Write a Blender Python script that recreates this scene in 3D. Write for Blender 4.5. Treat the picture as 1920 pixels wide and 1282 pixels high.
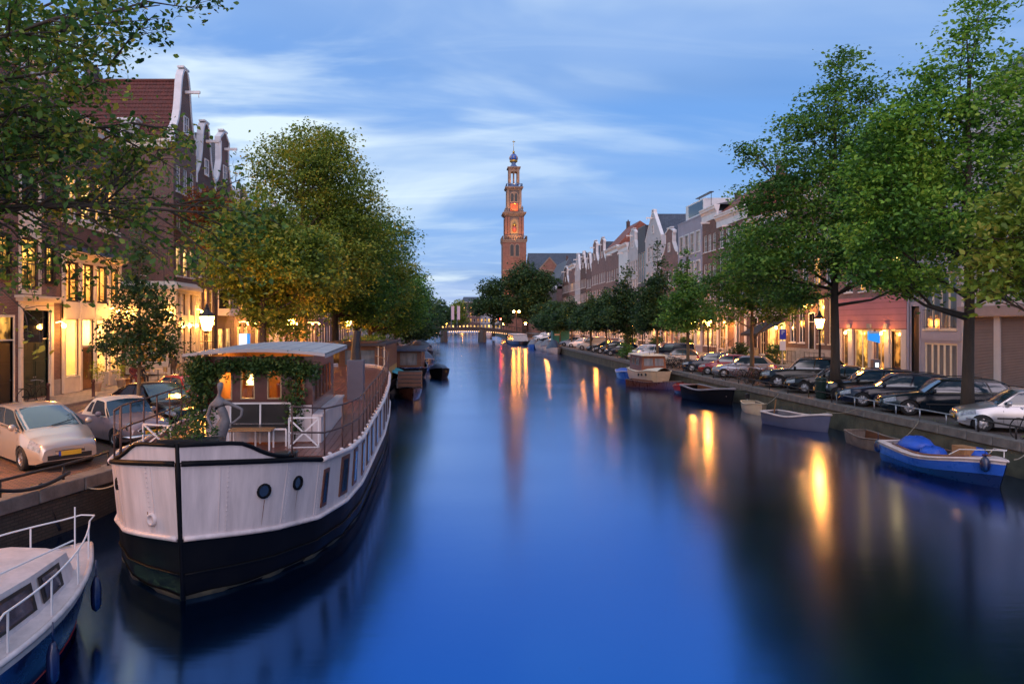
import bpy, bmesh, math, random
import numpy as np
from mathutils import Vector, Matrix
PI = math.pi
R = math.radians
sc = bpy.context.scene
for o in list(bpy.data.objects):
    bpy.data.objects.remove(o)

# ------------------------------------------------------------------ camera
CAM_H = 4.8            # metres above the water
cam_d = bpy.data.cameras.new('camera')
cam = bpy.data.objects.new('camera', cam_d)
sc.collection.objects.link(cam)
cam.location = (0, 0, CAM_H)
cam.rotation_euler = (R(90), 0, 0)
cam_d.sensor_width = 36
cam_d.lens = 24
cam_d.shift_x = 110 / 1920
cam_d.shift_y = -34 / 1920
cam_d.clip_start = 0.1
cam_d.clip_end = 6000
sc.camera = cam

# ------------------------------------------------------------------ world
W = bpy.data.worlds.new('World')
sc.world = W
W.use_nodes = True
nt = W.node_tree
nt.nodes.clear()
def wn(t, **kw):
    n = nt.nodes.new(t)
    for k, v in kw.items():
        setattr(n, k, v)
    return n
def wl(a, b): nt.links.new(a, b)
def wmath(op, a, b=None):
    n = wn('ShaderNodeMath', operation=op)
    for i, v in enumerate((a, b)):
        if v is None: continue
        if isinstance(v, (int, float)): n.inputs[i].default_value = v
        else: wl(v, n.inputs[i])
    return n.outputs[0]
def wramp(fac, pts, interp='EASE'):
    n = wn('ShaderNodeValToRGB')
    n.color_ramp.interpolation = interp
    el = n.color_ramp.elements
    while len(el) < len(pts): el.new(0.5)
    for e, (p, c) in zip(el, pts):
        e.position = p
        e.color = (*c, 1) if len(c) == 3 else c
    wl(fac, n.inputs[0])
    return n.outputs[0]
SUN_EL, SUN_ROT = R(4), R(186)
tc = wn('ShaderNodeTexCoord')
sep = wn('ShaderNodeSeparateXYZ'); wl(tc.outputs['Generated'], sep.inputs[0])
zc = wmath('MAXIMUM', sep.outputs[2], 0.0)
base = wramp(zc, [(0.0, (0.34, 0.41, 0.70)), (0.07, (0.21, 0.37, 0.70)), (0.20, (0.135, 0.31, 0.68)),
                  (0.42, (0.085, 0.25, 0.64)), (0.62, (0.04, 0.14, 0.44)), (1.0, (0.022, 0.085, 0.30))], 'LINEAR')
den = wmath('ADD', zc, 0.16)
px_ = wmath('DIVIDE', sep.outputs[0], den)
py_ = wmath('DIVIDE', sep.outputs[1], den)
comb = wn('ShaderNodeCombineXYZ'); wl(px_, comb.inputs[0]); wl(py_, comb.inputs[1])
def cloud(scale, loc, rot, nscale, detail, rough, dist):
    mp = wn('ShaderNodeMapping'); wl(comb.outputs[0], mp.inputs[0])
    mp.inputs['Scale'].default_value = scale
    mp.inputs['Location'].default_value = loc
    mp.inputs['Rotation'].default_value = rot
    nz = wn('ShaderNodeTexNoise'); wl(mp.outputs[0], nz.inputs['Vector'])
    nz.inputs['Scale'].default_value = nscale
    nz.inputs['Detail'].default_value = detail
    nz.inputs['Roughness'].default_value = rough
    nz.inputs['Distortion'].default_value = dist
    return nz.outputs[0]
c1 = cloud((0.62, 0.95, 1), (7.3, 2.4, 0), (0, 0, R(14)), 1.0, 5, 0.5, 1.2)
c2 = cloud((0.35, 1.0, 1), (0.3, 6.2, 0), (0, 0, R(-24)), 0.8, 4, 0.5, 0.3)
c3 = cloud((0.8, 2.4, 1), (2.0, 1.0, 0), (0, 0, R(12)), 1.1, 5, 0.55, 1.0)
glow = wramp(wmath('ADD', wmath('MULTIPLY', sep.outputs[0], -0.5), 0.5),
             [(0.30, (0.18, 0.18, 0.18)), (0.52, (0.42, 0.42, 0.42)), (0.66, (1, 1, 1))])
m1 = wramp(c1, [(0.45, (0, 0, 0)), (0.64, (1, 1, 1))])
m3 = wramp(c3, [(0.44, (0, 0, 0)), (0.72, (1, 1, 1))])
wht = wmath('MULTIPLY', wmath('ADD', wmath('MULTIPLY', m1, 0.9), wmath('MULTIPLY', m3, 0.5)), glow)
wht = wmath('MINIMUM', wmath('MULTIPLY', wht, 1.5), 1.0)
veil = wramp(c2, [(0.38, (0, 0, 0)), (0.66, (1, 1, 1))])
dark = wramp(cloud((0.5, 0.75, 1), (1.3, 9.2, 0), (0, 0, R(-14)), 0.9, 4, 0.5, 0.8), [(0.46, (0, 0, 0)), (0.68, (1, 1, 1))])
mixd = wn('ShaderNodeMixRGB'); wl(wmath('MULTIPLY', dark, 0.6), mixd.inputs[0]); wl(base, mixd.inputs[1]); mixd.inputs[2].default_value = (0.07, 0.20, 0.50, 1)
mixv = wn('ShaderNodeMixRGB'); wl(wmath('MULTIPLY', veil, 0.85), mixv.inputs[0])
wl(mixd.outputs[0], mixv.inputs[1]); mixv.inputs[2].default_value = (0.29, 0.43, 0.71, 1)
mixw = wn('ShaderNodeMixRGB'); wl(wht, mixw.inputs[0])
wl(mixv.outputs[0], mixw.inputs[1]); mixw.inputs[2].default_value = (0.62, 0.74, 0.84, 1)
sky = wn('ShaderNodeTexSky', sky_type='NISHITA', sun_disc=False)
sky.sun_elevation = SUN_EL; sky.sun_rotation = SUN_ROT
addn = wn('ShaderNodeMixRGB', blend_type='ADD'); addn.inputs[0].default_value = 0.02
wl(mixw.outputs[0], addn.inputs[1]); wl(sky.outputs[0], addn.inputs[2])
bg = wn('ShaderNodeBackground'); wl(addn.outputs[0], bg.inputs[0]); bg.inputs[1].default_value = 0.53
wo = wn('ShaderNodeOutputWorld'); wl(bg.outputs[0], wo.inputs[0])

sun_d = bpy.data.lights.new('sun', 'SUN')
sun_d.energy = 0.75; sun_d.angle = R(60); sun_d.color = (1.0, 0.74, 0.76)
sun = bpy.data.objects.new('sun', sun_d); sc.collection.objects.link(sun)
sun.rotation_euler = (R(55), 0, R(-6))

sc.view_settings.view_transform = 'Standard'
sc.view_settings.look = 'None'
sc.view_settings.exposure = 1.2
sc.view_settings.gamma = 1.0
sc.view_settings.use_curve_mapping = False
sc.cycles.use_denoising = True
sc.cycles.max_bounces = 6
sc.cycles.diffuse_bounces = 3
sc.cycles.glossy_bounces = 3
sc.cycles.transparent_max_bounces = 8
sc.cycles.caustics_reflective = False
sc.cycles.caustics_refractive = False
sc.cycles.sample_clamp_indirect = 6
sc.cycles.use_adaptive_sampling = True
sc.cycles.adaptive_threshold = 0.02

# ------------------------------------------------------------------ helpers
COL = sc.collection
ZQ = 1.1                       # quay level
def px(x, y, Y):               # photo pixel + distance -> world point
    return ((x - 850) / 1280 * Y, Y, CAM_H - (y - 607) / 1280 * Y)
def Yof(x, X):                 # distance at which lateral X shows in column x
    return X * 1280 / (x - 850)

MATS = {}
def mat(name, col, rough=0.6, metal=0.0, var=0.2, vscale=2.0, bump=0.0, bscale=30.0, coat=0.0, spec=0.5,
        emit=None, estr=0.0, stretch=(1, 1, 1), var2=0.0):
    if name in MATS: return MATS[name]
    m = bpy.data.materials.new(name); m.use_nodes = True
    t = m.node_tree; b = t.nodes['Principled BSDF']
    b.inputs['Base Color'].default_value = (*col, 1)
    b.inputs['Roughness'].default_value = rough
    b.inputs['Metallic'].default_value = metal
    b.inputs['Specular IOR Level'].default_value = spec
    b.inputs['Coat Weight'].default_value = coat
    b.inputs['Coat Roughness'].default_value = 0.06
    if emit:
        b.inputs['Emission Color'].default_value = (*emit, 1)
        b.inputs['Emission Strength'].default_value = estr
    if var or bump:
        co = t.nodes.new('ShaderNodeTexCoord')
        mp = t.nodes.new('ShaderNodeMapping'); t.links.new(co.outputs['Object'], mp.inputs[0])
        mp.inputs['Scale'].default_value = stretch
    if var:
        nz = t.nodes.new('ShaderNodeTexNoise'); t.links.new(mp.outputs[0], nz.inputs['Vector'])
        nz.inputs['Scale'].default_value = vscale; nz.inputs['Detail'].default_value = 6
        nz.inputs['Roughness'].default_value = 0.65
        rp = t.nodes.new('ShaderNodeMapRange'); t.links.new(nz.outputs[0], rp.inputs[0])
        rp.inputs[1].default_value = 0.3; rp.inputs[2].default_value = 0.7
        rp.inputs[3].default_value = 1 - var; rp.inputs[4].default_value = 1 + var
        mx = t.nodes.new('ShaderNodeMixRGB'); mx.blend_type = 'MULTIPLY'; mx.inputs[0].default_value = 1
        mx.inputs[1].default_value = (*col, 1); t.links.new(rp.outputs[0], mx.inputs[2])
        t.links.new(mx.outputs[0], b.inputs['Base Color'])
        rr = t.nodes.new('ShaderNodeMapRange'); t.links.new(nz.outputs[0], rr.inputs[0])
        rr.inputs[1].default_value = 0.3; rr.inputs[2].default_value = 0.7
        rr.inputs[3].default_value = max(rough - 0.08, 0.02); rr.inputs[4].default_value = min(rough + 0.08, 1)
        t.links.new(rr.outputs[0], b.inputs['Roughness'])
    if bump:
        nb = t.nodes.new('ShaderNodeTexNoise'); t.links.new(mp.outputs[0], nb.inputs['Vector'])
        nb.inputs['Scale'].default_value = bscale; nb.inputs['Detail'].default_value = 4
        bp = t.nodes.new('ShaderNodeBump'); bp.inputs['Strength'].default_value = bump; bp.inputs['Distance'].default_value = 0.02
        t.links.new(nb.outputs[0], bp.inputs['Height']); t.links.new(bp.outputs[0], b.inputs['Normal'])
    MATS[name] = m
    return m

def brickmat(name, c1, c2, mortar, bw=0.22, bh=0.065, ms=0.012, rough=0.85, horiz=False, bump=0.35, dirt=0.25, offset=0.5):
    if name in MATS: return MATS[name]
    m = bpy.data.materials.new(name); m.use_nodes = True
    t = m.node_tree; b = t.nodes['Principled BSDF']; L = t.links.new
    co = t.nodes.new('ShaderNodeTexCoord'); sp = t.nodes.new('ShaderNodeSeparateXYZ'); L(co.outputs['Object'], sp.inputs[0])
    cb = t.nodes.new('ShaderNodeCombineXYZ')
    if horiz:
        L(sp.outputs[0], cb.inputs[0]); L(sp.outputs[1], cb.inputs[1])
    else:
        ad = t.nodes.new('ShaderNodeMath'); L(sp.outputs[0], ad.inputs[0]); L(sp.outputs[1], ad.inputs[1])
        L(ad.outputs[0], cb.inputs[0]); L(sp.outputs[2], cb.inputs[1])
    br = t.nodes.new('ShaderNodeTexBrick'); L(cb.outputs[0], br.inputs['Vector'])
    br.offset = offset
    br.inputs['Color1'].default_value = (*c1, 1); br.inputs['Color2'].default_value = (*c2, 1)
    br.inputs['Mortar'].default_value = (*mortar, 1)
    br.inputs['Scale'].default_value = 1.0; br.inputs['Mortar Size'].default_value = ms
    br.inputs['Brick Width'].default_value = bw; br.inputs['Row Height'].default_value = bh
    br.inputs['Bias'].default_value = 0.0
    nz = t.nodes.new('ShaderNodeTexNoise'); L(co.outputs['Object'], nz.inputs['Vector'])
    nz.inputs['Scale'].default_value = 0.7; nz.inputs['Detail'].default_value = 7; nz.inputs['Roughness'].default_value = 0.7
    rp = t.nodes.new('ShaderNodeMapRange'); L(nz.outputs[0], rp.inputs[0])
    rp.inputs[1].default_value = 0.3; rp.inputs[2].default_value = 0.7; rp.inputs[3].default_value = 1 - dirt; rp.inputs[4].default_value = 1 + dirt
    mx = t.nodes.new('ShaderNodeMixRGB'); mx.blend_type = 'MULTIPLY'; mx.inputs[0].default_value = 1
    L(br.outputs['Color'], mx.inputs[1]); L(rp.outputs[0], mx.inputs[2]); L(mx.outputs[0], b.inputs['Base Color'])
    b.inputs['Roughness'].default_value = rough
    bp = t.nodes.new('ShaderNodeBump'); bp.invert = True; bp.inputs['Strength'].default_value = bump; bp.inputs['Distance'].default_value = 0.01
    L(br.outputs['Fac'], bp.inputs['Height']); L(bp.outputs[0], b.inputs['Normal'])
    MATS[name] = m
    return m

def litmat(name, col, strength, var=0.6, vs=1.2, gloss=True):
    """a lit window seen through glass: warm, uneven, a little brighter up high (ceiling lamp)"""
    if name in MATS: return MATS[name]
    m = bpy.data.materials.new(name); m.use_nodes = True
    t = m.node_tree; b = t.nodes['Principled BSDF']; L = t.links.new
    b.inputs['Base Color'].default_value = (0.02, 0.015, 0.01, 1); b.inputs['Roughness'].default_value = 0.08
    def mth(op, x, y=None, z=None):
        n = t.nodes.new('ShaderNodeMath'); n.operation = op
        for i, v in enumerate((x, y, z)):
            if v is None: continue
            if isinstance(v, (int, float)): n.inputs[i].default_value = v
            else: L(v, n.inputs[i])
        return n.outputs[0]
    def rng(v, a, b_, c, d):
        n = t.nodes.new('ShaderNodeMapRange'); n.interpolation_type = 'SMOOTHSTEP'; L(v, n.inputs[0])
        for i, q in enumerate((a, b_, c, d)): n.inputs[i + 1].default_value = q
        return n.outputs[0]
    co = t.nodes.new('ShaderNodeTexCoord'); sp = t.nodes.new('ShaderNodeSeparateXYZ'); L(co.outputs['Generated'], sp.inputs[0])
    oi = t.nodes.new('ShaderNodeObjectInfo'); rd = oi.outputs['Random']
    ob = t.nodes.new('ShaderNodeNewGeometry')
    mp = t.nodes.new('ShaderNodeMapping'); L(ob.outputs['Position'], mp.inputs[0]); mp.inputs['Scale'].default_value = (2.2, 2.2, 1.6)
    nz = t.nodes.new('ShaderNodeTexNoise'); L(mp.outputs[0], nz.inputs['Vector']); nz.inputs['Scale'].default_value = vs; nz.inputs['Detail'].default_value = 5
    edge = mth('ABSOLUTE', mth('SUBTRACT', sp.outputs[0], mth('MULTIPLY_ADD', rd, .3, .35)))
    curt = rng(edge, .22, .36, 1.0, .45)                     # drawn-back curtains
    furn = mth('MAXIMUM', rng(sp.outputs[2], .25, .5, 0, 1), rng(nz.outputs[0], .46, .56, .25, 1))   # furniture low in the room
    grad = rng(sp.outputs[2], .1, 1.0, .55, 1.35)            # ceiling lamp side brighter
    k = mth('MULTIPLY', mth('MULTIPLY', curt, furn), mth('MULTIPLY', grad, rng(nz.outputs[0], .3, .7, 1 - var, 1 + var)))
    k = mth('MULTIPLY', k, mth('MULTIPLY_ADD', mth('MULTIPLY', rd, rd), 1.5, .22))
    b.inputs['Emission Color'].default_value = (*col, 1)
    L(mth('MULTIPLY', k, strength * 1.35), b.inputs['Emission Strength'])
    MATS[name] = m
    return m

def leafmat(name, cols, trans=0.35, rough=0.55):
    if name in MATS: return MATS[name]
    m = bpy.data.materials.new(name); m.use_nodes = True
    t = m.node_tree; t.nodes.clear(); L = t.links.new
    g = t.nodes.new('ShaderNodeNewGeometry')
    nz = t.nodes.new('ShaderNodeTexNoise'); L(g.outputs['Position'], nz.inputs['Vector'])
    nz.inputs['Scale'].default_value = 0.55; nz.inputs['Detail'].default_value = 3
    a = t.nodes.new('ShaderNodeMath'); a.operation = 'MULTIPLY_ADD'
    L(nz.outputs[0], a.inputs[0]); a.inputs[1].default_value = 1.5; a.inputs[2].default_value = -0.55
    a2 = t.nodes.new('ShaderNodeMath'); a2.operation = 'MULTIPLY_ADD'
    L(g.outputs['Random Per Island'], a2.inputs[0]); a2.inputs[1].default_value = 0.62; L(a.outputs[0], a2.inputs[2])
    rp = t.nodes.new('ShaderNodeValToRGB'); L(a2.outputs[0], rp.inputs[0])
    el = rp.color_ramp.elements
    while len(el) < len(cols): el.new(0.5)
    for i, (e, c) in enumerate(zip(el, cols)):
        e.position = 0.12 + 0.8 * i / (len(cols) - 1); e.color = (*c, 1)
    d = t.nodes.new('ShaderNodeBsdfPrincipled'); L(rp.outputs[0], d.inputs['Base Color'])
    d.inputs['Roughness'].default_value = rough; d.inputs['Specular IOR Level'].default_value = 0.35
    tr = t.nodes.new('ShaderNodeBsdfTranslucent'); L(rp.outputs[0], tr.inputs[0])
    mx = t.nodes.new('ShaderNodeMixShader'); mx.inputs[0].default_value = trans
    L(d.outputs[0], mx.inputs[1]); L(tr.outputs[0], mx.inputs[2])
    o = t.nodes.new('ShaderNodeOutputMaterial'); L(mx.outputs[0], o.inputs[0])
    MATS[name] = m
    return m

def clearglass(name='clear_glass'):
    if name in MATS: return MATS[name]
    m = bpy.data.materials.new(name); m.use_nodes = True
    t = m.node_tree; t.nodes.clear(); L = t.links.new
    gl = t.nodes.new('ShaderNodeBsdfGlossy'); gl.inputs['Roughness'].default_value = 0.02
    tr = t.nodes.new('ShaderNodeBsdfTransparent')
    fr = t.nodes.new('ShaderNodeFresnel'); fr.inputs[0].default_value = 1.45
    mx = t.nodes.new('ShaderNodeMixShader'); L(fr.outputs[0], mx.inputs[0]); L(tr.outputs[0], mx.inputs[1]); L(gl.outputs[0], mx.inputs[2])
    o = t.nodes.new('ShaderNodeOutputMaterial'); L(mx.outputs[0], o.inputs[0])
    MATS[name] = m
    return m

class MB:
    """mesh builder: collects vertices and faces, then links them as ONE mesh object"""
    def __init__(s): s.v = []; s.f = []; s.mi = []; s.cur = 0
    def add(s, vs, fs):
        n = len(s.v); s.v += [tuple(p) for p in vs]; s.f += [[i + n for i in f] for f in fs]; s.mi += [s.cur] * len(fs); return s
    def quad(s, a, b, c, d): return s.add([a, b, c, d], [[0, 1, 2, 3]])
    def poly(s, pts): return s.add(pts, [list(range(len(pts)))])
    def box(s, x0, x1, y0, y1, z0, z1):
        return s.add([(x0, y0, z0), (x1, y0, z0), (x1, y1, z0), (x0, y1, z0), (x0, y0, z1), (x1, y0, z1), (x1, y1, z1), (x0, y1, z1)],
                     [[0, 3, 2, 1], [4, 5, 6, 7], [0, 1, 5, 4], [1, 2, 6, 5], [2, 3, 7, 6], [3, 0, 4, 7]])
    def bevbox(s, x0, x1, y0, y1, z0, z1, b=0.02):
        rings = []
        for z, i in ((z0, b), (z0 + b, 0), (z1 - b, 0), (z1, b)):
            rings.append([(x0 + i + b, y0 + i, z), (x1 - i - b, y0 + i, z), (x1 - i, y0 + i + b, z), (x1 - i, y1 - i - b, z),
                          (x1 - i - b, y1 - i, z), (x0 + i + b, y1 - i, z), (x0 + i, y1 - i - b, z), (x0 + i, y0 + i + b, z)])
        return s.loft(rings, True, True)
    def loft(s, rings, closed=True, caps=False):
        n = len(rings[0]); vs = [p for r in rings for p in r]; fs = []
        for i in range(len(rings) - 1):
            for j in range(n if closed else n - 1):
                k = (j + 1) % n
                fs.append([i * n + j, i * n + k, (i + 1) * n + k, (i + 1) * n + j])
        if caps:
            fs.append(list(range(n))[::-1]); fs.append([(len(rings) - 1) * n + j for j in range(n)])
        return s.add(vs, fs)
    def tube(s, pts, r, n=6, caps=True):
        pts = [Vector(p) for p in pts]; rr = r if isinstance(r, (list, tuple)) else [r] * len(pts)
        rings = []; up = None
        for i, p in enumerate(pts):
            d = (pts[min(i + 1, len(pts) - 1)] - pts[max(i - 1, 0)])
            d = d.normalized() if d.length > 1e-9 else Vector((0, 0, 1))
            if up is None or abs(up.dot(d)) > 0.95: up = Vector((1, 0, 0)) if abs(d.z) > 0.8 else Vector((0, 0, 1))
            a = d.cross(up).normalized(); b_ = a.cross(d).normalized(); up = b_
            rings.append([tuple(p + (a * math.cos(2 * PI * k / n) + b_ * math.sin(2 * PI * k / n)) * rr[i]) for k in range(n)])
        return s.loft(rings, True, caps)
    def bar(s, p0, p1, w, h):   # rectangular bar
        p0 = Vector(p0); p1 = Vector(p1); d = (p1 - p0).normalized()
        up = Vector((0, 0, 1)) if abs(d.z) < 0.9 else Vector((1, 0, 0))
        a = d.cross(up).normalized() * (w / 2); b = a.cross(d).normalized() * (h / 2)
        return s.loft([[tuple(p + a + b), tuple(p - a + b), tuple(p - a - b), tuple(p + a - b)] for p in (p0, p1)], True, True)
    def lathe(s, prof, n=12, c=(0, 0, 0), axis='z', caps=True, ph=0.0):
        rings = []
        for r, z in prof:
            ring = []
            for k in range(n):
                a = 2 * PI * k / n + ph
                if axis == 'z': ring.append((c[0] + r * math.cos(a), c[1] + r * math.sin(a), c[2] + z))
                elif axis == 'y': ring.append((c[0] + r * math.cos(a), c[1] + z, c[2] + r * math.sin(a)))
                else: ring.append((c[0] + z, c[1] + r * math.cos(a), c[2] + r * math.sin(a)))
            rings.append(ring)
        return s.loft(rings, True, caps)
    def prism(s, poly, a0, a1, axis='y'):
        """poly: 2D outline; extruded along axis"""
        def P(u, v, a): return (u, a, v) if axis == 'y' else ((a, u, v) if axis == 'x' else (u, v, a))
        return s.loft([[P(u, v, a0) for u, v in poly], [P(u, v, a1) for u, v in poly]], True, True)
    def ribbon(s, poly, w, a0, a1):
        """band of width w along an open outline in the xz plane, between y=a0 and y=a1"""
        n = len(poly); rings = []
        for i, (u, v) in enumerate(poly):
            u0, v0 = poly[max(i - 1, 0)]; u1, v1 = poly[min(i + 1, n - 1)]
            dx, dz = u1 - u0, v1 - v0; l = math.hypot(dx, dz) or 1
            nx, nz = -dz / l, dx / l
            rings.append([(u + nx * w * 0.5, a0, v + nz * w * 0.5), (u - nx * w * 0.5, a0, v - nz * w * 0.5),
                          (u - nx * w * 0.5, a1, v - nz * w * 0.5), (u + nx * w * 0.5, a1, v + nz * w * 0.5)])
        return s.loft(rings, True, True)
    def mesh(s, name, mats, smooth=False):
        me = bpy.data.meshes.new(name); me.from_pydata(s.v, [], s.f)
        for m in (mats if isinstance(mats, (list, tuple)) else [mats]): me.materials.append(m)
        if any(s.mi): me.polygons.foreach_set('material_index', s.mi)
        if smooth:
            me.polygons.foreach_set('use_smooth', [True] * len(me.polygons))
            if smooth == 'auto': me.set_sharp_from_angle(angle=R(38))
        me.update()
        return me
    def build(s, name, mats, parent=None, smooth=False, fix=False):
        me = s.mesh(name, mats, smooth)
        if fix:
            bm = bmesh.new(); bm.from_mesh(me); bmesh.ops.recalc_face_normals(bm, faces=bm.faces); bm.to_mesh(me); bm.free()
        return link(name, me, parent)

def link(name, data, parent=None, loc=None, rz=None):
    o = bpy.data.objects.new(name, data); COL.objects.link(o)
    if parent: o.parent = parent
    if loc: o.location = loc
    if rz is not None: o.rotation_euler = (0, 0, rz)
    return o
def thing(name, label, cat, loc=(0, 0, 0), rz=0.0, group=None):
    o = bpy.data.objects.new(name, None); COL.objects.link(o)
    o.empty_display_size = 0.2
    o.location = loc; o.rotation_euler = (0, 0, rz)
    return tag(o, label, cat, group)
def tag(o, label, cat, group=None, kind=None):
    o['label'] = label; o['category'] = cat
    if group: o['group'] = group
    if kind: o['kind'] = kind
    return o
def struct(o): o['kind'] = 'structure'; return o
def copy_tree(o, parent=None):
    c = o.copy(); COL.objects.link(c); c.parent = parent
    for ch in CH(o): copy_tree(ch, c)
    return c
def CH(o): return [x for x in bpy.data.objects if x.parent == o]
def lerp(a, b, t): return a + (b - a) * t
def interp(x, pts):
    if x <= pts[0][0]: return pts[0][1]
    for (a, va), (b, vb) in zip(pts, pts[1:]):
        if x <= b:
            t = (x - a) / (b - a); return va + (vb - va) * t
    return pts[-1][1]
def sinterp(x, pts):
    if x <= pts[0][0]: return pts[0][1]
    for (a, va), (b, vb) in zip(pts, pts[1:]):
        if x <= b:
            t = (x - a) / (b - a); t = t * t * (3 - 2 * t); return va + (vb - va) * t
    return pts[-1][1]

# materials shared by many things
WHITE = mat('white_paint', (0.70, 0.68, 0.68), 0.5, var=0.12, vscale=1.5)
CREAM = mat('cream_paint', (0.66, 0.60, 0.48), 0.55, var=0.15, vscale=1.2)
STONE = mat('grey_stone', (0.30, 0.29, 0.28), 0.8, var=0.25, bump=0.2)
SAND = mat('sandstone', (0.40, 0.33, 0.25), 0.8, var=0.25, bump=0.2)
BLACK = mat('black_paint', (0.012, 0.012, 0.014), 0.35, var=0.2)
IRON = mat('dark_iron', (0.03, 0.025, 0.024), 0.5, metal=0.3, var=0.3, vscale=8)
STEEL = mat('galvanised_rail', (0.36, 0.38, 0.42), 0.4, metal=0.7, var=0.2, vscale=6)
DGREEN = mat('dark_green_paint', (0.015, 0.035, 0.028), 0.35, var=0.2)
BROWNW = mat('brown_wood', (0.12, 0.045, 0.022), 0.45, var=0.3, vscale=3, stretch=(1, 1, 6))
OAK = mat('oak_wood', (0.30, 0.15, 0.06), 0.5, var=0.3, vscale=4, stretch=(1, 6, 1))
DARKGLASS = mat('window_glass', (0.012, 0.016, 0.022), 0.06, var=0, spec=0.9)
CURTAIN = mat('curtained_glass', (0.16, 0.16, 0.17), 0.12, var=0.35, vscale=1.3, coat=0.6, stretch=(5, 5, 0.6))
LIT = litmat('lit_window', (1.0, 0.46, 0.085), 0.85)
LIT2 = litmat('lit_window_bright', (1.0, 0.54, 0.14), 1.35, 0.5)
LIT3 = litmat('lit_window_dim', (1.0, 0.38, 0.07), 0.32, 0.8)
LAMPGLOW = mat('lamp_glow', (0.9, 0.8, 0.6), 0.4, var=0, emit=(1.0, 0.30, 0.035), estr=110)
BULB = mat('bulb_glow', (0.9, 0.8, 0.6), 0.4, var=0, emit=(1.0, 0.42, 0.08), estr=110)
CLEAR = clearglass()
SLATE = brickmat('slate_roof', (0.05, 0.06, 0.085), (0.075, 0.085, 0.11), (0.02, 0.025, 0.035), 0.3, 0.2, 0.015, rough=0.45)
REDTILE = mat('red_roof_tile', (0.11, 0.026, 0.018), 0.65, var=0.4, vscale=2.5, bump=0.2)
TILE2 = brickmat('orange_roof_tile', (0.36, 0.085, 0.035), (0.27, 0.06, 0.028), (0.06, 0.02, 0.012), 0.25, 0.3, 0.03, rough=0.6)
BRICK_A = brickmat('brown_red_brick', (0.16, 0.062, 0.048), (0.105, 0.045, 0.04), (0.20, 0.16, 0.14))
BRICK_B = brickmat('dark_brown_brick', (0.105, 0.047, 0.04), (0.075, 0.036, 0.034), (0.13, 0.10, 0.09))
BRICK_C = brickmat('purple_brown_brick', (0.15, 0.07, 0.065), (0.115, 0.055, 0.055), (0.16, 0.12, 0.11))
BRICK_D = brickmat('pinkish_brick', (0.22, 0.115, 0.105), (0.17, 0.085, 0.08), (0.24, 0.18, 0.17))
LILAC = mat('lilac_render', (0.32, 0.31, 0.38), 0.8, var=0.12, vscale=0.8, bump=0.1)
PALE = mat('pale_render', (0.50, 0.48, 0.50), 0.8, var=0.12, vscale=0.6, bump=0.1)
PINK = mat('pink_stucco', (0.42, 0.17, 0.20), 0.75, var=0.12, vscale=0.8, bump=0.1)
BARK = mat('bark', (0.055, 0.042, 0.032), 0.9, var=0.35, vscale=5, bump=0.8, bscale=14, stretch=(1, 1, 0.25))
BARKL = mat('pale_bark', (0.12, 0.095, 0.06), 0.9, var=0.35, vscale=5, bump=0.7, bscale=14, stretch=(1, 1, 0.25))
# ------------------------------------------------------------------ setting
EDGE_L = [(-12.5, -30), (-11.6, 4), (-10.3, 10.5), (-8.75, 16.6), (-8.35, 22), (-8.3, 196), (-8.3, 460)]
EDGE_R = [(17.9, -30), (17.6, 21), (17.3, 40), (17.3, 196), (17.3, 460)]
XL, XR = -20.0, 31.5
def water_mat():
    m = bpy.data.materials.new('canal_water'); m.use_nodes = True
    t = m.node_tree; b = t.nodes['Principled BSDF']; L = t.links.new
    b.inputs['Base Color'].default_value = (0.009, 0.165, 0.54, 1)
    b.inputs['Metallic'].default_value = 1.0
    g = t.nodes.new('ShaderNodeNewGeometry')
    mp = t.nodes.new('ShaderNodeMapping'); L(g.outputs['Position'], mp.inputs[0]); mp.inputs['Scale'].default_value = (0.10, 0.22, 1)
    nz = t.nodes.new('ShaderNodeTexNoise'); L(mp.outputs[0], nz.inputs['Vector']); nz.inputs['Scale'].default_value = 1; nz.inputs['Detail'].default_value = 3
    rr = t.nodes.new('ShaderNodeMapRange'); L(nz.outputs[0], rr.inputs[0])
    rr.inputs[1].default_value = 0.3; rr.inputs[2].default_value = 0.7; rr.inputs[3].default_value = 0.145; rr.inputs[4].default_value = 0.195
    L(rr.outputs[0], b.inputs['Roughness'])
    b.inputs['Anisotropic'].default_value = 0.3
    tg = t.nodes.new('ShaderNodeCombineXYZ'); tg.inputs[1].default_value = 1.0; L(tg.outputs[0], b.inputs['Tangent'])
    m2 = t.nodes.new('ShaderNodeMapping'); L(g.outputs['Position'], m2.inputs[0]); m2.inputs['Scale'].default_value = (0.8, 4.5, 1)
    n2 = t.nodes.new('ShaderNodeTexNoise'); L(m2.outputs[0], n2.inputs['Vector']); n2.inputs['Scale'].default_value = 1.2; n2.inputs['Detail'].default_value = 2
    bp = t.nodes.new('ShaderNodeBump'); bp.inputs['Strength'].default_value = 0.035; bp.inputs['Distance'].default_value = 0.05
    L(n2.outputs[0], bp.inputs['Height']); L(bp.outputs[0], b.inputs['Normal'])
    return m
mb = MB(); mb.quad((-30, -40, 0), (40, -40, 0), (40, 470, 0), (-30, 470, 0))
struct(mb.build('water', water_mat()))

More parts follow.
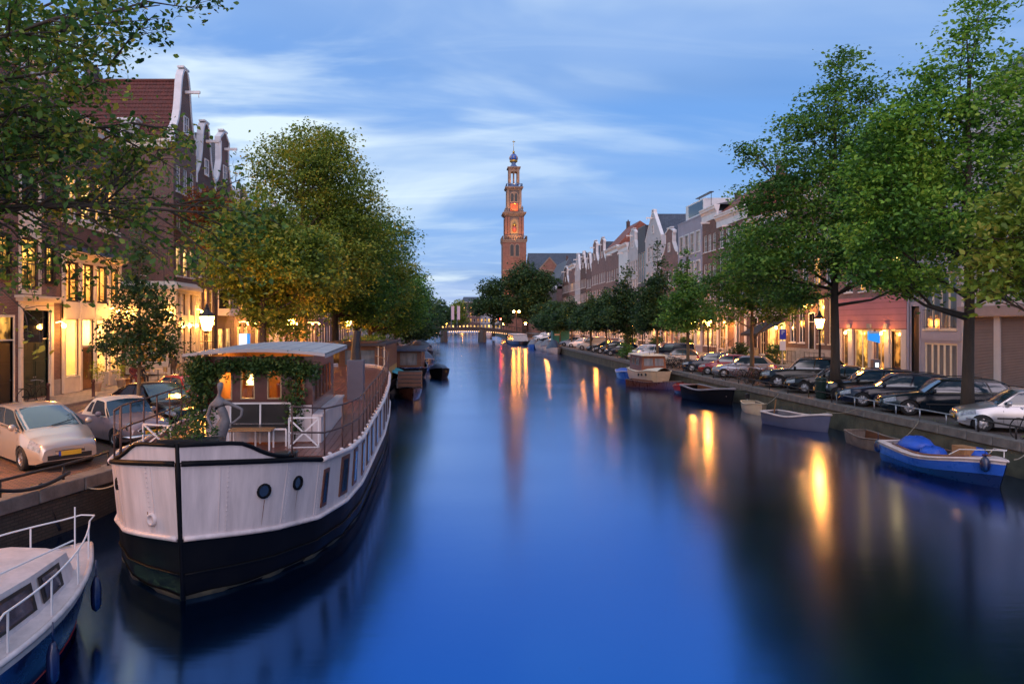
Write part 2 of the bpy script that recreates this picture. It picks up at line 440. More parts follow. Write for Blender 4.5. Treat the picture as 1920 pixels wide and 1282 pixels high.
PAVE_L = brickmat('clinker_paving', (0.20, 0.105, 0.075), (0.13, 0.08, 0.065), (0.05, 0.04, 0.035), 0.21, 0.085, 0.014, horiz=True, dirt=0.35)
PAVE_R = brickmat('grey_clinker_paving', (0.17, 0.12, 0.105), (0.12, 0.095, 0.09), (0.06, 0.05, 0.045), 0.21, 0.085, 0.014, horiz=True, dirt=0.35)
SLAB = brickmat('pavement_slabs', (0.27, 0.235, 0.20), (0.22, 0.195, 0.17), (0.10, 0.09, 0.08), 0.3, 0.3, 0.012, horiz=True, dirt=0.3)
QWALL = brickmat('quay_brick', (0.075, 0.06, 0.05), (0.05, 0.045, 0.04), (0.035, 0.035, 0.03), 0.24, 0.075, 0.014, dirt=0.5, bump=0.6)
def ground(name, edge, xf, m):
    mb = MB()
    for (xa, ya), (xb, yb) in zip(edge, edge[1:]):
        q = [(xa, ya, ZQ), (xf, ya, ZQ), (xf, yb, ZQ), (xb, yb, ZQ)]
        mb.poly(q if xf > xa else q[::-1])
    return struct(mb.build(name, m))
ground('ground_left', EDGE_L, -1500, PAVE_L)
ground('ground_right', EDGE_R, 1500, PAVE_R)
mb = MB(); mb.quad((-1500, 460, ZQ), (1500, 460, ZQ), (1500, 3500, ZQ), (-1500, 3500, ZQ))
mb.quad((-9, 460, ZQ), (-9, 460, -1), (18, 460, -1), (18, 460, ZQ))
struct(mb.build('ground', PAVE_R))

COPE = mat('coping_stone', (0.15, 0.14, 0.135), 0.75, var=0.4, vscale=3, bump=0.4, bscale=12)
MOSSY = mat('mossy_wall', (0.085, 0.08, 0.055), 0.9, var=0.5, vscale=1.6, bump=0.6, bscale=9)
def quay(name, edge, sgn, wm, s_to):
    """wall face along the edge with single coping stones on top; sgn=+1 when the land lies towards +X"""
    mb = MB()
    for (xa, ya), (xb, yb) in zip(edge, edge[1:]):
        q = [(xa, ya, -1.2), (xb, yb, -1.2), (xb, yb, ZQ - 0.002), (xa, ya, ZQ - 0.002)]
        mb.poly(q if sgn < 0 else q[::-1])
    o = struct(mb.build(name, wm))
    pts = []; d = 0.0
    for (xa, ya), (xb, yb) in zip(edge, edge[1:]):
        l = math.hypot(xb - xa, yb - ya); pts.append((d, xa, ya, (xb - xa) / l, (yb - ya) / l)); d += l
    cache = {}; s = 36.0 if sgn < 0 else 44.0
    rnd = random.Random(5)
    while s < s_to:
        Ls = rnd.choice((1.1, 1.3, 1.5)); far = s > 118
        if far: Ls = 6.0
        seg = [p for p in pts if p[0] <= s][-1]
        t = s - seg[0]; x = seg[1] + seg[3] * t; y = seg[2] + seg[4] * t
        if Ls not in cache:
            b = MB(); b.bevbox(-0.07, 0.42, 0.012, Ls - 0.012, -0.26, 0.055, 0.018); cache[Ls] = b.mesh('coping_stone', COPE)
        c = link('coping_stone', cache[Ls], o, (x, y, ZQ + rnd.uniform(-0.006, 0.006)))
        ang = math.atan2(-seg[3], seg[4])
        c.rotation_euler = (0, 0, ang)
        if sgn < 0: c.scale = (-1, 1, 1)
        s += Ls
    return o
quay('quay_wall_left', EDGE_L, -1, QWALL, 230)
quay('quay_wall_right', EDGE_R, 1, MOSSY, 230)
# raised pavements along the houses
def kerbed(name, x0, x1, y0, y1, kx):
    mb = MB(); mb.box(x0, x1, y0, y1, ZQ - 0.2, ZQ + 0.12)
    o = struct(mb.build(name, SLAB))
    k = MB(); k.bevbox(kx - 0.09, kx + 0.09, y0, y1, ZQ - 0.2, ZQ + 0.135, 0.015); k.build('kerb', COPE, o)
kerbed('pavement_left', -20.6, -17.3, 6, 190, -17.2)
kerbed('pavement_right', 28.0, 31.9, 20, 190, 27.9)

# low quay rails
def rail(name, label, edge, inset, y0, y1, m, h=0.42, step=1.9, r=0.028):
    root = thing(name, label, 'railing', (0, 0, 0))
    def ex(y):
        for (xa, ya), (xb, yb) in zip(edge, edge[1:]):
            if ya <= y <= yb: return lerp(xa, xb, (y - ya) / (yb - ya)) + inset
    n = max(2, int((y1 - y0) / step)); ys = [lerp(y0, y1, i / n) for i in range(n + 1)]
    mb = MB(); mb.tube([(ex(y), y, ZQ + h) for y in ys], r, 6); mb.build('top_rail', m, root, True)
    pm = MB(); pm.tube([(0, 0, 0.04), (0, 0, h)], r * 0.9, 6); me = pm.mesh('post', m, True)
    for y in ys: link('post', me, root, (ex(y), y, ZQ))
rail('quay_rail', 'low dark iron rail along quay edge before the silver car on the left', EDGE_L, -0.22, 9.5, 17.6, IRON, 0.40, 1.5, 0.035)
rail('quay_rail', 'bright galvanised low rail on quay edge behind the grey sloop', EDGE_R, 0.2, 23.2, 31.4, STEEL, 0.46, 1.35, 0.03)
rail('quay_rail', 'dark low rail on quay edge behind the blue boat at right', EDGE_R, 0.2, 14.0, 23.1, IRON, 0.46, 1.5, 0.032)
rail('quay_rail', 'thin dark rail on quay edge beside the black sloop', EDGE_R, 0.2, 31.8, 52.0, IRON, 0.44, 1.9, 0.028)
rail('quay_rail', 'far dark rail along quay beyond the cream cabin boat', EDGE_R, 0.2, 60.0, 108.0, IRON, 0.44, 3.2, 0.03)

# ------------------------------------------------------------------ houses
def wall_open(mb, w, h, ops, d=0.16, u_start=0.0):
    us = sorted({u_start, w} | {o[0] for o in ops} | {o[2] for o in ops}); vs = sorted({0.0, h} | {o[1] for o in ops} | {o[3] for o in ops})
    for a, b in zip(us, us[1:]):
        if b - a < 1e-6: continue
        for c, e in zip(vs, vs[1:]):
            if e - c < 1e-6: continue
            mu, mv = (a + b) / 2, (c + e) / 2
            if any(o[0] < mu < o[2] and o[1] < mv < o[3] for o in ops): continue
            mb.quad((a, 0, c), (b, 0, c), (b, 0, e), (a, 0, e))
    for o in ops:
        u0, v0, u1, v1 = o[:4]
        mb.quad((u0, 0, v0), (u0, 0, v1), (u0, d, v1), (u0, d, v0)); mb.quad((u1, 0, v0), (u1, d, v0), (u1, d, v1), (u1, 0, v1))
        mb.quad((u0, 0, v0), (u0, d, v0), (u1, d, v0), (u1, 0, v0)); mb.quad((u0, 0, v1), (u1, 0, v1), (u1, d, v1), (u0, d, v1))
WCACHE = {}
PANES = {'d': DARKGLASS, 'l': LIT, 'b': LIT2, 'm': LIT3, 'c': CURTAIN, 'x': CLEAR}
def window(parent, u0, v0, u1, v1, cols=2, rows=3, pane='d', fm=WHITE, d=0.12, sill=True, fw=0.07, surround=0.0, name='window', mw=0.035, arch=False):
    w, h = round(u1 - u0, 3), round(v1 - v0, 3)
    key = (w, h, cols, rows, pane, fm.name, d, sill, fw, surround, mw)
    if key not in WCACHE:
        b = MB(); ya, yb = d - 0.06, d + 0.03
        if surround:     # flat frame standing 25 mm proud of the wall
            s_ = surround
            b.box(-s_, 0, -0.03, d + 0.02, -s_ * 0.6, h + s_); b.box(w, w + s_, -0.03, d + 0.02, -s_ * 0.6, h + s_)
            b.box(0, w, -0.032, d + 0.02, h, h + s_); b.box(0, w, -0.032, d + 0.02, -s_ * 0.6, 0)
        b.box(0, fw, ya, yb, 0, h); b.box(w - fw, w, ya, yb, 0, h)
        b.box(fw, w - fw, ya + .002, yb, h - fw, h); b.box(fw, w - fw, ya + .002, yb, 0, fw)
        for i in range(1, cols):
            x = fw + (w - 2 * fw) * i / cols; b.box(x - mw / 2, x + mw / 2, ya + .01, yb - .005, fw, h - fw)
        for j in range(1, rows):
            z = fw + (h - 2 * fw) * j / rows; b.box(fw, w - fw, ya + .014, yb - .008, z - mw / 2, z + mw / 2)
        if sill: b.box(-0.08, w + 0.08, -0.09, d, -0.1, -0.003)
        p = MB(); y = d - 0.005
        p.quad((fw * .5, y, fw * .5), (w - fw * .5, y, fw * .5), (w - fw * .5, y, h - fw * .5), (fw * .5, y, h - fw * .5))
        WCACHE[key] = (b.mesh(name, fm), p.mesh('pane', PANES[pane]))
    a, p = WCACHE[key]
    o = link(name, a, parent, (u0, 0, v0)); link('pane', p, o)
    return o
def door(parent, u0, v0, u1, v1, m=DGREEN, panels=1, glass=None, fm=WHITE, d=0.14, transom=0.55, tp='m', leafs=1):
    w, h = u1 - u0, v1 - v0
    f = MB(); f.box(-.1, 0, -.04, d, 0, h + .1); f.box(w, w + .1, -.04, d, 0, h + .1); f.box(0, w, -.042, d, h, h + .1)
    if transom: f.box(0, w, -.02, d, h - transom - .06, h - transom)
    o = link('door', f.mesh('door', fm), parent, (u0, 0, v0))
    hh = h - transom - .06 if transom else h
    for k in range(leafs):
        a, b_ = w * k / leafs + .01, w * (k + 1) / leafs - .01
        l = MB(); l.box(a, b_, d - .05, d, 0.02, hh - .01)
        if not glass:
            for j in range(3):
                z0 = .15 + j * (hh - .2) / 3; l.box(a + .1, b_ - .1, d - .075, d - .05, z0, z0 + (hh - .2) / 3 - .12)
        l.build('door_leaf', m, o)
        if glass:
            g = MB(); g.quad((a + .1, d - .055, .5), (b_ - .1, d - .055, .5), (b_ - .1, d - .055, hh - .12), (a + .1, d - .055, hh - .12)); g.build('pane', PANES[glass], o)
        kn = MB(); kn.lathe([(0.0, -.05), (.035, -.04), (.035, -.015), (.015, 0)], 8, (b_ - .07 if k == 0 else a + .07, d - .05, 1.0), 'y'); kn.build('door_handle', STEEL, o)
    if transom:
        g = MB(); g.quad((0, d - .02, h - transom), (w, d - .02, h - transom), (w, d - .02, h), (0, d - .02, h)); g.build('pane', PANES[tp], o)
    return o
def cornice(parent, w, z, h, m, out=0.45, x0=0.0, name='cornice'):
    mb = MB(); prof = [(0, 0), (-.10, 0), (-.10, h * .45), (-.16, h * .52), (-.2, h * .6), (-out * .8, h * .72), (-out * .85, h * .86), (-out, h * .9), (-out, h), (0.3, h)]
    mb.loft([[(x, y, z + v) for y, v in prof] for x in (x0 - .06, w + .06)], True, True)
    return mb.build(name, m, parent, fix=True)
def gable_outline(kind, w, gh):
    h = w / 2
    if kind == 'bell': L_ = [(-1, 0), (-.99, .13), (-.93, .17), (-.80, .22), (-.66, .31), (-.54, .43), (-.46, .57), (-.41, .70), (-.37, .80), (-.30, .89), (-.20, .96), (-.09, .993)]
    elif kind == 'neck': L_ = [(-1, 0), (-1, .10), (-.90, .11), (-.78, .15), (-.66, .23), (-.55, .34), (-.45, .46), (-.43, .50), (-.43, .80), (-.50, .80), (-.50, .86), (-.30, .92), (-.12, .985)]
    elif kind == 'point': L_ = [(-1, 0), (-.5, .5), (-.12, .88), (-.12, .97)]
    elif kind == 'step': L_ = [(-1, 0), (-1, .15), (-.75, .15), (-.75, .38), (-.5, .38), (-.5, .6), (-.27, .6), (-.27, .82), (-.12, .82), (-.12, 1)]
    else: L_ = [(-1, 0), (-1, .5), (-.4, .9)]
    pts = [(h + u * h, v * gh) for u, v in L_]
    top = [] if kind in ('step',) else [(h, gh)]
    return pts + top + [(w - x, z) for x, z in pts[::-1]]
def house(name, label, side, Ya, Yb, h, wallm, floors=(), top=('cornice', 0.8), roofm=SLATE, roof_h=3.0, depth=11.0, extra=(), frame=WHITE,
          X=None, lamps=(), plinth=STONE, beam=True, trim=WHITE, seed=1, group='canal houses', surround=0.0, cut=None, zbase=0.12, cat='house'):
    rnd = random.Random(seed)
    w = Yb - Ya
    if side == 'L': root = thing(name, label, cat, (X if X is not None else XL, Ya, ZQ), R(90), group)
    else: root = thing(name, label, cat, (X if X is not None else XR, Yb, ZQ), R(-90), group)
    ops = []; wins = []
    for fl in floors:
        z0, z1, n, ww, cols, rows, pat = fl[:7]
        gap = (w - n * ww) / (n + 1)
        for i in range(n):
            u0 = gap + i * (ww + gap); ch = pat[i % len(pat)]
            wins.append((u0, z0, u0 + ww, z1, cols, rows, ch)); ops.append((u0, z0, u0 + ww, z1))
    for e in extra: ops.append(e[1:5])
    mb = MB(); wall_open(mb, w, h, ops)
    if plinth:
        pass
    mb.quad((w, 0, 0), (w, depth, 0), (w, depth, h), (w, 0, h)); mb.quad((0, depth, 0), (0, 0, 0), (0, 0, h), (0, depth, h)); mb.quad((w, depth, 0), (0, depth, 0), (0, depth, h), (w, depth, h))
    mb.build('wall', wallm, root)
    for u0, z0, u1, z1, c, r, ch in wins: window(root, u0, z0, u1, z1, c, r, ch, frame, surround=surround)
    for e in extra:
        if e[0] == 'door': door(root, *e[1:5], **(e[5] if len(e) > 5 else {}))
        elif e[0] == 'window': window(root, *e[1:5], **(e[5] if len(e) > 5 else {}))
    kind = top[0]
    if kind == 'cornice':
        cornice(root, w, h - .02, top[1], trim)
        rb = MB(); e = .25
        if roof_h > 0:
            zt = h + top[1]
            rb.add([(-.02, -.1, zt), (w + .02, -.1, zt), (w + .02, depth, zt), (-.02, depth, zt), (w * .03, depth * .38, zt + roof_h), (w * .97, depth * .38, zt + roof_h)],
                   [[0, 1, 5, 4], [1, 2, 5], [2, 3, 4, 5], [3, 0, 4], [0, 3, 2, 1]])
            rf = rb.build('roof', roofm, root)
            ch = MB(); cx = w * rnd.choice((.15, .85)); ch.box(cx - .35, cx + .35, depth * .38 - .3, depth * .38 + .3, zt + roof_h - .8, zt + roof_h + 1.0); ch.box(cx - .42, cx + .42, depth * .38 - .37, depth * .38 + .37, zt + roof_h + 1.0, zt + roof_h + 1.1)
            for k in (-.18, .18): ch.lathe([(.09, 0), (.08, .35)], 8, (cx + k, depth * .38, zt + roof_h + 1.1))
            ch.build('chimney', BRICK_B, rf)
        else:
            rb.quad((0, 0, h + .01), (w, 0, h + .01), (w, depth, h + .01), (0, depth, h + .01)); rb.build('roof', roofm, root)
        zb = h - .3
    elif kind == 'flat':
        rb = MB(); rb.box(-.02, w + .02, -.04, depth, h, h + .16); rb.build('roof_edge', trim, root); zb = None
    else:
        gh = top[1]; out = gable_outline(kind, w, gh)
        g = MB(); g.prism([(x, h + z + .001) for x, z in out], 0.0, 0.38); g.build('gable', wallm, root, fix=True)
        t_ = MB(); t_.ribbon([(x, h + z + .02) for x, z in out], 0.2, -0.07, 0.44)
        if kind in ('neck', 'bell'):
            t_.box(w / 2 - w * .13, w / 2 + w * .13, -.1, .4, h + gh + .03, h + gh + .16)
            for s_ in (-1, 1): t_.lathe([(.02, 0), (.13, .06), (.15, .16), (.09, .28), (.03, .34)], 8, (w / 2 + s_ * (w / 2 - .2), .16, h + gh * .12))
        t_.build('gable_trim', trim, root, fix=True)
        rb = MB(); rz = h + gh * (.86 if kind != 'step' else .92); a = .05
        rb.add([(a, .39, h - .1), (w - a, .39, h - .1), (w / 2, .39, rz), (a, depth, h - .1), (w - a, depth, h - .1), (w / 2, depth, rz)],
               [[0, 2, 5, 3], [1, 4, 5, 2], [3, 5, 4], [0, 1, 2]])
        rf = rb.build('roof', roofm, root)
        cx = w * .5; ch = MB(); ch.box(cx - .4, cx + .4, depth * .6, depth * .6 + .6, rz - .8, rz + 1.1); ch.build('chimney', BRICK_B, rf)
        if gh > 2.2:
            ww, wh = min(.9, w * .2), 1.25
            window(root, w / 2 - ww / 2, h + gh * .2, w / 2 + ww / 2, h + gh * .2 + wh, 2, 2, 'd', frame, d=-.03)
        zb = h + gh * .72
    if beam and kind != 'flat':
        b = MB(); b.bar((w / 2, .3, zb), (w / 2, -1.1, zb), .16, .2); b.tube([(w / 2, -1.0, zb - .1), (w / 2, -1.0, zb - .3), (w / 2 + .06, -1.0, zb - .36), (w / 2, -1.0, zb - .4)], .025, 5)
        b.build('hoist_beam', trim, root)
    if cut: cut(root, w, h)
    for lu, lz, lo, le in lamps:  # a few real fixtures; most wall lamps are added to warm the quays
        b = MB(); b.tube([(lu, 0, lz + .15), (lu, -lo * .6, lz + .22), (lu, -lo, lz + .12)], .02, 5); b.lathe([(.03, -.12), (.10, -.05), (.11, .06), (.02, .13)], 8, (lu, -lo, lz)); b.build('wall_lamp', BULB2, root)
        warmlight(root, (lu, -lo - .16, lz - .05), le, (1.0, .40, .07), .12)
    return root

def warmlight(root, loc, power, col=(1.0, .62, .26), r=.25):  # warm point light for rooms, wall lamps and extra spill under lanterns
    l = bpy.data.lights.new('warm_light', 'POINT'); l.energy = power; l.color = col; l.shadow_soft_size = r
    o = bpy.data.objects.new('warm_light', l); COL.objects.link(o); o.parent = root; o.location = loc
BULB2 = mat('wall_lamp_glow', (.9, .8, .6), .4, var=0, emit=(1.0, 0.42, 0.08), estr=14)
# ---- left row -------------------------------------------------------------
def left_A(root, w, h):
    # double door surround, hood and lamp bracket
    u0, u1 = 31.7 - 22.0, 33.7 - 22.0
    mb = MB(); mb.box(u0 - .32, u0 - .1, -.1, .1, 0, 4.4); mb.box(u1 + .1, u1 + .32, -.1, .1, 0, 4.4); mb.box(u0 - .32, u1 + .32, -.1, .1, 4.401, 4.75)
    mb.build('door_surround', CREAM, root)
    hd = MB(); hd.box(u0 - .5, u1 + .55, -.35, .0, 4.752, 4.9); hd.box(u0 - .6, u1 + .65, -.48, .0, 4.902, 5.02); hd.build('door_hood', CREAM, root)
    sg = MB(); sg.bar((u0 - .1, -.1, 3.25), (u0 - .1, -1.0, 3.25), .03, .03); sg.box(u0 - .12, u0 - .08, -.98, -.15, 2.85, 3.2); sg.build('bracket_sign', IRON, root)
    pl = MB(); pl.box(u1 + .45, 34.72 - 22.0, -.03, -.002, 0, .9); pl.build('plinth', STONE, root)
    # French balcony rail
    b = MB(); 
    for i in range(8): b.tube([(9.62 + i * .17, -.14, 5.45), (9.62 + i * .17, -.14, 6.5)], .012, 4)
    b.tube([(9.6, -.14, 6.5), (10.84, -.14, 6.5)], .02, 5); b.tube([(9.6, -.14, 5.45), (10.84, -.14, 5.45)], .02, 5); b.build('balcony_rail', IRON, root)
    # tall hoist-door bay: cream boards around the stacked loft doors
    mb = MB(); mb.box(9.4, 9.57, -.05, .1, 5.1, h - .3); mb.box(10.9, 11.07, -.05, .1, 5.1, h - .3); mb.box(9.57, 10.9, -.048, .1, 7.75, 9.0); mb.box(9.57, 10.9, -.05, .1, 5.1, 5.3); mb.build('loft_door_surround', CREAM, root)
house('brick_house', 'brown brick warehouse with cream door surround and stacked loft windows, far left', 'L', 22.0, 34.72, 15.5, BRICK_A, top=('cornice', .7), roofm=SLATE, seed=2,
      extra=[('door', 9.7, .15, 11.7, 4.35, dict(m=DGREEN, leafs=2, transom=1.35, tp='d', fm=CREAM)),
             ('door', 7.9, .15, 9.0, 4.0, dict(m=BLACK, transom=1.0, tp='l', fm=CREAM)),
             ('window', 8.1, 5.75, 8.75, 7.6, dict(cols=2, rows=4, pane='l', fm=BLACK, surround=.14)),
             ('window', 11.55, 5.75, 12.15, 7.5, dict(cols=2, rows=4, pane='l', fm=BLACK, surround=.14)),
             ('window', 9.6, 5.4, 10.85, 7.7, dict(cols=2, rows=2, pane='l', fm=BLACK, sill=False)),
             ('window', 9.6, 9.1, 10.85, 11.0, dict(cols=2, rows=2, pane='d', fm=BLACK, sill=False)),
             ('window', 8.1, 9.3, 8.75, 10.7, dict(cols=2, rows=3, pane='d', fm=BLACK, surround=.14)),
             ('window', 11.55, 9.3, 12.15, 10.7, dict(cols=2, rows=3, pane='d', fm=BLACK, surround=.14)),
             ('window', 5.2, 5.75, 6.2, 7.6, dict(cols=2, rows=4, pane='l', fm=BLACK, surround=.14))],
      cut=left_A, lamps=((12.35, 3.6, .4, 110),), group='houses on the left quay')  # wall lamp added to throw warm light towards the parked cars

# B: cream shopfront with real lit room behind the glass
def room(root, u0, u1, z0, z1, y0, y1, wallm, floorm):
    r = MB(); r.quad((u0, y1, z0), (u1, y1, z0), (u1, y1, z1), (u0, y1, z1)); r.quad((u0, y0, z0), (u0, y1, z0), (u0, y1, z1), (u0, y0, z1)); r.quad((u1, y1, z0), (u1, y0, z0), (u1, y0, z1), (u1, y1, z1))
    r.quad((u0, y0, z1), (u0, y1, z1), (u1, y1, z1), (u1, y0, z1)); o = r.build('room_walls', wallm, root)
    f = MB(); f.quad((u0, y0, z0 + .005), (u1, y0, z0 + .005), (u1, y1, z0 + .005), (u0, y1, z0 + .005)); f.build('room_floor', floorm, root)
ROOMW = mat('warm_plaster', (0.75, 0.62, 0.42), 0.8, var=0.15)
def left_B(root, w, h):
    room(root, .15, w - .15, .3, 3.95, .22, 4.2, ROOMW, OAK); room(root, .15, w - .15, 4.9, 6.9, .22, 4.0, ROOMW, OAK)
    for x in (1.3, 3.2, 5.0): warmlight(root, (x, 1.9, 3.3), 150, (1.0, .60, .22)); warmlight(root, (x, 1.7, 6.4), 55, (1.0, .48, .12))
    c = MB(); c.box(.9, 2.2, 1.2, 1.9, 1.05, 1.12); c.box(.95, 1.0, 1.25, 1.85, .3, 1.05); c.box(2.1, 2.15, 1.25, 1.85, .3, 1.05); c.build('table', OAK, root)
    c = MB(); c.box(3.0, 3.7, 4.15, 4.19, 1.8, 3.0); c.build('wall_picture', BROWNW, root)
    pilm = CREAM
    p = MB()
    for x in (.06, 1.62, 3.12, 4.62, w - .28): p = MB(); p.box(x, x + .2, -.12, .12, .15, 6.95); p.build('pilaster', pilm, root)
    p = MB(); p.box(.06, w - .08, -.10, .12, 3.96, 4.85); p.build('fascia', pilm, root)
    for a, c_ in ((.26, 1.62), (3.32, 4.62), (4.82, w - .28)): p = MB(); p.box(a, c_, -.09, .1, .12, .9); p.build('stall_riser', CREAM, root)
    cornice(root, w - .1, 6.95, .5, CREAM, .55, .06, 'shop_cornice')
    ld = MB(); ld.add([(0, -.6, 7.46), (w, -.6, 7.46), (w, -.02, 7.8), (0, -.02, 7.8), (0, -.02, 7.46), (w, -.02, 7.46)], [[0, 1, 2, 3], [0, 3, 4], [1, 5, 2], [0, 4, 5, 1]]); ld.build('lead_flashing', SLATE, root)
    b = MB(); b.box(-.02, w - .02, -.05, .0, 8.9, 9.15); b.build('string_course', CREAM, root)
house('shop_house', 'cream fronted shop with two rows of tall glowing windows left of the small tree', 'L', 34.8, 41.0, 14.2, BRICK_B, top=('cornice', .5), roof_h=2.4, seed=3,
      floors=[(9.3, 11.6, 4, .95, 2, 3, 'lbll')],
      extra=[('window', .28, .97, 1.60, 3.95, dict(cols=1, rows=1, pane='x', fm=CREAM, fw=.05, sill=True)),
             ('window', 1.84, 2.5, 3.10, 3.95, dict(cols=1, rows=1, pane='x', fm=CREAM, fw=.05, sill=False)),
             ('door', 1.84, .15, 3.10, 2.44, dict(m=OAK, glass='x', transom=0, fm=CREAM)),
             ('window', 3.34, .97, 4.60, 3.95, dict(cols=1, rows=1, pane='x', fm=CREAM, fw=.05)),
             ('window', 4.84, .97, 5.90, 3.95, dict(cols=1, rows=1, pane='x', fm=CREAM, fw=.05)),
             ('window', .28, 4.9, 1.60, 6.9, dict(cols=2, rows=1, pane='x', fm=BLACK, fw=.06, mw=.06)),
             ('window', 1.84, 4.9, 3.10, 6.9, dict(cols=2, rows=1, pane='x', fm=BLACK, fw=.06, mw=.06)),
             ('window', 3.34, 4.9, 4.60, 6.9, dict(cols=2, rows=1, pane='x', fm=BLACK, fw=.06, mw=.06)),
             ('window', 4.84, 4.9, 5.90, 6.9, dict(cols=2, rows=1, pane='x', fm=BLACK, fw=.06, mw=.06))],
      beam=False, cut=left_B, lamps=((4.72, 4.4, .6, 90),), group='houses on the left quay')  # wall lamp added for warm light on the front, behind the small tree

# C: corner house with bell gable; its side wall faces the side street and us
def side_wall(root, ops, h, depth):
    """wall on the near end (local x = 0, facing -x): own part with openings, built in its own frame"""
    e = link('side_wall', None, root)
    return e
def left_C(root, w, h):
    # side wall (faces the camera across the side street), a part carrying its own windows
    mb = MB(); ops = [(1.2, 1.0, 4.2, 3.6), (6.0, .15, 7.6, 3.2), (2.2, 7.2, 3.2, 9.2), (5.0, 7.2, 6.0, 9.2), (2.2, 11.2, 3.2, 13.2), (5.0, 11.2, 6.0, 13.2), (8.0, 7.2, 9.0, 9.2), (8.0, 11.2, 9.0, 13.2)]
    wall_open(mb, 11.0, h, ops)
    sw = mb.build('side_wall', BRICK_A, root); sw.location = (-.012, 11.0, 0); sw.rotation_euler = (0, 0, R(-90))
    for i, o in enumerate(ops):
        # local u runs from the back of the house (0) to the canal front (11)
        pass
    def W_(u0, v0, u1, v1, **k): window(sw, u0, v0, u1, v1, **k)
    W_(2.2, 7.2, 3.2, 9.2, cols=2, rows=3, pane='d'); W_(5.0, 7.2, 6.0, 9.2, cols=2, rows=3, pane='l'); W_(8.0, 7.2, 9.0, 9.2, cols=2, rows=3, pane='d')
    W_(2.2, 11.2, 3.2, 13.2, cols=2, rows=3, pane='d'); W_(5.0, 11.2, 6.0, 13.2, cols=2, rows=3, pane='d'); W_(8.0, 11.2, 9.0, 13.2, cols=2, rows=3, pane='d')
    W_(1.2, 1.0, 4.2, 3.6, cols=4, rows=4, pane='l'); W_(6.0, .15, 7.6, 3.2, cols=2, rows=2, pane='b', sill=False)
    # eaves cornice over the side wall, dormers
    c = MB(); c.box(-.35, -.0, .4, 11.0, h - .5, h - .05); c.box(-.5, -.0, .42, 11.0, h - .048, h + .12); c.build('eaves_cornice', CREAM, root)
    for y in (3.2, 6.8):
        d_ = MB(); d_.box(-.15, 1.2, y - .55, y + .55, h + .15, h + 1.5); d_.box(-.3, 1.3, y - .7, y + .7, h + 1.5, h + 1.65); dm = d_.build('dormer', WHITE, root)
        g = MB(); g.quad((-.16, y + .4, h + .4), (-.16, y - .4, h + .4), (-.16, y - .4, h + 1.35), (-.16, y + .4, h + 1.35)); g.build('pane', DARKGLASS, dm)
    # cafe box: cream shopfront wrapping the corner
    bx = MB(); bx.box(-.32, w - .05, -.34, -.002, 5.9, 6.15); bx.box(-.32, -.002, -.002, 6.2, 5.9, 6.15)
    bx.box(-.5, w, -.52, 0, 6.152, 6.42); bx.box(-.5, -.002, 0, 6.3, 6.152, 6.42)
    bx.add([(-.45, -.47, 6.421), (w, -.47, 6.421), (w, -.01, 6.75), (-.02, -.01, 6.75), (-.45, 6.3, 6.421), (-.02, 6.3, 6.75)], [[0, 1, 2, 3], [0, 3, 5, 4]])
    bx.build('cafe_cornice', CREAM, root)
    # side shopfront panels, local x = -0.3 plane, along y
    sp = MB(); yw = [(.75, 2.1), (2.45, 4.9)]
    def sq(y0, y1, z0, z1, x=-.27): sp.box(x, -.014, y0, y1, z0, z1)
    sq(-.30, .55, .12, 5.9); sq(.55, 2.9, .12, .95); sq(2.9, 3.25, .12, 5.9); sq(.55, 2.9, 3.55, 4.2); sq(3.25, 6.2, 4.2, 5.9, -.24); sq(.55, 2.9, 4.2, 5.9, -.2)
    sq(3.25, 3.3, .12, 4.2); sq(5.6, 6.2, .12, 4.2); sq(3.3, 5.6, 3.5, 4.2)
    for i in range(1, 8): sp.box(-.285, -.27, -.3, .55, .5 + i * .42, .52 + i * .42)
    shop = sp.build('cafe_side_panels', CREAM, root)
    gw = MB(); fw = .05
    for i in range(5): y = .58 + (2.87 - .58) * i / 4; gw.box(-.22, -.12, y - .03, y + .03, .95, 3.55)
    for j in range(5): z = .98 + (3.52 - .98) * j / 4; gw.box(-.215, -.125, .58, 2.87, z - .03, z + .03)
    win = gw.build('cafe_side_window', WHITE, root)
    g = MB(); g.quad((-.13, 2.9, .95), (-.13, .55, .95), (-.13, .55, 3.55), (-.13, 2.9, 3.55)); g.build('pane', LIT3, win)
    dr = MB(); dr.box(-.1, -.02, 3.3, 5.6, .12, 3.5); d2 = dr.build('garage_door', OAK, root)
    for j in range(9): s_ = MB(); s_.box(-.12, -.1, 3.32, 5.58, .15 + j * .37, .15 + j * .37 + .34); s_.build('board', OAK, d2)
    # front shopfront
    fp = MB()
    for x in (-.3, .72, 2.05, 3.35, w - .3): fp.box(x, x + .24, -.28, -.004, .12, 5.9)
    fp.box(-.06, w - .3, -.22, -.006, 3.5, 4.3); fp.box(-.06, .72, -.2, -.006, .12, .9); fp.box(2.29, 3.35, -.2, -.006, .12, .9); fp.box(3.6, w - .3, -.2, -.006, .12, .9)
    fp.build('cafe_front_panels', CREAM, root)
    # wall lamps under the upper panel
    for x in (.85, 2.15, 3.45):
        l = MB(); l.lathe([(.03, 0), (.09, .04), (.09, .16), (.03, .2)], 8, (x, -.36, 3.45)); l.build('wall_lamp', BULB, root)
    for y in (.3, 3.1):
        l = MB(); l.lathe([(.03, 0), (.08, .04), (.08, .14), (.03, .18)], 8, (-.36, y, 4.4)); l.build('wall_lamp', BULB, root); warmlight(root, (-.62, y, 4.4), 60, (1.0, .40, .07), .1)
    # clay tiles on the near roof slope, joined: too small to pick apart
    gh = 5.9; rz = h + gh * .86; t = MB(); rnd = random.Random(3)
    n = Vector((-(rz - h), 0, w / 2)).normalized(); rows = 16; colsn = 44
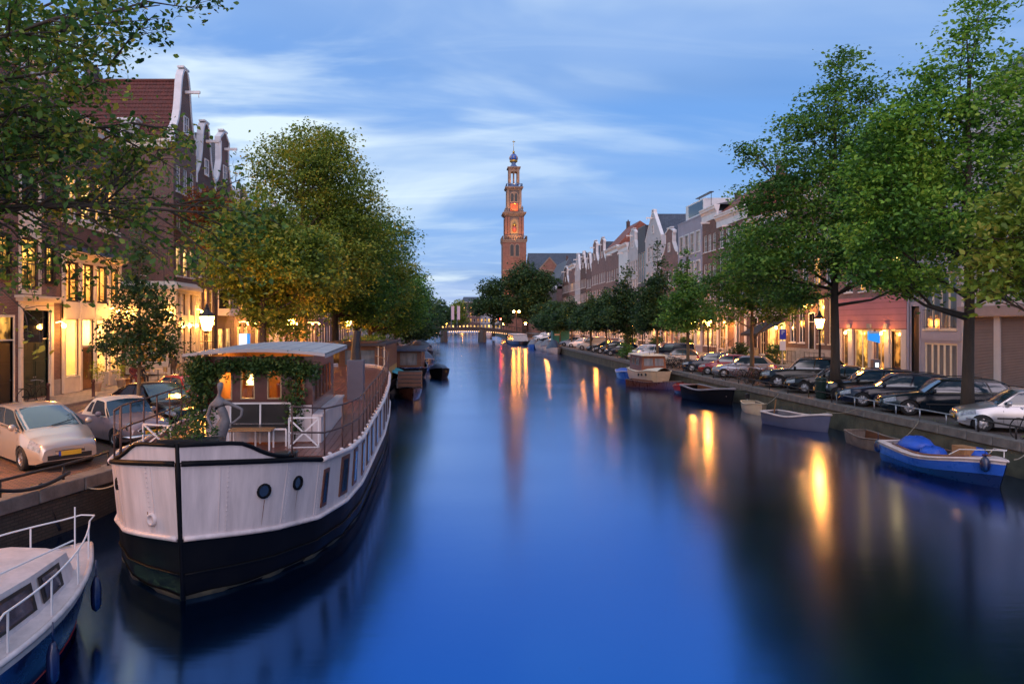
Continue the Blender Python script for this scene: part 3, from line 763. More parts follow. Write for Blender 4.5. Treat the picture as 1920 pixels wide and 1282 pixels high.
    for i in range(rows):
        f0, f1 = i / rows, (i + 1.15) / rows
        x0, z0, x1, z1 = w / 2 * f0, lerp(h - .1, rz, f0), w / 2 * min(f1, 1), lerp(h - .1, rz, min(f1, 1))
        for k in range(colsn):
            ya = .45 + k * .24; j = rnd.uniform(0, .012); lift = .05 + j
            a = (x0 + n.x * lift, ya, z0 + n.z * lift); b_ = (x0 + n.x * (lift + .045), ya + .12, z0 + n.z * (lift + .045)); c_ = (x0 + n.x * lift, ya + .235, z0 + n.z * lift)
            d_ = (x1 + n.x * .02, ya, z1 + n.z * .02); e_ = (x1 + n.x * .05, ya + .12, z1 + n.z * .05); f_ = (x1 + n.x * .02, ya + .235, z1 + n.z * .02)
            bb = (x0, ya, z0); b2 = (x0, ya + .235, z0)
            t.add([a, b_, c_, d_, e_, f_, bb, b2], [[0, 3, 4, 1], [1, 4, 5, 2], [6, 0, 1, 2, 7]])
    to = t.build('roof_tiles', REDTILE, root); to['kind'] = 'stuff'
    rg = MB(); rg.tube([(w / 2, .45, rz + .06), (w / 2, 11, rz + .06)], .14, 8); rg.build('ridge_tiles', REDTILE, root)
house('corner_house', 'tall brown brick corner house with bell gable, red tiled roof and cream cafe front', 'L', 48.8, 53.1, 16.7, BRICK_A, top=('bell', 5.9), roofm=REDTILE, seed=4,
      floors=[(7.2, 9.3, 3, .85, 1, 2, 'bbb'), (10.6, 12.5, 3, .85, 2, 3, 'ddd'), (13.3, 15.2, 3, .85, 2, 3, 'ccd')],
      extra=[('window', .75, .95, 2.0, 3.45, dict(cols=3, rows=4, pane='m')), ('door', 2.3, .15, 3.3, 3.4, dict(m=OAK, glass='m', transom=.6, tp='l')),
             ('window', 3.55, .95, 4.0, 3.45, dict(cols=1, rows=3, pane='m')),
             ('window', .3, 4.35, .72, 5.85, dict(cols=1, rows=2, pane='m')), ('window', .98, 4.35, 2.0, 5.85, dict(cols=2, rows=2, pane='m')), ('window', 2.3, 4.35, 3.3, 5.85, dict(cols=2, rows=2, pane='m'))],
      cut=left_C, lamps=((3.6, 4.6, .7, 100),), group='houses on the left quay')
house('gabled_house', 'narrow brown brick house with white edged bell gable right of the corner house', 'L', 53.15, 57.3, 14.7, BRICK_B, top=('bell', 5.2), roofm=SLATE, seed=5,
      floors=[(.9, 3.3, 2, 1.2, 3, 4, 'ml'), (4.4, 6.5, 3, .75, 1, 2, 'lml'), (7.4, 9.5, 3, .75, 1, 2, 'ddd'), (10.4, 12.4, 3, .75, 1, 2, 'lcc'), (12.9, 14.5, 3, .75, 2, 3, 'cdc')], lamps=((2.0, 3.7, .7, 160),), group='houses on the left quay')
def bay(root, w, h):
    b = MB(); b.add([(.6, 0, 4.4), (3.8, 0, 4.4), (3.4, -.9, 4.4), (1.0, -.9, 4.4), (.6, 0, 6.8), (3.8, 0, 6.8), (3.4, -.9, 6.8), (1.0, -.9, 6.8)], [[0, 1, 2, 3], [7, 6, 5, 4], [3, 2, 6, 7], [0, 3, 7, 4], [2, 1, 5, 6]])
    o = b.build('bay_window', WHITE, root)
    for (xa, ya, xb, yb) in ((1.1, -.905, 1.75, -.905), (1.85, -.905, 2.5, -.905), (2.6, -.905, 3.3, -.905)):
        g = MB(); g.quad((xa, ya, 5.0), (xb, yb, 5.0), (xb, yb, 6.6), (xa, ya, 6.6)); g.build('pane', CURTAIN, o)
    g = MB(); g.quad((.64, -.1, 5.0), (.96, -.82, 5.0), (.96, -.82, 6.6), (.64, -.1, 6.6)); g.build('pane', DARKGLASS, o)
house('gabled_house', 'dark brick house with tall pointed gable and white bay window on the left', 'L', 57.35, 62.0, 15.2, BRICK_C, top=('neck', 5.2), roofm=SLATE, seed=6, cut=bay,
      floors=[(.9, 3.3, 2, 1.3, 3, 4, 'lb'), (7.4, 9.5, 3, .8, 1, 2, 'dld'), (10.4, 12.4, 3, .8, 2, 3, 'dcd')], group='houses on the left quay')
lt = [(62.1, 67.5, 13.0, BRICK_A, ('neck', 3.6), 'brown brick house glowing yellow at street level behind the big left trees', 'lb'), (67.6, 74.0, 14.2, BRICK_B, ('cornice', .7), 'dark cornice house half hidden by the big trees on the left', 'lm'),
      (74.1, 81.0, 13.2, PALE, ('bell', 4.0), 'pale plastered house behind the second left street lamp', 'ml'), (81.1, 90.0, 14.0, PINK, ('cornice', .7), 'pinkish stucco house seen between left tree trunks', 'dm'),
      (90.1, 100.0, 13.0, BRICK_A, ('neck', 3.6), 'brick neck gabled house far along the left quay', 'ld'), (100.1, 112.0, 14.0, BRICK_C, ('cornice', .7), 'wide brick cornice house far along the left quay', 'md'),
      (112.1, 130.0, 13.0, BRICK_B, ('cornice', .7), 'long dark brick house near the left bridge end', 'lm')]
for i, (a, b, h, m, tp, lb, pat) in enumerate(lt):
    n = max(3, int((b - a) / 1.9))
    house('canal_house', lb, 'L', a, b, h, m, floors=[(.8, 3.4, n - 1, 1.1, 2, 3, pat), (4.6, 6.8, n, .9, 2, 3, 'dld'), (7.8, 9.8, n, .9, 2, 3, 'dcd')], top=tp, seed=10 + i, lamps=(((b - a) * .3, 3.7, .8, 200), ((b - a) * .75, 3.7, .8, 200)) if i < 5 else (), group='houses on the left quay')
# ---- right row (facade plane at XR) ---------------------------------------
def YR(x): return Yof(x, XR)
def HR(x, y): return CAM_H + (607 - y) * YR(x) / 1280 - ZQ
G_R = 'houses on the right quay'
# shuttered building
def cutR1(root, w, h):
    for i in range(4):
        u0 = .5 + i * 2.45
        s_ = MB(); n = 44
        for k in range(n):
            z = .2 + k * (3.9 / n); s_.add([(u0, .10, z), (u0 + 2.0, .10, z), (u0 + 2.0, .07, z + .05), (u0, .07, z + .05), (u0 + 2.0, .10, z + 3.9 / n), (u0, .10, z + 3.9 / n)], [[0, 1, 2, 3], [3, 2, 4, 5]])
        o = s_.build('rolling_shutter', SHUT, root)
    b = MB(); b.box(.0, w, -.28, .0, 4.15, 4.75); b.build('shutter_box', mat('mauve_metal', (.26, .22, .23), .5, var=.15), root)
    b = MB(); b.box(.0, w, -.03, .0, 4.78, 4.95); b.build('string_course', PALE, root)
    b = MB(); b.tube([(1.2, -.1, 4.9), (1.2, -.1, h)], .06, 6); b.build('drain_pipe', PALE, root)
SHUT = mat('shutter_metal', (.20, .16, .155), .55, metal=.2, var=.15, vscale=1.0)
house('shuttered_building', 'pale building with brown rolling shutters at the right edge', 'R', 32.6, YR(1803), 17.0, PALE, top=('cornice', .7), roofm=SLATE, roof_h=3.0, seed=20, beam=False,
      floors=[(6.2, 8.6, 4, 1.2, 2, 2, 'dcd'), (9.8, 12.0, 4, 1.2, 2, 2, 'ddc'), (13.0, 15.0, 4, 1.1, 2, 2, 'dcd')], extra=[('skip', .5 + i * 2.45, .15, 2.5 + i * 2.45, 4.1) for i in range(4)], cut=cutR1, group=G_R)
# lilac house with French windows
def cutR2(root, w, h):
    for u0 in (1.62, 3.10):
        b = MB()
        for i in range(9): b.tube([(u0 + .04 + i * .165, -.12, 3.5), (u0 + .04 + i * .165, -.12, 4.62)], .012, 4)
        b.tube([(u0, -.12, 4.62), (u0 + 1.42, -.12, 4.62)], .022, 5); b.tube([(u0, -.12, 3.5), (u0 + 1.42, -.12, 3.5)], .018, 5); b.build('balcony_rail', IRON, root)
    b = MB(); b.box(1.35, w, -.05, .0, 2.62, 3.2); b.build('ledge', LILAC, root)
    b = MB(); b.tube([(.12, -.1, .1), (.12, -.1, h)], .07, 6); b.build('drain_pipe', LILAC, root)
BLUECURT = mat('blue_reflecting_glass', (.12, .17, .22), .1, var=.3, vscale=1.0, coat=.8, stretch=(4, 4, .5)); PANES['s'] = BLUECURT
house('lilac_house', 'lilac grey house with tall French windows and small balcony rails', 'R', YR(1803), YR(1703), 14.0, LILAC, top=('cornice', .6), roof_h=2.0, seed=21, beam=False,
      extra=[('window', 1.6, 3.35, 3.06, 7.0, dict(cols=2, rows=1, pane='s', fm=CREAM, mw=.12)), ('window', 3.10, 3.35, 4.54, 7.0, dict(cols=2, rows=1, pane='s', fm=CREAM, mw=.12)),
             ('window', 1.6, .2, 4.6, 2.45, dict(cols=5, rows=1, pane='c', fm=CREAM, fw=.12, mw=.14)), ('door', .35, .15, 1.15, 4.9, dict(m=BLACK, transom=0, fm=LILAC)), ('window', .3, 6.0, 1.2, 7.3, dict(cols=1, rows=1, pane='c', fm=CREAM)),
             ('window', .6, 8.8, 1.6, 10.8, dict(cols=2, rows=2, pane='d')), ('window', 2.2, 8.8, 3.2, 10.8, dict(cols=2, rows=2, pane='d')), ('window', 3.7, 8.8, 4.7, 10.8, dict(cols=2, rows=2, pane='d'))], cut=cutR2, group=G_R)
# pink shopfront
def cutR3(root, w, h):
    b = MB(); b.box(.02, w - .02, -.12, .0, 3.35, 5.7); b.build('pink_fascia', PINK, root)
    for j in range(4): l = MB(); l.box(.02, w - .02, -.128, -.118, 3.9 + j * .45, 3.93 + j * .45); l.build('fascia_joint', mat('pink_joint', (.2, .08, .1), .8), root)
    p = MB()
    for u in (.0, 1.55, 4.15, 6.1, w - .5): p = MB(); p.box(u, u + .5, -.16, .05, .12, 3.3); p.build('stone_pier', PALE, root)
    c = MB()
    for u in (1.6, 4.2, 6.2): c = MB(); c.box(u, u + .4, -.3, -.163, 3.36, 3.7); c.build('fascia_spotlight', STONE, root)
house('pink_shop', 'brick house with pink stucco fascia over lit shop windows', 'R', YR(1703), YR(1573), 13.6, BRICK_D, top=('cornice', .7), roof_h=2.4, seed=22, beam=False,
      floors=[(6.2, 8.5, 4, 1.0, 2, 3, 'dllb'), (9.5, 11.6, 4, 1.0, 2, 3, 'dldd')],
      extra=[('window', .6, .3, 1.5, 3.25, dict(cols=1, rows=1, pane='m', fm=CREAM)), ('window', 2.15, .25, 4.05, 3.25, dict(cols=2, rows=1, pane='l', fm=CREAM, mw=.1)), ('window', 4.75, .25, 6.0, 3.25, dict(cols=2, rows=1, pane='m', fm=CREAM, mw=.08)), ('door', 6.75, .15, 7.75, 3.2, dict(m=BROWNW, glass='m', transom=0, fm=CREAM))], cut=cutR3, lamps=((1.8, 3.0, .5, 60), (6.3, 3.0, .5, 60)), group=G_R)  # two wall lamps added to warm the shop front
def steps(root, u0, n, w_, zt):
    for k in range(n):
        s_ = MB(); s_.bevbox(u0, u0 + w_, -.28 * (n - k), -.28 * (n - k - 1) - .003, .12, .12 + (k + 1) * zt / n, .012); s_.build('step', STONE, root)
def stoop_rail(root, u0, u1, y1, z):
    b = MB()
    for u in (u0, u1):
        b.tube([(u, -.05, z + .95), (u, y1, .95)], .02, 5)
        for k in range(6): f = k / 5; b.tube([(u, lerp(-.05, y1, f), lerp(z, .12, f)), (u, lerp(-.05, y1, f), lerp(z + .95, .95, f))], .014, 4)
    b.build('stoop_rail', IRON, root)
def fence(root, u0, u1, y, n):
    b = MB(); b.tube([(u0, y, 1.25), (u1, y, 1.25)], .025, 5); b.tube([(u0, y, .3), (u1, y, .3)], .02, 5)
    for i in range(n + 1): u = lerp(u0, u1, i / n); b.tube([(u, y, .12), (u, y, 1.3)], .02, 5)
    b.build('area_railing', IRON, root)
def cutR4(root, w, h):
    steps(root, 4.0, 4, 1.2, .8); fence(root, .3, 3.8, -1.1, 5); fence(root, 5.4, w - .2, -1.1, 4)
    b = MB(); b.box(.0, w, -.06, .0, .12, 1.5); b.build('plinth', STONE, root)
house('brick_house', 'brown brick house with tall lit windows and black stoop behind street lamp', 'R', YR(1573), YR(1475), 14.5, BRICK_A, top=('cornice', .8), roofm=TILE2, roof_h=2.4, seed=23,
      floors=[(7.0, 9.4, 4, 1.05, 2, 3, 'ddld'), (10.6, 12.8, 4, 1.05, 2, 3, 'dddd')],
      extra=[('window', .6, 2.0, 1.7, 5.6, dict(cols=2, rows=1, pane='d', mw=.1)), ('window', 2.2, 2.0, 3.3, 5.6, dict(cols=2, rows=1, pane='d', mw=.1)), ('door', 4.1, .95, 5.0, 4.6, dict(m=BLACK, transom=.7, tp='d')), ('window', 5.5, 2.0, 6.5, 5.8, dict(cols=2, rows=5, pane='l', mw=.03, fm=CREAM)), ('window', 7.2, 2.0, 8.2, 5.8, dict(cols=2, rows=5, pane='l', mw=.03, fm=CREAM))], cut=cutR4, lamps=((4.6, 5.2, .6, 110),), group=G_R)
def cutR5(root, w, h):
    a = MB(); a.add([(4.6, -.02, 4.0), (w - .3, -.02, 4.0), (w - .3, -2.6, 2.75), (4.6, -2.6, 2.75), (4.6, -2.6, 2.5), (w - .3, -2.6, 2.5), (4.6, -.02, 3.94), (w - .3, -.02, 3.94), (w - .3, -2.57, 2.7), (4.6, -2.57, 2.7)],
                   [[0, 3, 2, 1], [3, 4, 5, 2], [6, 7, 8, 9]])
    a.build('awning', mat('charcoal_awning', (.02, .019, .024), .8, var=.2), root)
    steps(root, 1.2, 5, 1.7, 1.1); stoop_rail(root, 1.2, 2.9, -1.4, 1.2)
    b = MB(); b.box(0, w, -.1, 0, 4.5, 5.1); b.box(0, w, -.28, 0, 5.102, 5.3); b.build('shop_cornice', WHITE, root)
    for u in (6.0, 8.2): l = MB(); l.lathe([(.03, 0), (.1, .05), (.1, .2), (.03, .25)], 8, (u, -.7, 3.2)); l.build('awning_lamp', BULB, root)
house('awning_shop', 'cream fronted shop under a charcoal sloping awning', 'R', YR(1475), YR(1400), 13.8, BRICK_C, top=('cornice', .9), roofm=TILE2, roof_h=2.6, seed=24,
      floors=[(5.9, 8.0, 4, 1.1, 2, 3, 'dcdd'), (9.2, 11.4, 4, 1.1, 2, 3, 'dddd')],
      extra=[('door', 1.5, 1.25, 2.6, 4.3, dict(m=BLACK, transom=.7, tp='d')), ('window', 3.2, .6, 4.3, 4.1, dict(cols=2, rows=3, pane='d')), ('window', 4.8, .3, 6.6, 3.9, dict(cols=2, rows=1, pane='b', mw=.08, fm=CREAM)), ('window', 7.0, .3, 8.6, 3.9, dict(cols=2, rows=1, pane='b', mw=.08, fm=CREAM))], cut=cutR5, lamps=((6.8, 3.3, .9, 160),), group=G_R)  # wall lamp added under the awning for warmer light
def cutW(root, w, h):
    b = MB()
    for u in (.0, w * .33, w * .66, w - .35): b.box(u, u + .35, -.12, .0, .12, 5.0)
    b.box(0, w, -.14, .0, 5.002, 5.7); b.box(0, w, -.4, .0, 5.702, 5.95); b.build('white_shopfront', WHITE, root)
    steps(root, w * .4, 5, 1.6, 1.0); stoop_rail(root, w * .4, w * .4 + 1.6, -1.4, 1.1); fence(root, .4, w * .36, -1.2, 4)
    cp = MB(); cp.box(w * .36, w * .36 + 2.2, -1.0, 0, 4.0, 4.12); cp.build('door_canopy', STONE, root)
def gr(name, label, xf, xn, ytop, wallm, top, floors, **k):
    a, b = YR(xn), YR(xf); xm = (xf + xn) / 2; tot = HR(xm, ytop)
    h = tot - top[1] - (k.get('roof_h', 3.0) if False else 0)
    house(name, label, 'R', a + .02, b - .02, h, wallm, floors=floors, top=top, group=G_R, lamps=(((b - a) * .5, 3.9, .8, 190),), **k)  # each front gets an added wall lamp for warm light
def fl(n, w, zs, pats, c=2, r=3, h=2.1): return [(z, z + h, n, w, c, r, p) for z, p in zip(zs, pats)]
gr('brick_house', 'brick house with white cornice and orange tiled roof above white shopfront', 1345, 1400, 393, BRICK_A, ('cornice', 1.5), fl(4, 1.2, (6.4, 9.6, 12.6), ('dldd', 'dddd', 'dcdd')), roofm=TILE2, roof_h=3.4, seed=25, cut=cutW,
   extra=[('window', .6, .8, 2.4, 4.7, dict(cols=2, rows=3, pane='m')), ('door', 5.0, 1.1, 6.2, 4.6, dict(m=BLACK, transom=.8, tp='m')), ('window', 8.0, .8, 9.8, 4.7, dict(cols=2, rows=3, pane='l'))])
gr('brick_house', 'narrow brick house with tall cream cornice left of the orange roof', 1317, 1345, 389, BRICK_A, ('cornice', 1.6), fl(3, 1.0, (1.0, 5.6, 9.0, 12.6), ('lbl', 'dcd', 'ddd', 'dcd')), roofm=SLATE, roof_h=1.0, seed=26)
def cutL(root, w, h):
    b = MB(); b.box(1.5, w - 1.2, .6, 5.0, h + .17, h + 2.4); d = b.build('roof_dormer', WHITE, root)
    g = MB(); g.quad((2.6, .59, h + .6), (w - 1.5, .59, h + .6), (w - 1.5, .59, h + 2.2), (2.6, .59, h + 2.2)); g.build('pane', DARKGLASS, d)
    r_ = MB(); r_.box(4.4, w + .2, .9, 1.4, h + 2.9, h + 3.0)
    for x in (5.0, w - .2): r_.tube([(x, 1.2, h + .1), (x, 1.2, h + 2.95)], .04, 5)
    r_.build('roof_canopy', BLACK, root)
gr('lilac_house', 'modern lilac rendered house with flat roof and rooftop box', 1271, 1317, 412, LILAC, ('flat', .1), fl(4, 1.3, (1.0, 5.4, 9.2, 13.0), ('lmbl', 'dcdd', 'ddcd', 'dddc'), 2, 2, 2.6), seed=27, cut=cutL, trim=LILAC, surround=.16, roof_h=0)
def cutS(root, w, h):
    # steep slate roof standing behind
    r_ = MB(); z0, z1 = h + .5, h + 6.6
    r_.add([(-1, 4, z0), (w + 1, 4, z0), (w + 1, 14, z0), (-1, 14, z0), (1.2, 9, z1), (w - .4, 9, z1)], [[0, 1, 5, 4], [1, 2, 5], [2, 3, 4, 5], [3, 0, 4]]); rf = r_.build('rear_roof', SLATE, root)
    c = MB(); c.box(w - 3.2, w - 1.0, 8.7, 9.5, z1 - .5, z1 + .9)
    for k in range(6): c.lathe([(.12, 0), (.1, .5)], 8, (w - 3.0 + k * .37, 9.1, z1 + .9))
    c.build('chimney', BRICK_B, rf)
gr('gabled_house', 'pink brick house with curved white neck gable and slate roof behind', 1240, 1271, 428, BRICK_D, ('neck', 4.2), fl(3, 1.3, (1.0, 5.2, 9.0), ('lml', 'dcd', 'ccd'), 2, 3, 2.5), seed=28, cut=cutS, beam=False)
gr('gabled_house', 'tall white house with pointed gable on the right quay', 1210, 1240, 393, PALE, ('point', 4.6), fl(3, 1.4, (1.0, 5.4, 9.6, 13.6), ('mlm', 'cdd', 'dcd', 'ddd'), 2, 3, 2.4), seed=29)
gr('dark_house', 'narrow dark slate coloured modern house on the right quay', 1196, 1210, 426, mat('dark_render', (.055, .05, .06), .6, var=.2), ('flat', .1), [(1.0, 3.6, 3, 1.2, 1, 1, 'dmd'), (5.0, 9.6, 3, 1.2, 1, 2, 'ddd'), (10.6, 15.6, 3, 1.2, 1, 2, 'ddd')], seed=30, beam=False, trim=BLACK, roof_h=0)
gr('gabled_house', 'grey white house with small crested gable and hoist beam', 1177, 1196, 430, PALE, ('neck', 4.0), fl(4, 1.2, (1.0, 5.4, 9.4, 12.6), ('lblm', 'ddcd', 'dddd', 'dcdd')), seed=31)
gr('cornice_house', 'white topped cornice house right of the orange roofed brick house', 1160, 1177, 458, WHITE, ('cornice', 1.4), fl(4, 1.1, (1.0, 5.0, 9.0), ('blbb', 'llbd', 'dddd')), roofm=SLATE, seed=32, roof_h=1.6)
gr('brick_house', 'brick house with cream cornice and steep orange roof in the right row', 1136, 1160, 464, BRICK_D, ('cornice', 1.2), fl(5, 1.2, (1.0, 5.2, 8.8, 12.2), ('lbllm', 'ddddd', 'dcddd', 'ddddd')), roofm=TILE2, roof_h=4.6, seed=33)
gr('gabled_house', 'right one of a pair of brick houses with white neck gables', 1122, 1136, 446, BRICK_D, ('neck', 5.2), fl(4, 1.0, (1.0, 5.2, 9.0, 12.4), ('lmbl', 'dddd', 'dddd', 'dcdd')), seed=34)
gr('gabled_house', 'left one of a pair of brick houses with white neck gables', 1109, 1122, 452, BRICK_D, ('neck', 5.2), fl(4, 1.0, (1.0, 5.2, 9.0, 12.4), ('bmll', 'dddd', 'dddd', 'cddd')), seed=35)
gr('gabled_house', 'narrow purple brick house with bell gable far along the right quay', 1099, 1109, 474, BRICK_C, ('bell', 4.6), fl(3, 1.2, (1.0, 5.2, 9.0, 12.0), ('lbl', 'ddd', 'cdd', 'ddd')), seed=36)
gr('gabled_house', 'dark brick house with step gable far along the right quay', 1088, 1099, 471, BRICK_B, ('step', 5.0), fl(4, 1.2, (1.0, 5.2, 9.0, 12.4), ('llmb', 'dddd', 'dddd', 'dddd')), seed=37)
gr('gabled_house', 'pale narrow house with bell gable far along the right quay', 1078, 1088, 476, PALE, ('bell', 5.2), fl(4, 1.2, (1.0, 5.2, 9.0, 12.4), ('lbml', 'dddd', 'dddd', 'dddd')), seed=38)
gr('cornice_house', 'cream cornice house near the far right end of the row', 1067, 1078, 496, BRICK_D, ('cornice', 1.2), fl(5, 1.2, (1.0, 5.2, 9.0, 12.4), ('lbmlb', 'ddddd', 'ddddd', 'ddldd')), seed=39, roof_h=2.5)
gr('gabled_house', 'dark house with long blue slate roof beside the church', 1054, 1067, 500, BRICK_B, ('neck', 5.2), fl(5, 1.2, (1.0, 5.2, 9.0, 12.4), ('lbmlb', 'dddld', 'ddddd', 'ddddd')), seed=40)
house('slate_house', 'far house with broad blue slate roof below the church nave', 'R', 222, 250, 15.0, BRICK_B, X=33.5, top=('cornice', 1.0), roofm=SLATE, roof_h=9.0, seed=41, floors=fl(8, 1.4, (1.0, 5.2, 9.0), ('lbmdlb', 'dddld', 'ddddd')), group=G_R)

# ------------------------------------------------------------------ church tower
TB = brickmat('tower_brick', (.27, .10, .065), (.20, .075, .05), (.25, .17, .13), .5, .22, .02, dirt=.25)
TS = mat('tower_sandstone', (.28, .18, .125), .8, var=.3, vscale=.6, bump=.3, bscale=4)
TSD = mat('tower_dark_stone', (.13, .105, .10), .8, var=.3, vscale=.6)
LEAD = mat('blue_lead', (.10, .16, .30), .45, metal=.2, var=.25, vscale=1)
CROWNB = mat('crown_blue', (.03, .11, .42), .35, var=.15, vscale=1)
GOLD = mat('gilding', (.65, .38, .08), .3, metal=.9, var=.15)
CLOCKR = mat('clock_face_red', (.35, .045, .02), .5, var=.15, emit=(1, .15, .03), estr=.12)
TX, TY = px(963, 607, 306)[0], 306
tw = thing('church_tower', 'tall brick and stone church tower with blue crown and clock', 'tower', (TX, TY, ZQ))
def sqb(mb, hw, z0, z1): mb.box(-hw, hw, -hw, hw, z0, z1)
def arch(mb, u0, u1, z0, z1, y, n=8):
    r = (u1 - u0) / 2; c = (u0 + u1) / 2
    mb.poly([(u0, y, z0), (u1, y, z0), (u1, y, z1 - r)] + [(c + r * math.cos(PI * k / n), y, z1 - r + r * math.sin(PI * k / n)) for k in range(1, n)] + [(u0, y, z1 - r)])
b = MB(); sqb(b, 5.15, 0, 39.6); b.build('brick_shaft', TB, tw)
b = MB(); [sqb(b, w_, z0, z1) for w_, z0, z1 in ((5.25, 27.0, 27.6), (5.35, 39.6, 40.2), (5.6, 40.2, 40.6))]; b.build('shaft_cornice', TS, tw)
for s_ in (-1, 1):
    b = MB(); arch(b, s_ * 1.15 - .75, s_ * 1.15 + .75, 33.5, 38.6, -5.17); b.build('shaft_window', BLACK, tw)
    b = MB(); arch(b, s_ * 1.15 - 1.0, s_ * 1.15 + 1.0, 33.2, 39.0, -5.16); b.build('window_surround', TS, tw)
def balustrade(hw, z, h, m, n):
    b = MB(); sqr = hw
    for a, c in (((-hw, -hw), (hw, -hw)), ((hw, -hw), (hw, hw)), ((hw, hw), (-hw, hw)), ((-hw, hw), (-hw, -hw))):
        b.bar((*a, z + h), (*c, z + h), .3, .2); b.bar((*a, z + .1), (*c, z + .1), .3, .2)
        for i in range(n + 1): x, y = lerp(a[0], c[0], i / n), lerp(a[1], c[1], i / n); b.tube([(x, y, z), (x, y, z + h)], .3 if i in (0, n) else .14, 6)
    b.build('balustrade', m, tw)
balustrade(5.3, 40.6, 1.7, TS, 14)
b = MB(); sqb(b, 3.7, 40.6, 51.4); b.build('bell_stage', TSD, tw)
b = MB()
for x in (-3.7, -2.5, 2.5, 3.7):
    for y in (-3.8, 3.8): b.box(x - .5, x + .5, y - .35, y + .35, 41, 51)
for y in (-2.5, 2.5):
    for x in (-3.8, 3.8): b.box(x - .35, x + .35, y - .5, y + .5, 41, 51)
b.build('pilasters', TB, tw)
b = MB(); arch(b, -1.9, 1.9, 43, 50.6, -3.72); b.build('niche_surround', TS, tw)
b = MB(); arch(b, -1.4, 1.4, 43.4, 50.0, -3.74); b.build('niche', mat('niche_gilt', (.42, .25, .10), .6, var=.3), tw)
b = MB(); b.lathe([(.05, 0), (.9, .5), (1.0, 1.6), (.8, 2.4), (.3, 2.8)], 10, (0, -3.8, 44.2)); cr = b.build('coat_of_arms', mat('arms_red', (.5, .10, .07), .5, var=.2), tw, True)
b = MB(); b.lathe([(.8, 0), (.95, .4), (.6, .9), (.1, 1.2)], 10, (0, -3.85, 47.0)); b.build('arms_crown', GOLD, cr, True)
b = MB(); [sqb(b, w_, z0, z1) for w_, z0, z1 in ((4.3, 51.4, 52.0), (4.8, 52.0, 52.5), (5.2, 52.5, 53.0))]; b.build('bell_stage_cornice', TS, tw)
b = MB(); sqb(b, 2.75, 53.0, 63.0); b.build('clock_stage', TSD, tw)
b = MB()
for x in (-2.75, 2.75):
    for y in (-2.75, 2.75): b.box(x - .5, x + .5, y - .5, y + .5, 53.0, 62.8); 
for x in (-3.6, 3.6):
    for y in (-3.6, 3.6): b.lathe([(.5, 0), (.55, .8), (.2, 1.2), (.45, 1.8), (.25, 2.4), (.05, 3.0)], 8, (x, y, 53.0))
b.build('corner_columns', TS, tw)
b = MB(); b.box(-1.75, 1.75, -3.05, -2.7, 53.6, 57.2); ck = b.build('clock', CLOCKR, tw)
b = MB(); b.lathe([(1.45, 0), (1.55, -.05), (1.65, 0)], 24, (0, -3.07, 55.4), 'y', False)
for k in range(12): a = PI * k / 6; b.bar((1.2 * math.sin(a), -3.08, 55.4 + 1.2 * math.cos(a)), (1.5 * math.sin(a), -3.08, 55.4 + 1.5 * math.cos(a)), .12, .06)
b.build('hour_marks', GOLD, ck)
b = MB(); b.bar((0, -3.11, 55.4), (0, -3.11, 56.6), .14, .05); b.bar((0, -3.11, 55.4), (-.85, -3.11, 55.45), .16, .05); b.build('clock_hands', GOLD, ck)
for s_ in (-1, 1): b = MB(); arch(b, s_ * .85 - .6, s_ * .85 + .6, 58.0, 61.6, -2.77); b.build('louvre', BLACK, tw); 
b = MB(); arch(b, -1.9, 1.9, 57.6, 62.4, -2.76); b.build('louvre_surround', TS, tw)
b = MB(); [sqb(b, w_, z0, z1) for w_, z0, z1 in ((3.2, 63.0, 63.6), (3.7, 63.6, 64.0), (4.0, 64.0, 64.4))]; b.build('clock_stage_cornice', TS, tw)
balustrade(3.4, 64.4, 1.3, LEAD, 9)
b = MB(); b.lathe([(3.0, 0), (2.9, .9), (2.5, 1.8)], 4, (0, 0, 64.4), ph=PI / 4); b.build('lantern_base', LEAD, tw)
b = MB()
for x in (-1.9, 1.9):
    for y in (-1.9, 1.9): b.box(x - .5, x + .5, y - .5, y + .5, 65.6, 72.6)
for y in (-1.9, 1.9): b.tube([(0, y, 65.6), (0, y, 72.0)], .22, 6)
for x in (-1.9, 1.9): b.tube([(x, 0, 65.6), (x, 0, 72.0)], .22, 6)
b.box(-2.1, 2.1, -2.1, 2.1, 71.4, 72.6); b.build('open_lantern', TS, tw)
b = MB(); [sqb(b, w_, z0, z1) for w_, z0, z1 in ((2.5, 72.6, 73.0), (2.9, 73.0, 73.5))]; b.build('lantern_cornice', TS, tw)
b = MB(); b.lathe([(2.4, 0), (1.9, .5), (1.1, 1.2), (.9, 1.9), (1.3, 2.4)], 12, (0, 0, 73.5)); b.build('crown_neck', LEAD, tw, True)
b = MB(); b.lathe([(1.2, 0), (1.75, .4), (1.85, .8), (1.6, 1.1)], 12, (0, 0, 75.8)); b.build('crown_ring', GOLD, tw, True)
b = MB(); b.lathe([(1.5, 0), (1.85, .8), (1.75, 1.7), (1.3, 2.5), (.6, 3.0), (.15, 3.3)], 16, (0, 0, 76.7)); b.build('imperial_crown', CROWNB, tw, True)
b = MB()
for k in range(8): a = PI * k / 4; b.tube([(1.55 * math.cos(a), 1.55 * math.sin(a), 76.8), (1.92 * math.cos(a), 1.92 * math.sin(a), 77.6), (1.8 * math.cos(a), 1.8 * math.sin(a), 78.4), (.7 * math.cos(a), .7 * math.sin(a), 79.7), (0, 0, 80.1)], .11, 5)
b.build('crown_ribs', GOLD, tw, True)
b = MB(); b.lathe([(.02, 0), (.45, .3), (.6, .75), (.35, 1.1), (.08, 1.4)], 10, (0, 0, 79.9)); b.tube([(0, 0, 81), (0, 0, 86.0)], [.12, .07], 6); b.bar((-.5, 0, 85.2), (.7, 0, 85.2), .06, .4); b.build('weather_vane', GOLD, tw, True)
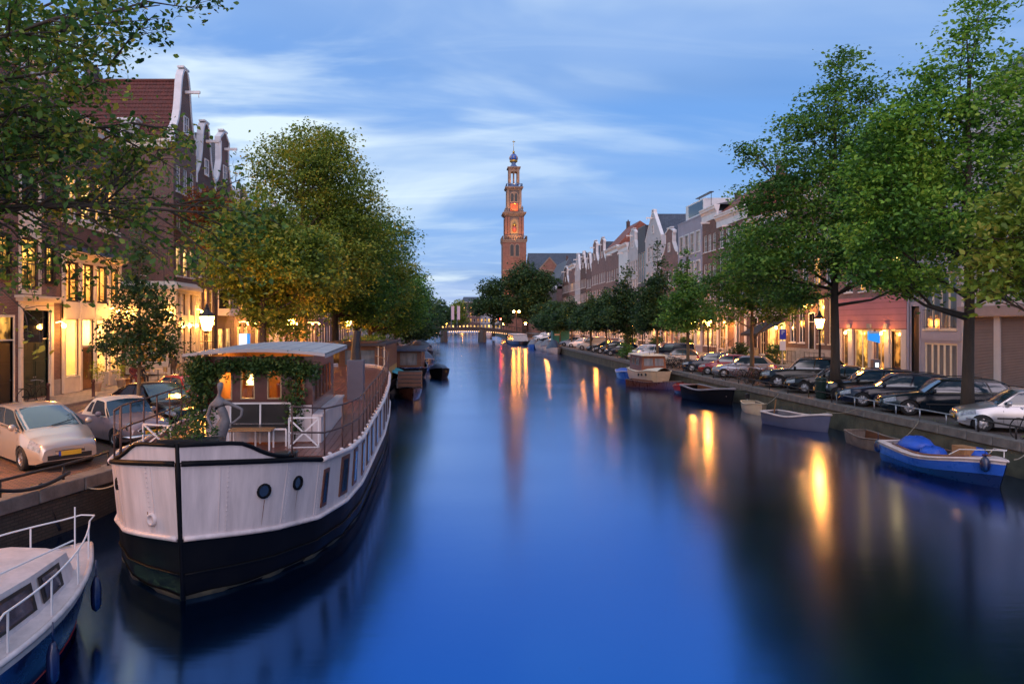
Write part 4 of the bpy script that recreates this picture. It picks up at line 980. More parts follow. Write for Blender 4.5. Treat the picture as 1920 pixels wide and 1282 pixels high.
def flood(loc, tgt, e, size=60, col=(1.0, .48, .16)):
    l = bpy.data.lights.new('floodlight', 'SPOT'); l.energy = e; l.color = col; l.spot_size = R(size); l.shadow_soft_size = .4
    o = bpy.data.objects.new('floodlight', l); COL.objects.link(o); o.parent = tw; o.location = loc
    o.rotation_euler = (Vector(tgt) - Vector(loc)).to_track_quat('-Z', 'Y').to_euler()
flood((0, -10, 39), (0, -3.7, 49), 1900, 75); flood((-9, -18, 10), (0, -5, 33), 5500, 70); flood((9, -18, 10), (0, -5, 33), 5500, 70)
flood((0, -6.0, 53.4), (0, -2.7, 58), 600, 90); flood((0, -4.4, 65.4), (0, -1.5, 70), 260, 90)
# church nave
nv = thing('church_nave', 'long dark blue church roof right of the tower', 'church', (33, 286, ZQ))
b = MB(); b.box(0, 36, 0, 24, 0, 24); b.build('wall', TB, nv)
b = MB(); b.add([(-.5, -.6, 24), (36.5, -.6, 24), (36.5, 24.6, 24), (-.5, 24.6, 24), (-.5, 12, 34.5), (36.5, 12, 34.5)], [[0, 1, 5, 4], [1, 2, 5], [2, 3, 4, 5], [3, 0, 4]]); b.build('roof', SLATE, nv)
b = MB(); b.prism([(3, 22), (11, 22), (11, 26.5), (7, 31), (3, 26.5)], -2.2, 8); b.build('transept_gable', TB, nv, fix=True)
b = MB(); b.ribbon([(2.8, 26.4), (7, 31.2), (11.2, 26.4)], .6, -2.4, -1.9); b.box(2.8, 11.2, -2.4, -2.2, 25.6, 26.2); b.build('gable_trim', TS, nv, fix=True)

# ------------------------------------------------------------------ far end
fe = [(866, 900, 556, 395, BRICK_C, 'far brick building with lit windows closing the canal beyond the bridge', SLATE), (800, 866, 585, 400, BRICK_B, 'low far building left of the canal end behind trees', SLATE), (900, 940, 578, 405, PALE, 'pale far building just right of the canal end', TILE2)]
for i, (x0, x1, yt, Y, m, lb, rm) in enumerate(fe):
    xa, _, zt = px(x0, yt, Y); xb = px(x1, yt, Y)[0]; w = xb - xa
    rt = thing('far_building', lb, 'building', (xa, Y, ZQ), 0, 'buildings beyond the bridge'); h = zt - ZQ - 3
    n = max(4, int(w / 2)); ops = []
    for z in (1.0, 4.6, 8.0, 11.2):
        if z + 2.2 > h: break
        for k in range(n): u = w * (k + .25) / n; ops.append((u, z, u + w / n * .5, z + 2.0))
    b = MB(); wall_open(b, w, h, ops); b.quad((w, 0, 0), (w, 10, 0), (w, 10, h), (w, 0, h)); b.quad((0, 10, 0), (0, 0, 0), (0, 0, h), (0, 10, h)); b.build('wall', m, rt)
    rnd = random.Random(i)
    for o in ops: window(rt, *[round(v, 2) for v in o], cols=1, rows=2, pane='b' if o[1] < 2 else rnd.choice('lldm'), sill=False)
    b = MB(); b.add([(-.3, -.3, h), (w + .3, -.3, h), (w + .3, 10, h), (-.3, 10, h), (w * .1, 5, h + 3), (w * .9, 5, h + 3)], [[0, 1, 5, 4], [1, 2, 5], [2, 3, 4, 5], [3, 0, 4]]); b.build('roof', rm, rt)
    cornice(rt, w, h - .4, .38, WHITE, .3)
# ------------------------------------------------------------------ bridge
BY0, BY1 = 181.0, 190.0
br = thing('stone_bridge', 'low arched canal bridge on dark piers, strung with lights', 'bridge', (0, 0, 0))
def zdeck(x): return 3.9 - 0.0062 * (x - 3.5) ** 2
xs = [-16 + i * 1.5 for i in range(26)]
b = MB(); b.loft([[(x, BY0, zdeck(x) - .9), (x, BY1, zdeck(x) - .9), (x, BY1, zdeck(x)), (x, BY0, zdeck(x))] for x in xs], True, True); b.build('deck', mat('bridge_deck', (.045, .035, .033), .8, var=.3), br)
b = MB(); b.loft([[(x, BY0 - .12, zdeck(x) - .18), (x, BY0 - .002, zdeck(x) - .18), (x, BY0 - .002, zdeck(x) + .06), (x, BY0 - .12, zdeck(x) + .06)] for x in xs], True, True); b.build('edge_beam', mat('dull_iron', (.04, .03, .03), .6, var=.2), br)
for x in (-2.5, 7.8):
    b = MB(); b.loft([[(x - w_, BY0 - .5 + k, z), (x, BY0 - 1.3 + k, z), (x + w_, BY0 - .5 + k, z), (x + w_, BY1 + .2, z), (x - w_, BY1 + .2, z)] for w_, k, z in ((1.0, 0, -1), (.9, .1, 1.5), (.85, .2, zdeck(x) - .56))], True, True); b.build('pier', mat('dark_pier_stone', (.07, .06, .055), .8, var=.3), br)
for x0, x1 in ((-16, -8.4), (14.6, 21)):
    b = MB(); b.box(x0, x1, BY0 + .1, BY1 - .1, -1, 1.2); b.add([(x, y, z) for x in (x0, x1) for y in (BY0 + .1, BY1 - .1) for z in (1.2, zdeck(x) - .56)], [[0, 1, 5, 4], [2, 6, 7, 3], [0, 2, 3, 1], [4, 5, 7, 6]]); b.build('abutment', BRICK_B, br)
for y in (BY0 + .05, BY1 - .05):
    b = MB(); b.tube([(x, y, zdeck(x) + 1.05) for x in xs], .05, 5); b.tube([(x, y, zdeck(x) + .55) for x in xs], .03, 4)
    for i in range(50): x = -16 + i * .75; b.tube([(x, y, zdeck(x)), (x, y, zdeck(x) + 1.05)], .03, 4)
    b.build('railing', IRON, br)
bm_ = MB(); bm_.lathe([(.02, -.11), (.1, -.05), (.1, .05), (.02, .11)], 6); bme = bm_.mesh('arch_bulb', mat('string_light', (.9, .8, .6), .4, var=0, emit=(1.0, .45, .10), estr=1.6), True)
for i in range(40):
    x = -7.8 + i * .56
    if min(abs(x + 2.5), abs(x - 7.8)) > 1.0: link('arch_bulb', bme, br, (x, BY0 - .15, zdeck(x) - 1.05))

# ------------------------------------------------------------------ trees
GREEN = leafmat('leaf_green', [(0.030, 0.082, 0.022), (0.072, 0.186, 0.035), (0.135, 0.284, 0.044), (0.227, 0.366, 0.048)])
GREEN2 = leafmat('leaf_fresh_green', [(0.041, 0.114, 0.022), (0.105, 0.259, 0.035), (0.227, 0.421, 0.048), (0.361, 0.500, 0.066)])
OLIVE = leafmat('leaf_olive', [(0.055, 0.099, 0.019), (0.139, 0.214, 0.026), (0.265, 0.327, 0.037), (0.437, 0.345, 0.037)])
YELLOWG = leafmat('leaf_yellow_green', [(0.061, 0.122, 0.017), (0.148, 0.244, 0.028), (0.260, 0.348, 0.043), (0.348, 0.330, 0.052)])
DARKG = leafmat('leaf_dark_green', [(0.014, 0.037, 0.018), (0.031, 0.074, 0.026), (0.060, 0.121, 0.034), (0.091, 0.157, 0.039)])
RUST = leafmat('leaf_rust', [(0.104, 0.035, 0.017), (0.260, 0.078, 0.024), (0.401, 0.122, 0.028), (0.452, 0.192, 0.035)])
NEARL = leafmat('leaf_near_left', [(0.020, 0.065, 0.018), (0.055, 0.143, 0.026), (0.104, 0.218, 0.031), (0.231, 0.284, 0.040), (0.425, 0.369, 0.044)])
IVY = leafmat('leaf_ivy', [(0.014, 0.038, 0.014), (0.035, 0.086, 0.023), (0.070, 0.139, 0.031), (0.122, 0.174, 0.035)])
def leaves(name, centers, spread, per, leaf, seed, m, parent, flat=.45, tilt=.7, away=None, asp=.55, oval=False):
    rng = np.random.default_rng(seed); C = np.asarray(centers, float); n = len(C) * per
    off = rng.normal(size=(len(C), per, 3)) * np.array([spread, spread, spread * flat]) * (.5 if away is not None else 1)
    if away is not None:      # sprays: leaves strung along a twig that points outwards and droops a little
        dr = rng.normal(size=(len(C), 3)) * .6; dr[:, :2] += (C - np.asarray(away))[:, :2] / (np.linalg.norm(C[:, :2], axis=1)[:, None] + .3); dr[:, 2] = dr[:, 2] * .45 - .12
        dr /= np.linalg.norm(dr, axis=1)[:, None]; off += dr[:, None, :] * rng.uniform(-1.1, 1.5, (len(C), per, 1)) * spread * 1.25
    P = (C[:, None, :] + off).reshape(-1, 3)
    nrm = rng.normal(size=(n, 3)) * tilt; nrm[:, 2] += 1; nrm /= np.linalg.norm(nrm, axis=1)[:, None]
    d = rng.normal(size=(n, 3)); d[:, 2] -= .35
    if away is not None: d[:, :2] += (P - np.asarray(away))[:, :2] * .25
    d -= nrm * (d * nrm).sum(1)[:, None]; d /= np.linalg.norm(d, axis=1)[:, None] + 1e-9
    s = np.cross(nrm, d); L = leaf * rng.uniform(.45, 1.35, n)[:, None]; Wd = L * asp
    V = np.empty((n, 4, 3)); V[:, 0] = P - d * L * .5; V[:, 1] = P + s * Wd * .5 - d * L * .06 + nrm * L * .07; V[:, 2] = P + d * L * .5; V[:, 3] = P - s * Wd * .5 - d * L * .06 + nrm * L * .07
    q = 4
    if oval:                  # rounder leaf with a drawn-out tip
        q = 7; c = nrm * L * .07
        V = np.stack([P - d * L * .5, P + s * Wd * .42 - d * L * .28 + c, P + s * Wd * .5 + c, P + s * Wd * .26 + d * L * .28 + c * .6, P + d * L * .52, P - s * Wd * .26 + d * L * .28 + c * .6, P - s * Wd * .46 - d * L * .14 + c], 1)
    me = bpy.data.meshes.new(name); me.vertices.add(n * q); me.vertices.foreach_set('co', V.reshape(-1))
    me.loops.add(n * q); me.loops.foreach_set('vertex_index', np.arange(n * q, dtype=np.int32))
    me.polygons.add(n); me.polygons.foreach_set('loop_start', np.arange(0, n * q, q, dtype=np.int32)); me.polygons.foreach_set('loop_total', np.full(n, q, np.int32))
    me.materials.append(m); me.update(calc_edges=True)
    return link(name, me, parent)
def clusters(lobes, n, seed, shell=.55, cut=None):
    """points through the lobes' volume, denser to the outside"""
    rng = np.random.default_rng(seed); L = np.asarray(lobes, float)
    wgt = (L[:, 3] * L[:, 4] * L[:, 5]) ** (2 / 3); wgt /= wgt.sum()
    idx = rng.choice(len(L), n, p=wgt); u = rng.normal(size=(n, 3)); u /= np.linalg.norm(u, axis=1)[:, None]
    r = rng.uniform(0, 1, n) ** (1 / 3 * (1 - shell) + .06); r *= rng.uniform(.86, 1.08, n)
    return L[idx, :3] + u * r[:, None] * L[idx, 3:6]
def tree(name, label, base, lobes, n, leaf, m, seed, per=14, spread=.38, trunk_r=.22, bark=BARK, fork=None, group=None, twigs=46, flat=.5, lean=(0, 0), limbs=True, tilt=.7, shell=.55, trim=None):
    """base: world position; lobes: list of (dx,dy,z,rx,ry,rz) relative to the base"""
    root = thing(name, label, 'tree', base, 0, group)
    rnd = random.Random(seed)
    L = [(a, b_, c - 0, d, e, f) for a, b_, c, d, e, f in lobes]
    top = max(l[2] + l[5] * .6 for l in L); low = min(l[2] - l[5] for l in L)
    fork = fork or max(low + .4, top * .28)
    t = MB(); k = 9; pts = []; rr = []
    for i in range(k + 1):
        f = i / k; z = top * .92 * f
        pts.append((lean[0] * f + rnd.uniform(-.05, .05) * top * .08 * (f > 0), lean[1] * f + rnd.uniform(-.05, .05) * top * .08 * (f > 0), z - (.1 if i == 0 else 0)))
        rr.append(trunk_r * (1.35 if i == 0 else (1 - f) ** .8 + .06))
    t.tube(pts, rr, 10)
    def trunk_at(z):
        f = min(max(z / (top * .92), 0), 1); i = min(int(f * k), k - 1); g = f * k - i
        return Vector(pts[i]).lerp(Vector(pts[i + 1]), g), lerp(rr[i], rr[i + 1], g)
    if limbs:
        for (a, b_, c, d, e, f) in L:
            tgt = Vector((a, b_, c)); s0, r0 = trunk_at(max(fork * rnd.uniform(.85, 1.2), min(c - math.hypot(a, b_) * .8, top * .7)))
            if (tgt - s0).length < .6: continue
            mid = s0.lerp(tgt, .5) + Vector((rnd.uniform(-.3, .3), rnd.uniform(-.3, .3), -.12 * (tgt - s0).length * rnd.random()))
            r_ = max(r0 * .5, .03); t.tube([s0, mid, tgt], [r_, r_ * .65, r_ * .3], 7)
            for q in range(max(2, twigs // max(len(L), 1))):
                u = Vector((rnd.gauss(0, 1), rnd.gauss(0, 1), rnd.gauss(.2, .8))).normalized()
                e_ = tgt + Vector((u.x * d, u.y * e, u.z * f)) * .93; st = mid.lerp(tgt, rnd.uniform(.1, 1))
                md = st.lerp(e_, .5) + Vector((0, 0, rnd.uniform(-.05, .12) * (e_ - st).length))
                t.tube([st, md, e_], [r_ * .3, r_ * .18, .008], 4, False)
    t.build('trunk', bark, root, True)
    C = clusters(L, n, seed, shell)
    if trim is not None: C = C[trim(C)]
    leaves('crown', C, spread, per, leaf, seed + 1, m, root, flat, tilt, (0, 0, 0), .6, base[1] < 36)
    return root
def mound(seed, c, r, n, sub, jr=.55, up=1.0):
    """a crown outline from one big ellipsoid broken into many smaller lobes"""
    rnd = random.Random(seed); out = []
    for i in range(n):
        u = Vector((rnd.gauss(0, 1), rnd.gauss(0, 1), rnd.gauss(0, 1))).normalized(); k = rnd.uniform(.35, .82)
        s = sub * rnd.uniform(1 - jr * .6, 1 + jr * .6)
        out.append((c[0] + u.x * r[0] * k, c[1] + u.y * r[1] * k, c[2] + u.z * r[2] * k, s, s, s * .72 * up))
    return out
GL, GRR = 'trees along the left quay', 'trees along the right quay'
# the big row on the left
def LT(i, label, X, Y, c, r, n, nl, leaf, m, **k):
    tree('elm_tree', label, (X, Y, ZQ), mound(100 + i, c, r, n, min(r) * .46), nl, leaf, m, 200 + i, group=GL, **k)
LT(0, 'olive green elm with dark trunk, nearest of the big left row', -9.4, 33.8, (.6, .4, 6.8), (2.9, 3.2, 4.5), 20, 1800, .19, OLIVE, trunk_r=.22, spread=.46, per=23)
LT(1, 'tallest broad elm crown on the left, turning brown at its top', -9.6, 43.5, (.1, .5, 10.4), (5.2, 5.2, 6.9), 34, 3300, .20, OLIVE, trunk_r=.34, bark=BARKL, spread=.5, per=24)
LT(2, 'green elm leaning over the water behind the tallest left elm', -9.0, 52.0, (.9, .4, 8.8), (4.2, 4.4, 5.9), 26, 2600, .22, GREEN, trunk_r=.3, spread=.54, per=22)
LT(3, 'drooping green elm beside the second houseboat', -8.9, 62.0, (1.4, 0, 6.8), (4.1, 4.8, 5.1), 20, 1800, .25, OLIVE, trunk_r=.28, spread=.6, per=22)
LT(4, 'green elm fourth along the water on the left', -9.0, 74.0, (1.9, 0, 6.3), (4.3, 5.2, 4.9), 20, 1600, .28, GREEN, trunk_r=.28, spread=.65, per=20)
LT(5, 'dense dark elm further along the left quay', -9.0, 88.0, (2.2, 0, 5.6), (4.3, 5.8, 4.6), 18, 1300, .42, GREEN, trunk_r=.28, spread=.7, per=12)
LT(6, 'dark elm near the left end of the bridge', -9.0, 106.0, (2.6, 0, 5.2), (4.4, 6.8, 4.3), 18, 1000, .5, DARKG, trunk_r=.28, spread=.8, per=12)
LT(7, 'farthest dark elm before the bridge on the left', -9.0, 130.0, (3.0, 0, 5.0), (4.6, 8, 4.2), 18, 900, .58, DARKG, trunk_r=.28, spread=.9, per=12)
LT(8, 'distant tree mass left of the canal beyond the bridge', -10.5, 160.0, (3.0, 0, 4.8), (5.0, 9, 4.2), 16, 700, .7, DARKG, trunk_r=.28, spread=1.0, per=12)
tree('maple_tree', 'small rust red tree between the left houses and the elms', (-17.6, 50.5, ZQ), mound(120, (0, 0, 11.2), (1.9, 2.2, 2.6), 10, 1.2), 620, .24, RUST, 320, trunk_r=.13, group=GL, per=14, spread=.4)
tree('street_tree', 'small slim dark street tree between the parked cars on the left', (-10.35, 22.5, ZQ),
     [(0, 0, 2.9, 1.1, 1.0, .6), (-.5, .1, 3.4, .8, .7, .6), (.55, 0, 3.6, .75, .7, .6), (.1, 0, 4.2, .9, .8, .7), (-.35, 0, 4.9, .55, .5, .6), (.05, 0, 5.6, .4, .4, .8), (.5, 0, 4.6, .5, .4, .5), (0, 0, 6.4, .22, .22, .55), (-1.0, 0, 3.0, .5, .4, .35), (1.0, 0, 3.0, .4, .4, .4)],
     640, .125, DARKG, 330, trunk_r=.075, bark=BARKL, per=12, spread=.19, group=GL, fork=1.9, twigs=60)
# overhanging branches at the upper left: a tree standing just outside the frame
def nl_branches():
    root = thing('lime_tree', 'leafy dark branches hanging in from the upper left corner', 'tree', (-12.4, 12.0, ZQ), 0, GL)
    rnd = random.Random(77); t = MB()
    t.tube([(0, 0, -.1), (.1, .05, 3), (.2, .1, 6), (.4, .2, 9.5)], [.34, .27, .22, .1], 10)
    C = []
    def branch(p0, p1, r, depth, dens):
        p0, p1 = Vector(p0), Vector(p1); L = (p1 - p0).length
        m1 = p0.lerp(p1, .35) + Vector((rnd.uniform(-.12, .12), rnd.uniform(-.12, .12), rnd.uniform(0, .12))) * L * .5
        m2 = p0.lerp(p1, .7) + Vector((rnd.uniform(-.1, .1), rnd.uniform(-.1, .1), rnd.uniform(0, .12))) * L * .5
        pts = [p0, m1, m2, p1]; t.tube(pts, [r, r * .75, r * .5, r * .16], 6, False)
        def at(f):
            i = min(int(f * 3), 2); return pts[i].lerp(pts[i + 1], f * 3 - i)
        if depth < 2:
            for k in range(9 if depth == 0 else 6):
                f = rnd.uniform(.22, 1); q = at(f); d = (p1 - p0).normalized()
                sd = Vector((rnd.gauss(0, 1), rnd.gauss(0, 1), rnd.gauss(-.05, .55))); sd = (sd - d * sd.dot(d)).normalized()
                ln = L * rnd.uniform(.22, .42) * (1.15 - f * .5)
                branch(q, q + (d * .75 + sd * .75) * ln, r * .4, depth + 1, dens)
        if depth >= 1:
            for k in range(int(dens * (6 if depth == 2 else 4))):
                q = at(rnd.uniform(.3, 1.03)); C.append(tuple(q + Vector((rnd.gauss(0, .1), rnd.gauss(0, .1), rnd.gauss(-.06, .08)))))
    def T(x, y, Y): a = px(x, y, Y); return (a[0] + 12.4, a[1] - 12.0, a[2] - ZQ)
    for (x, y, Y, z0, dens) in ((300, 10, 13.5, 8.6, .8), (200, -40, 14.5, 8.8, 1), (420, 400, 14.0, 6.4, .9), (290, 370, 15.0, 6.4, .7), (215, 120, 13.0, 7.6, .9), (150, 190, 12.6, 7.4, 1), (60, 60, 13.8, 8.4, 1.1), (190, 270, 14.6, 7.0, .8), (100, 290, 13.2, 6.8, .8), (215, 380, 13.6, 6.2, .6), (40, 370, 13.0, 6.0, .55), (30, 240, 14.4, 6.8, 1), (120, 60, 12.0, 8.6, 1), (250, 230, 13.8, 7.2, .6), (385, 385, 14.6, 6.3, .6), (375, 400, 14.2, 6.2, .6), (60, 300, 12.6, 6.4, .5)):
        branch((.25 * z0 / 9, .1, z0 - 1.2), T(x, y, Y), .062, 0, dens)
    t.build('trunk', BARK, root, True)
    leaves('crown', C, .16, 4, .125, 501, NEARL, root, .8, .8, None, .66, True)
nl_branches()
# right row
tree('elm_tree', 'tall elm with thick dark trunk in front of the rolling shutters', (18.75, 24.9, ZQ),
     [(-.2, 0, 13.6, .9, .9, 1.2), (.4, 0, 15.1, .6, .6, .8), (-1.3, .2, 12.6, .6, .6, .7), (-1.2, 0, 11.2, 1.3, 1.3, 1.1), (1.2, 0, 11.4, 1.6, 1.6, 1.3), (2.6, 0, 10.0, 1.7, 1.7, 1.4), (-2.0, .4, 9.2, 1.5, 1.5, 1.2), (0, .5, 9.4, 1.8, 1.8, 1.2), (-1.6, -.6, 7.4, 1.8, 1.6, 1.1), (2.0, -.4, 7.8, 1.9, 1.8, 1.4), (-3.0, .3, 7.0, 1.3, 1.4, .8), (.2, 1, 6.8, 1.7, 1.7, 1.0), (-2.2, 0, 5.3, 1.2, 1.1, .6), (3.2, 0, 6.0, 1.6, 1.6, 1.2), (1.0, -.6, 5.0, 1.0, 1.0, .6), (-3.3, .2, 5.6, .9, .9, .5), (-2.5, 0, 11.0, 1.1, 1.1, .9), (-2.9, .2, 9.6, 1.2, 1.2, .9), (2.2, 0, 12.8, 1.1, 1.1, .9), (-3.2, 0, 8.4, 1.1, 1.1, .8)],
     2500, .165, GREEN2, 401, trunk_r=.20, per=18, spread=.42, fork=4.2, group=GRR, twigs=200, flat=.3)
tree('elm_tree', 'tall elm behind the black parked cars, tapering to a leafy spire', (19.5, 34.9, ZQ),
     [(.3, 0, 16.6, .7, .7, 1.3), (-.4, 0, 15.0, 1.1, 1.1, .9), (1.7, 0, 15.4, .8, .8, .7), (.4, 0, 13.4, 1.1, 1.1, 1.2), (-1.6, 0, 11.6, 1.6, 1.6, 1.2), (1.4, 0, 11.8, 1.9, 1.9, 1.4), (-3.2, 0, 10.2, 1.5, 1.5, 1.0), (3.3, 0, 11.0, 1.8, 1.8, 1.4), (0, 0, 9.6, 2.2, 2.2, 1.3), (-3.0, .4, 8.0, 2.0, 2.0, 1.3), (2.4, -.3, 8.8, 2.2, 2.2, 1.5), (4.4, 0, 8.6, 1.6, 1.6, 1.3), (-1, -1, 7.2, 2.0, 1.8, 1.1), (1.5, -1, 6.6, 1.9, 1.9, 1.1), (-4.2, 0, 12.4, .6, .6, .7), (2.9, 0, 13.2, 1.3, 1.3, 1.0), (-1.7, 0, 13.6, 1.1, 1.1, .9), (4.6, 0, 10.4, 1.3, 1.3, 1.0), (-3.9, 0, 6.6, 1.4, 1.4, .9), (3.6, -.5, 5.8, 1.4, 1.3, .8), (-2.2, 0, 5.2, 1.2, 1.2, .7)],
     3000, .19, GREEN, 402, trunk_r=.22, per=20, spread=.52, fork=4.6, group=GRR, twigs=200, flat=.3)
tree('young_elm', 'young elm with slim pale trunk beside bicycles and the silver blue hatchback', (18.8, 43.0, ZQ),
     [(0, 0, 9.0, .9, .9, 1.0), (-.6, 0, 7.6, 1.5, 1.5, 1.0), (.9, 0, 7.4, 1.5, 1.5, 1.0), (-1.8, 0, 6.2, 1.4, 1.4, .9), (1.8, 0, 6.0, 1.5, 1.4, .9), (0, 0, 5.6, 1.8, 1.8, .9), (-1.4, 0, 4.5, 1.3, 1.2, .7), (1.2, 0, 4.5, 1.3, 1.2, .7), (2.7, 0, 4.9, .8, .8, .5)],
     1100, .18, GREEN, 403, trunk_r=.14, bark=BARKL, per=18, spread=.42, fork=2.8, group=GRR, flat=.4)
tree('lime_tree', 'bright yellow green foliage reaching in at the right edge', (20.6, 20.2, ZQ),
     [(-4.0, .3, 5.4, 1.2, 1.2, .8), (-3.6, .2, 7.0, 1.1, 1.1, .8), (-2.6, 0, 8.0, 1.3, 1.3, .8), (-2.8, 0, 6.2, 1.5, 1.5, 1.0), (-4.5, .2, 6.3, .8, .8, .6), (-1.2, 0, 7.2, 1.6, 1.6, 1.2), (-2.4, .2, 4.8, 1.2, 1.2, .6), (-.5, 0, 5.4, 1.4, 1.4, .9), (-4.6, .3, 4.7, .6, .6, .4)],
     900, .20, YELLOWG, 404, trunk_r=.2, per=10, spread=.3, fork=3, group=GRR, twigs=90, flat=.45, tilt=.8)
def cone(seed, H, w, low=3.3, n=9):
    rnd = random.Random(seed); out = []
    for i in range(n):
        f = i / (n - 1); z = lerp(low + .6, H - .8, f); rr_ = w * (1 - .86 * f ** 1.1) * rnd.uniform(.55, .75)
        for q in range(3 if f < .6 else 1):
            a = rnd.uniform(0, 2 * PI); k = w * (1 - f) * .55
            out.append((math.cos(a) * k, math.sin(a) * k, z, rr_, rr_, rr_ * .75))
    return out
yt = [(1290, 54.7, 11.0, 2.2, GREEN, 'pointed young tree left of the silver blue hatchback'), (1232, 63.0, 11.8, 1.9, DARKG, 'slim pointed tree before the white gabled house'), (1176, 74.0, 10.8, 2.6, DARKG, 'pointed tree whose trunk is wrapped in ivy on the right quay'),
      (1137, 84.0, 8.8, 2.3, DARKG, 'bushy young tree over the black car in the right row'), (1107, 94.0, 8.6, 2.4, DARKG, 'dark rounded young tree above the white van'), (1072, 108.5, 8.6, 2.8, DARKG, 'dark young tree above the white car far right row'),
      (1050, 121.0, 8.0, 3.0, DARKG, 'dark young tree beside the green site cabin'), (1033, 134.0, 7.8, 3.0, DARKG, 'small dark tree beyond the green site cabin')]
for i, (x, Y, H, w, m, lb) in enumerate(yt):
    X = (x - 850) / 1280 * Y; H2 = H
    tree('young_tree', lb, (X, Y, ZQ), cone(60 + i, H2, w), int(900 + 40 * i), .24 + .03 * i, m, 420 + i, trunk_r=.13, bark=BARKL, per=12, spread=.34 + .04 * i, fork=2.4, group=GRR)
# far trees by the bridge
tree('willow_tree', 'large rounded willow in front of the church tower', (20.3, 197.0, ZQ), mound(70, (1.6, 0, 12.4), (7.2, 7, 9.6), 28, 3.6), 1800, .7, DARKG, 440, trunk_r=.5, per=13, spread=1.0, group=GRR, flat=.8)
tree('far_tree', 'dark ragged tree left of the willow at the bridge', (12.0, 204.0, ZQ), mound(71, (0, 0, 9.8), (5.6, 5, 7.6), 20, 2.8), 1000, .7, DARKG, 441, trunk_r=.4, per=12, spread=.9, group=GRR)
tree('far_tree', 'dark tree right of the willow before the far houses', (25.0, 178.0, ZQ), mound(72, (0, 0, 6.4), (4.2, 5, 4.6), 14, 2.0), 700, .62, DARKG, 442, trunk_r=.3, per=12, spread=.85, group=GRR)
tree('far_tree', 'small far tree in front of the building closing the canal', (1.5, 352.0, ZQ), mound(73, (0, 0, 9.5), (5.5, 6, 7.5), 14, 2.8), 500, 1.0, OLIVE, 443, trunk_r=.4, per=12, spread=1.3, group='trees beyond the bridge')
tree('far_tree', 'far tree left of the canal end behind the banners', (-6.5, 330.0, ZQ), mound(74, (0, 0, 8.0), (6, 8, 6.0), 14, 2.8), 500, 1.0, DARKG, 444, trunk_r=.4, per=12, spread=1.3, group='trees beyond the bridge')
# ivy on one trunk and shrubs
iv = thing('ivy', 'ivy sleeve climbing the pointed tree trunk on the right quay', 'ivy', ((1176 - 850) / 1280 * 74.0, 74.0, ZQ))
C = [(.32 * math.cos(a), .32 * math.sin(a), z) for z in np.linspace(.2, 3.2, 26) for a in np.linspace(0, 5.5, 6)]
leaves('foliage', C, .12, 8, .2, 450, IVY, iv)
sm = MB(); sm.tube([(.2, 0, 0), (.22, .05, 1.5), (.18, 0, 3.2)], .03, 5); sm.build('stem', BARK, iv)
def bush(label, loc, r, h, n, leaf, m, seed, group=None):
    o = thing('shrub', label, 'shrub', loc, 0, group); s_ = MB()
    for k in range(5): a = k * 1.3; s_.tube([(0, 0, 0), (math.cos(a) * r * .5, math.sin(a) * r * .5, h * .8)], .02, 4)
    s_.build('stems', BARK, o)
    leaves('foliage', clusters(mound(seed, (0, 0, h * .55), (r, r, h * .5), 7, r * .5), n, seed), .14, 10, leaf, seed, m, o)
bush('green shrub spilling over the quay edge below the ivy tree', (17.9, 70.5, ZQ), 1.0, 1.5, 110, .2, GREEN, 460)
for i, (x, y, lb) in enumerate(((27.6, 66, 'dark shrub in front of the awning shop'), (28.2, 84, 'dark shrub by the white shopfront steps'), (28.4, 96, 'tall dark shrub before the lilac modern house'), (28.6, 61, 'shrub on the pavement by the brown brick stoop'), (27.0, 104, 'lit yellow green shrub on the right pavement'))):
    bush(lb, (x, y, ZQ + .12), 1.1, 2.2 if i in (1, 2) else 1.5, 120, .22, YELLOWG if i == 4 else DARKG, 470 + i, 'shrubs along the right houses')

# ------------------------------------------------------------------ street lamps
LANT = {}
def lamp_meshes():
    b = MB(); b.lathe([(.17, 0), (.17, .25), (.13, .3), (.11, .8), (.085, .86), (.07, .95), (.06, 2.4), (.075, 2.44), (.05, 2.5), (.045, 3.28), (.09, 3.34), (.05, 3.42)], 10)
    b.tube([(-.26, 0, 3.0), (.26, 0, 3.0)], .02, 5); LANT['post'] = b.mesh('post', IRON, True)
    b = MB(); b.lathe([(.155, 3.44), (.29, 3.98)], 6, caps=True); LANT['glass'] = b.mesh('lamp_glass', LAMPGLOW)
    b = MB()
    for k in range(6):
        a = PI * k / 3; b.tube([(.165 * math.cos(a), .165 * math.sin(a), 3.42), (.305 * math.cos(a), .305 * math.sin(a), 4.0)], .014, 4)
    b.lathe([(.17, 3.39), (.175, 3.44), (.15, 3.445)], 6); b.tube([(0, 0, 3.4), (.15, 0, 3.43)], .01, 4); LANT['cage'] = b.mesh('lantern_cage', IRON)
    b = MB(); b.lathe([(.30, 3.985), (.33, 4.0), (.25, 4.10), (.13, 4.2), (.09, 4.28), (.12, 4.32), (.06, 4.36), (.07, 4.42), (.01, 4.5)], 6)
    for k in range(6): a = PI * k / 3; b.lathe([(.03, 0), (.035, .05), (.005, .1)], 5, (.29 * math.cos(a), .29 * math.sin(a), 4.02))
    LANT['roof'] = b.mesh('lantern_roof', IRON)
lamp_meshes()
def lamp(label, x, y, group, spill=0):
    r = thing('street_lamp', label, 'street lamp', (x, y, ZQ), 0, group)
    link('post', LANT['post'], r); h = link('lantern', LANT['glass'], r)
    if spill: warmlight(r, (0, 0, 3.25), spill, (1.0, .38, .06), .2)  # extra point light added below the lantern to brighten the left quay
    link('cage', LANT['cage'], h); link('lantern_roof', LANT['roof'], h)
GLP = 'crowned lanterns along the canal'
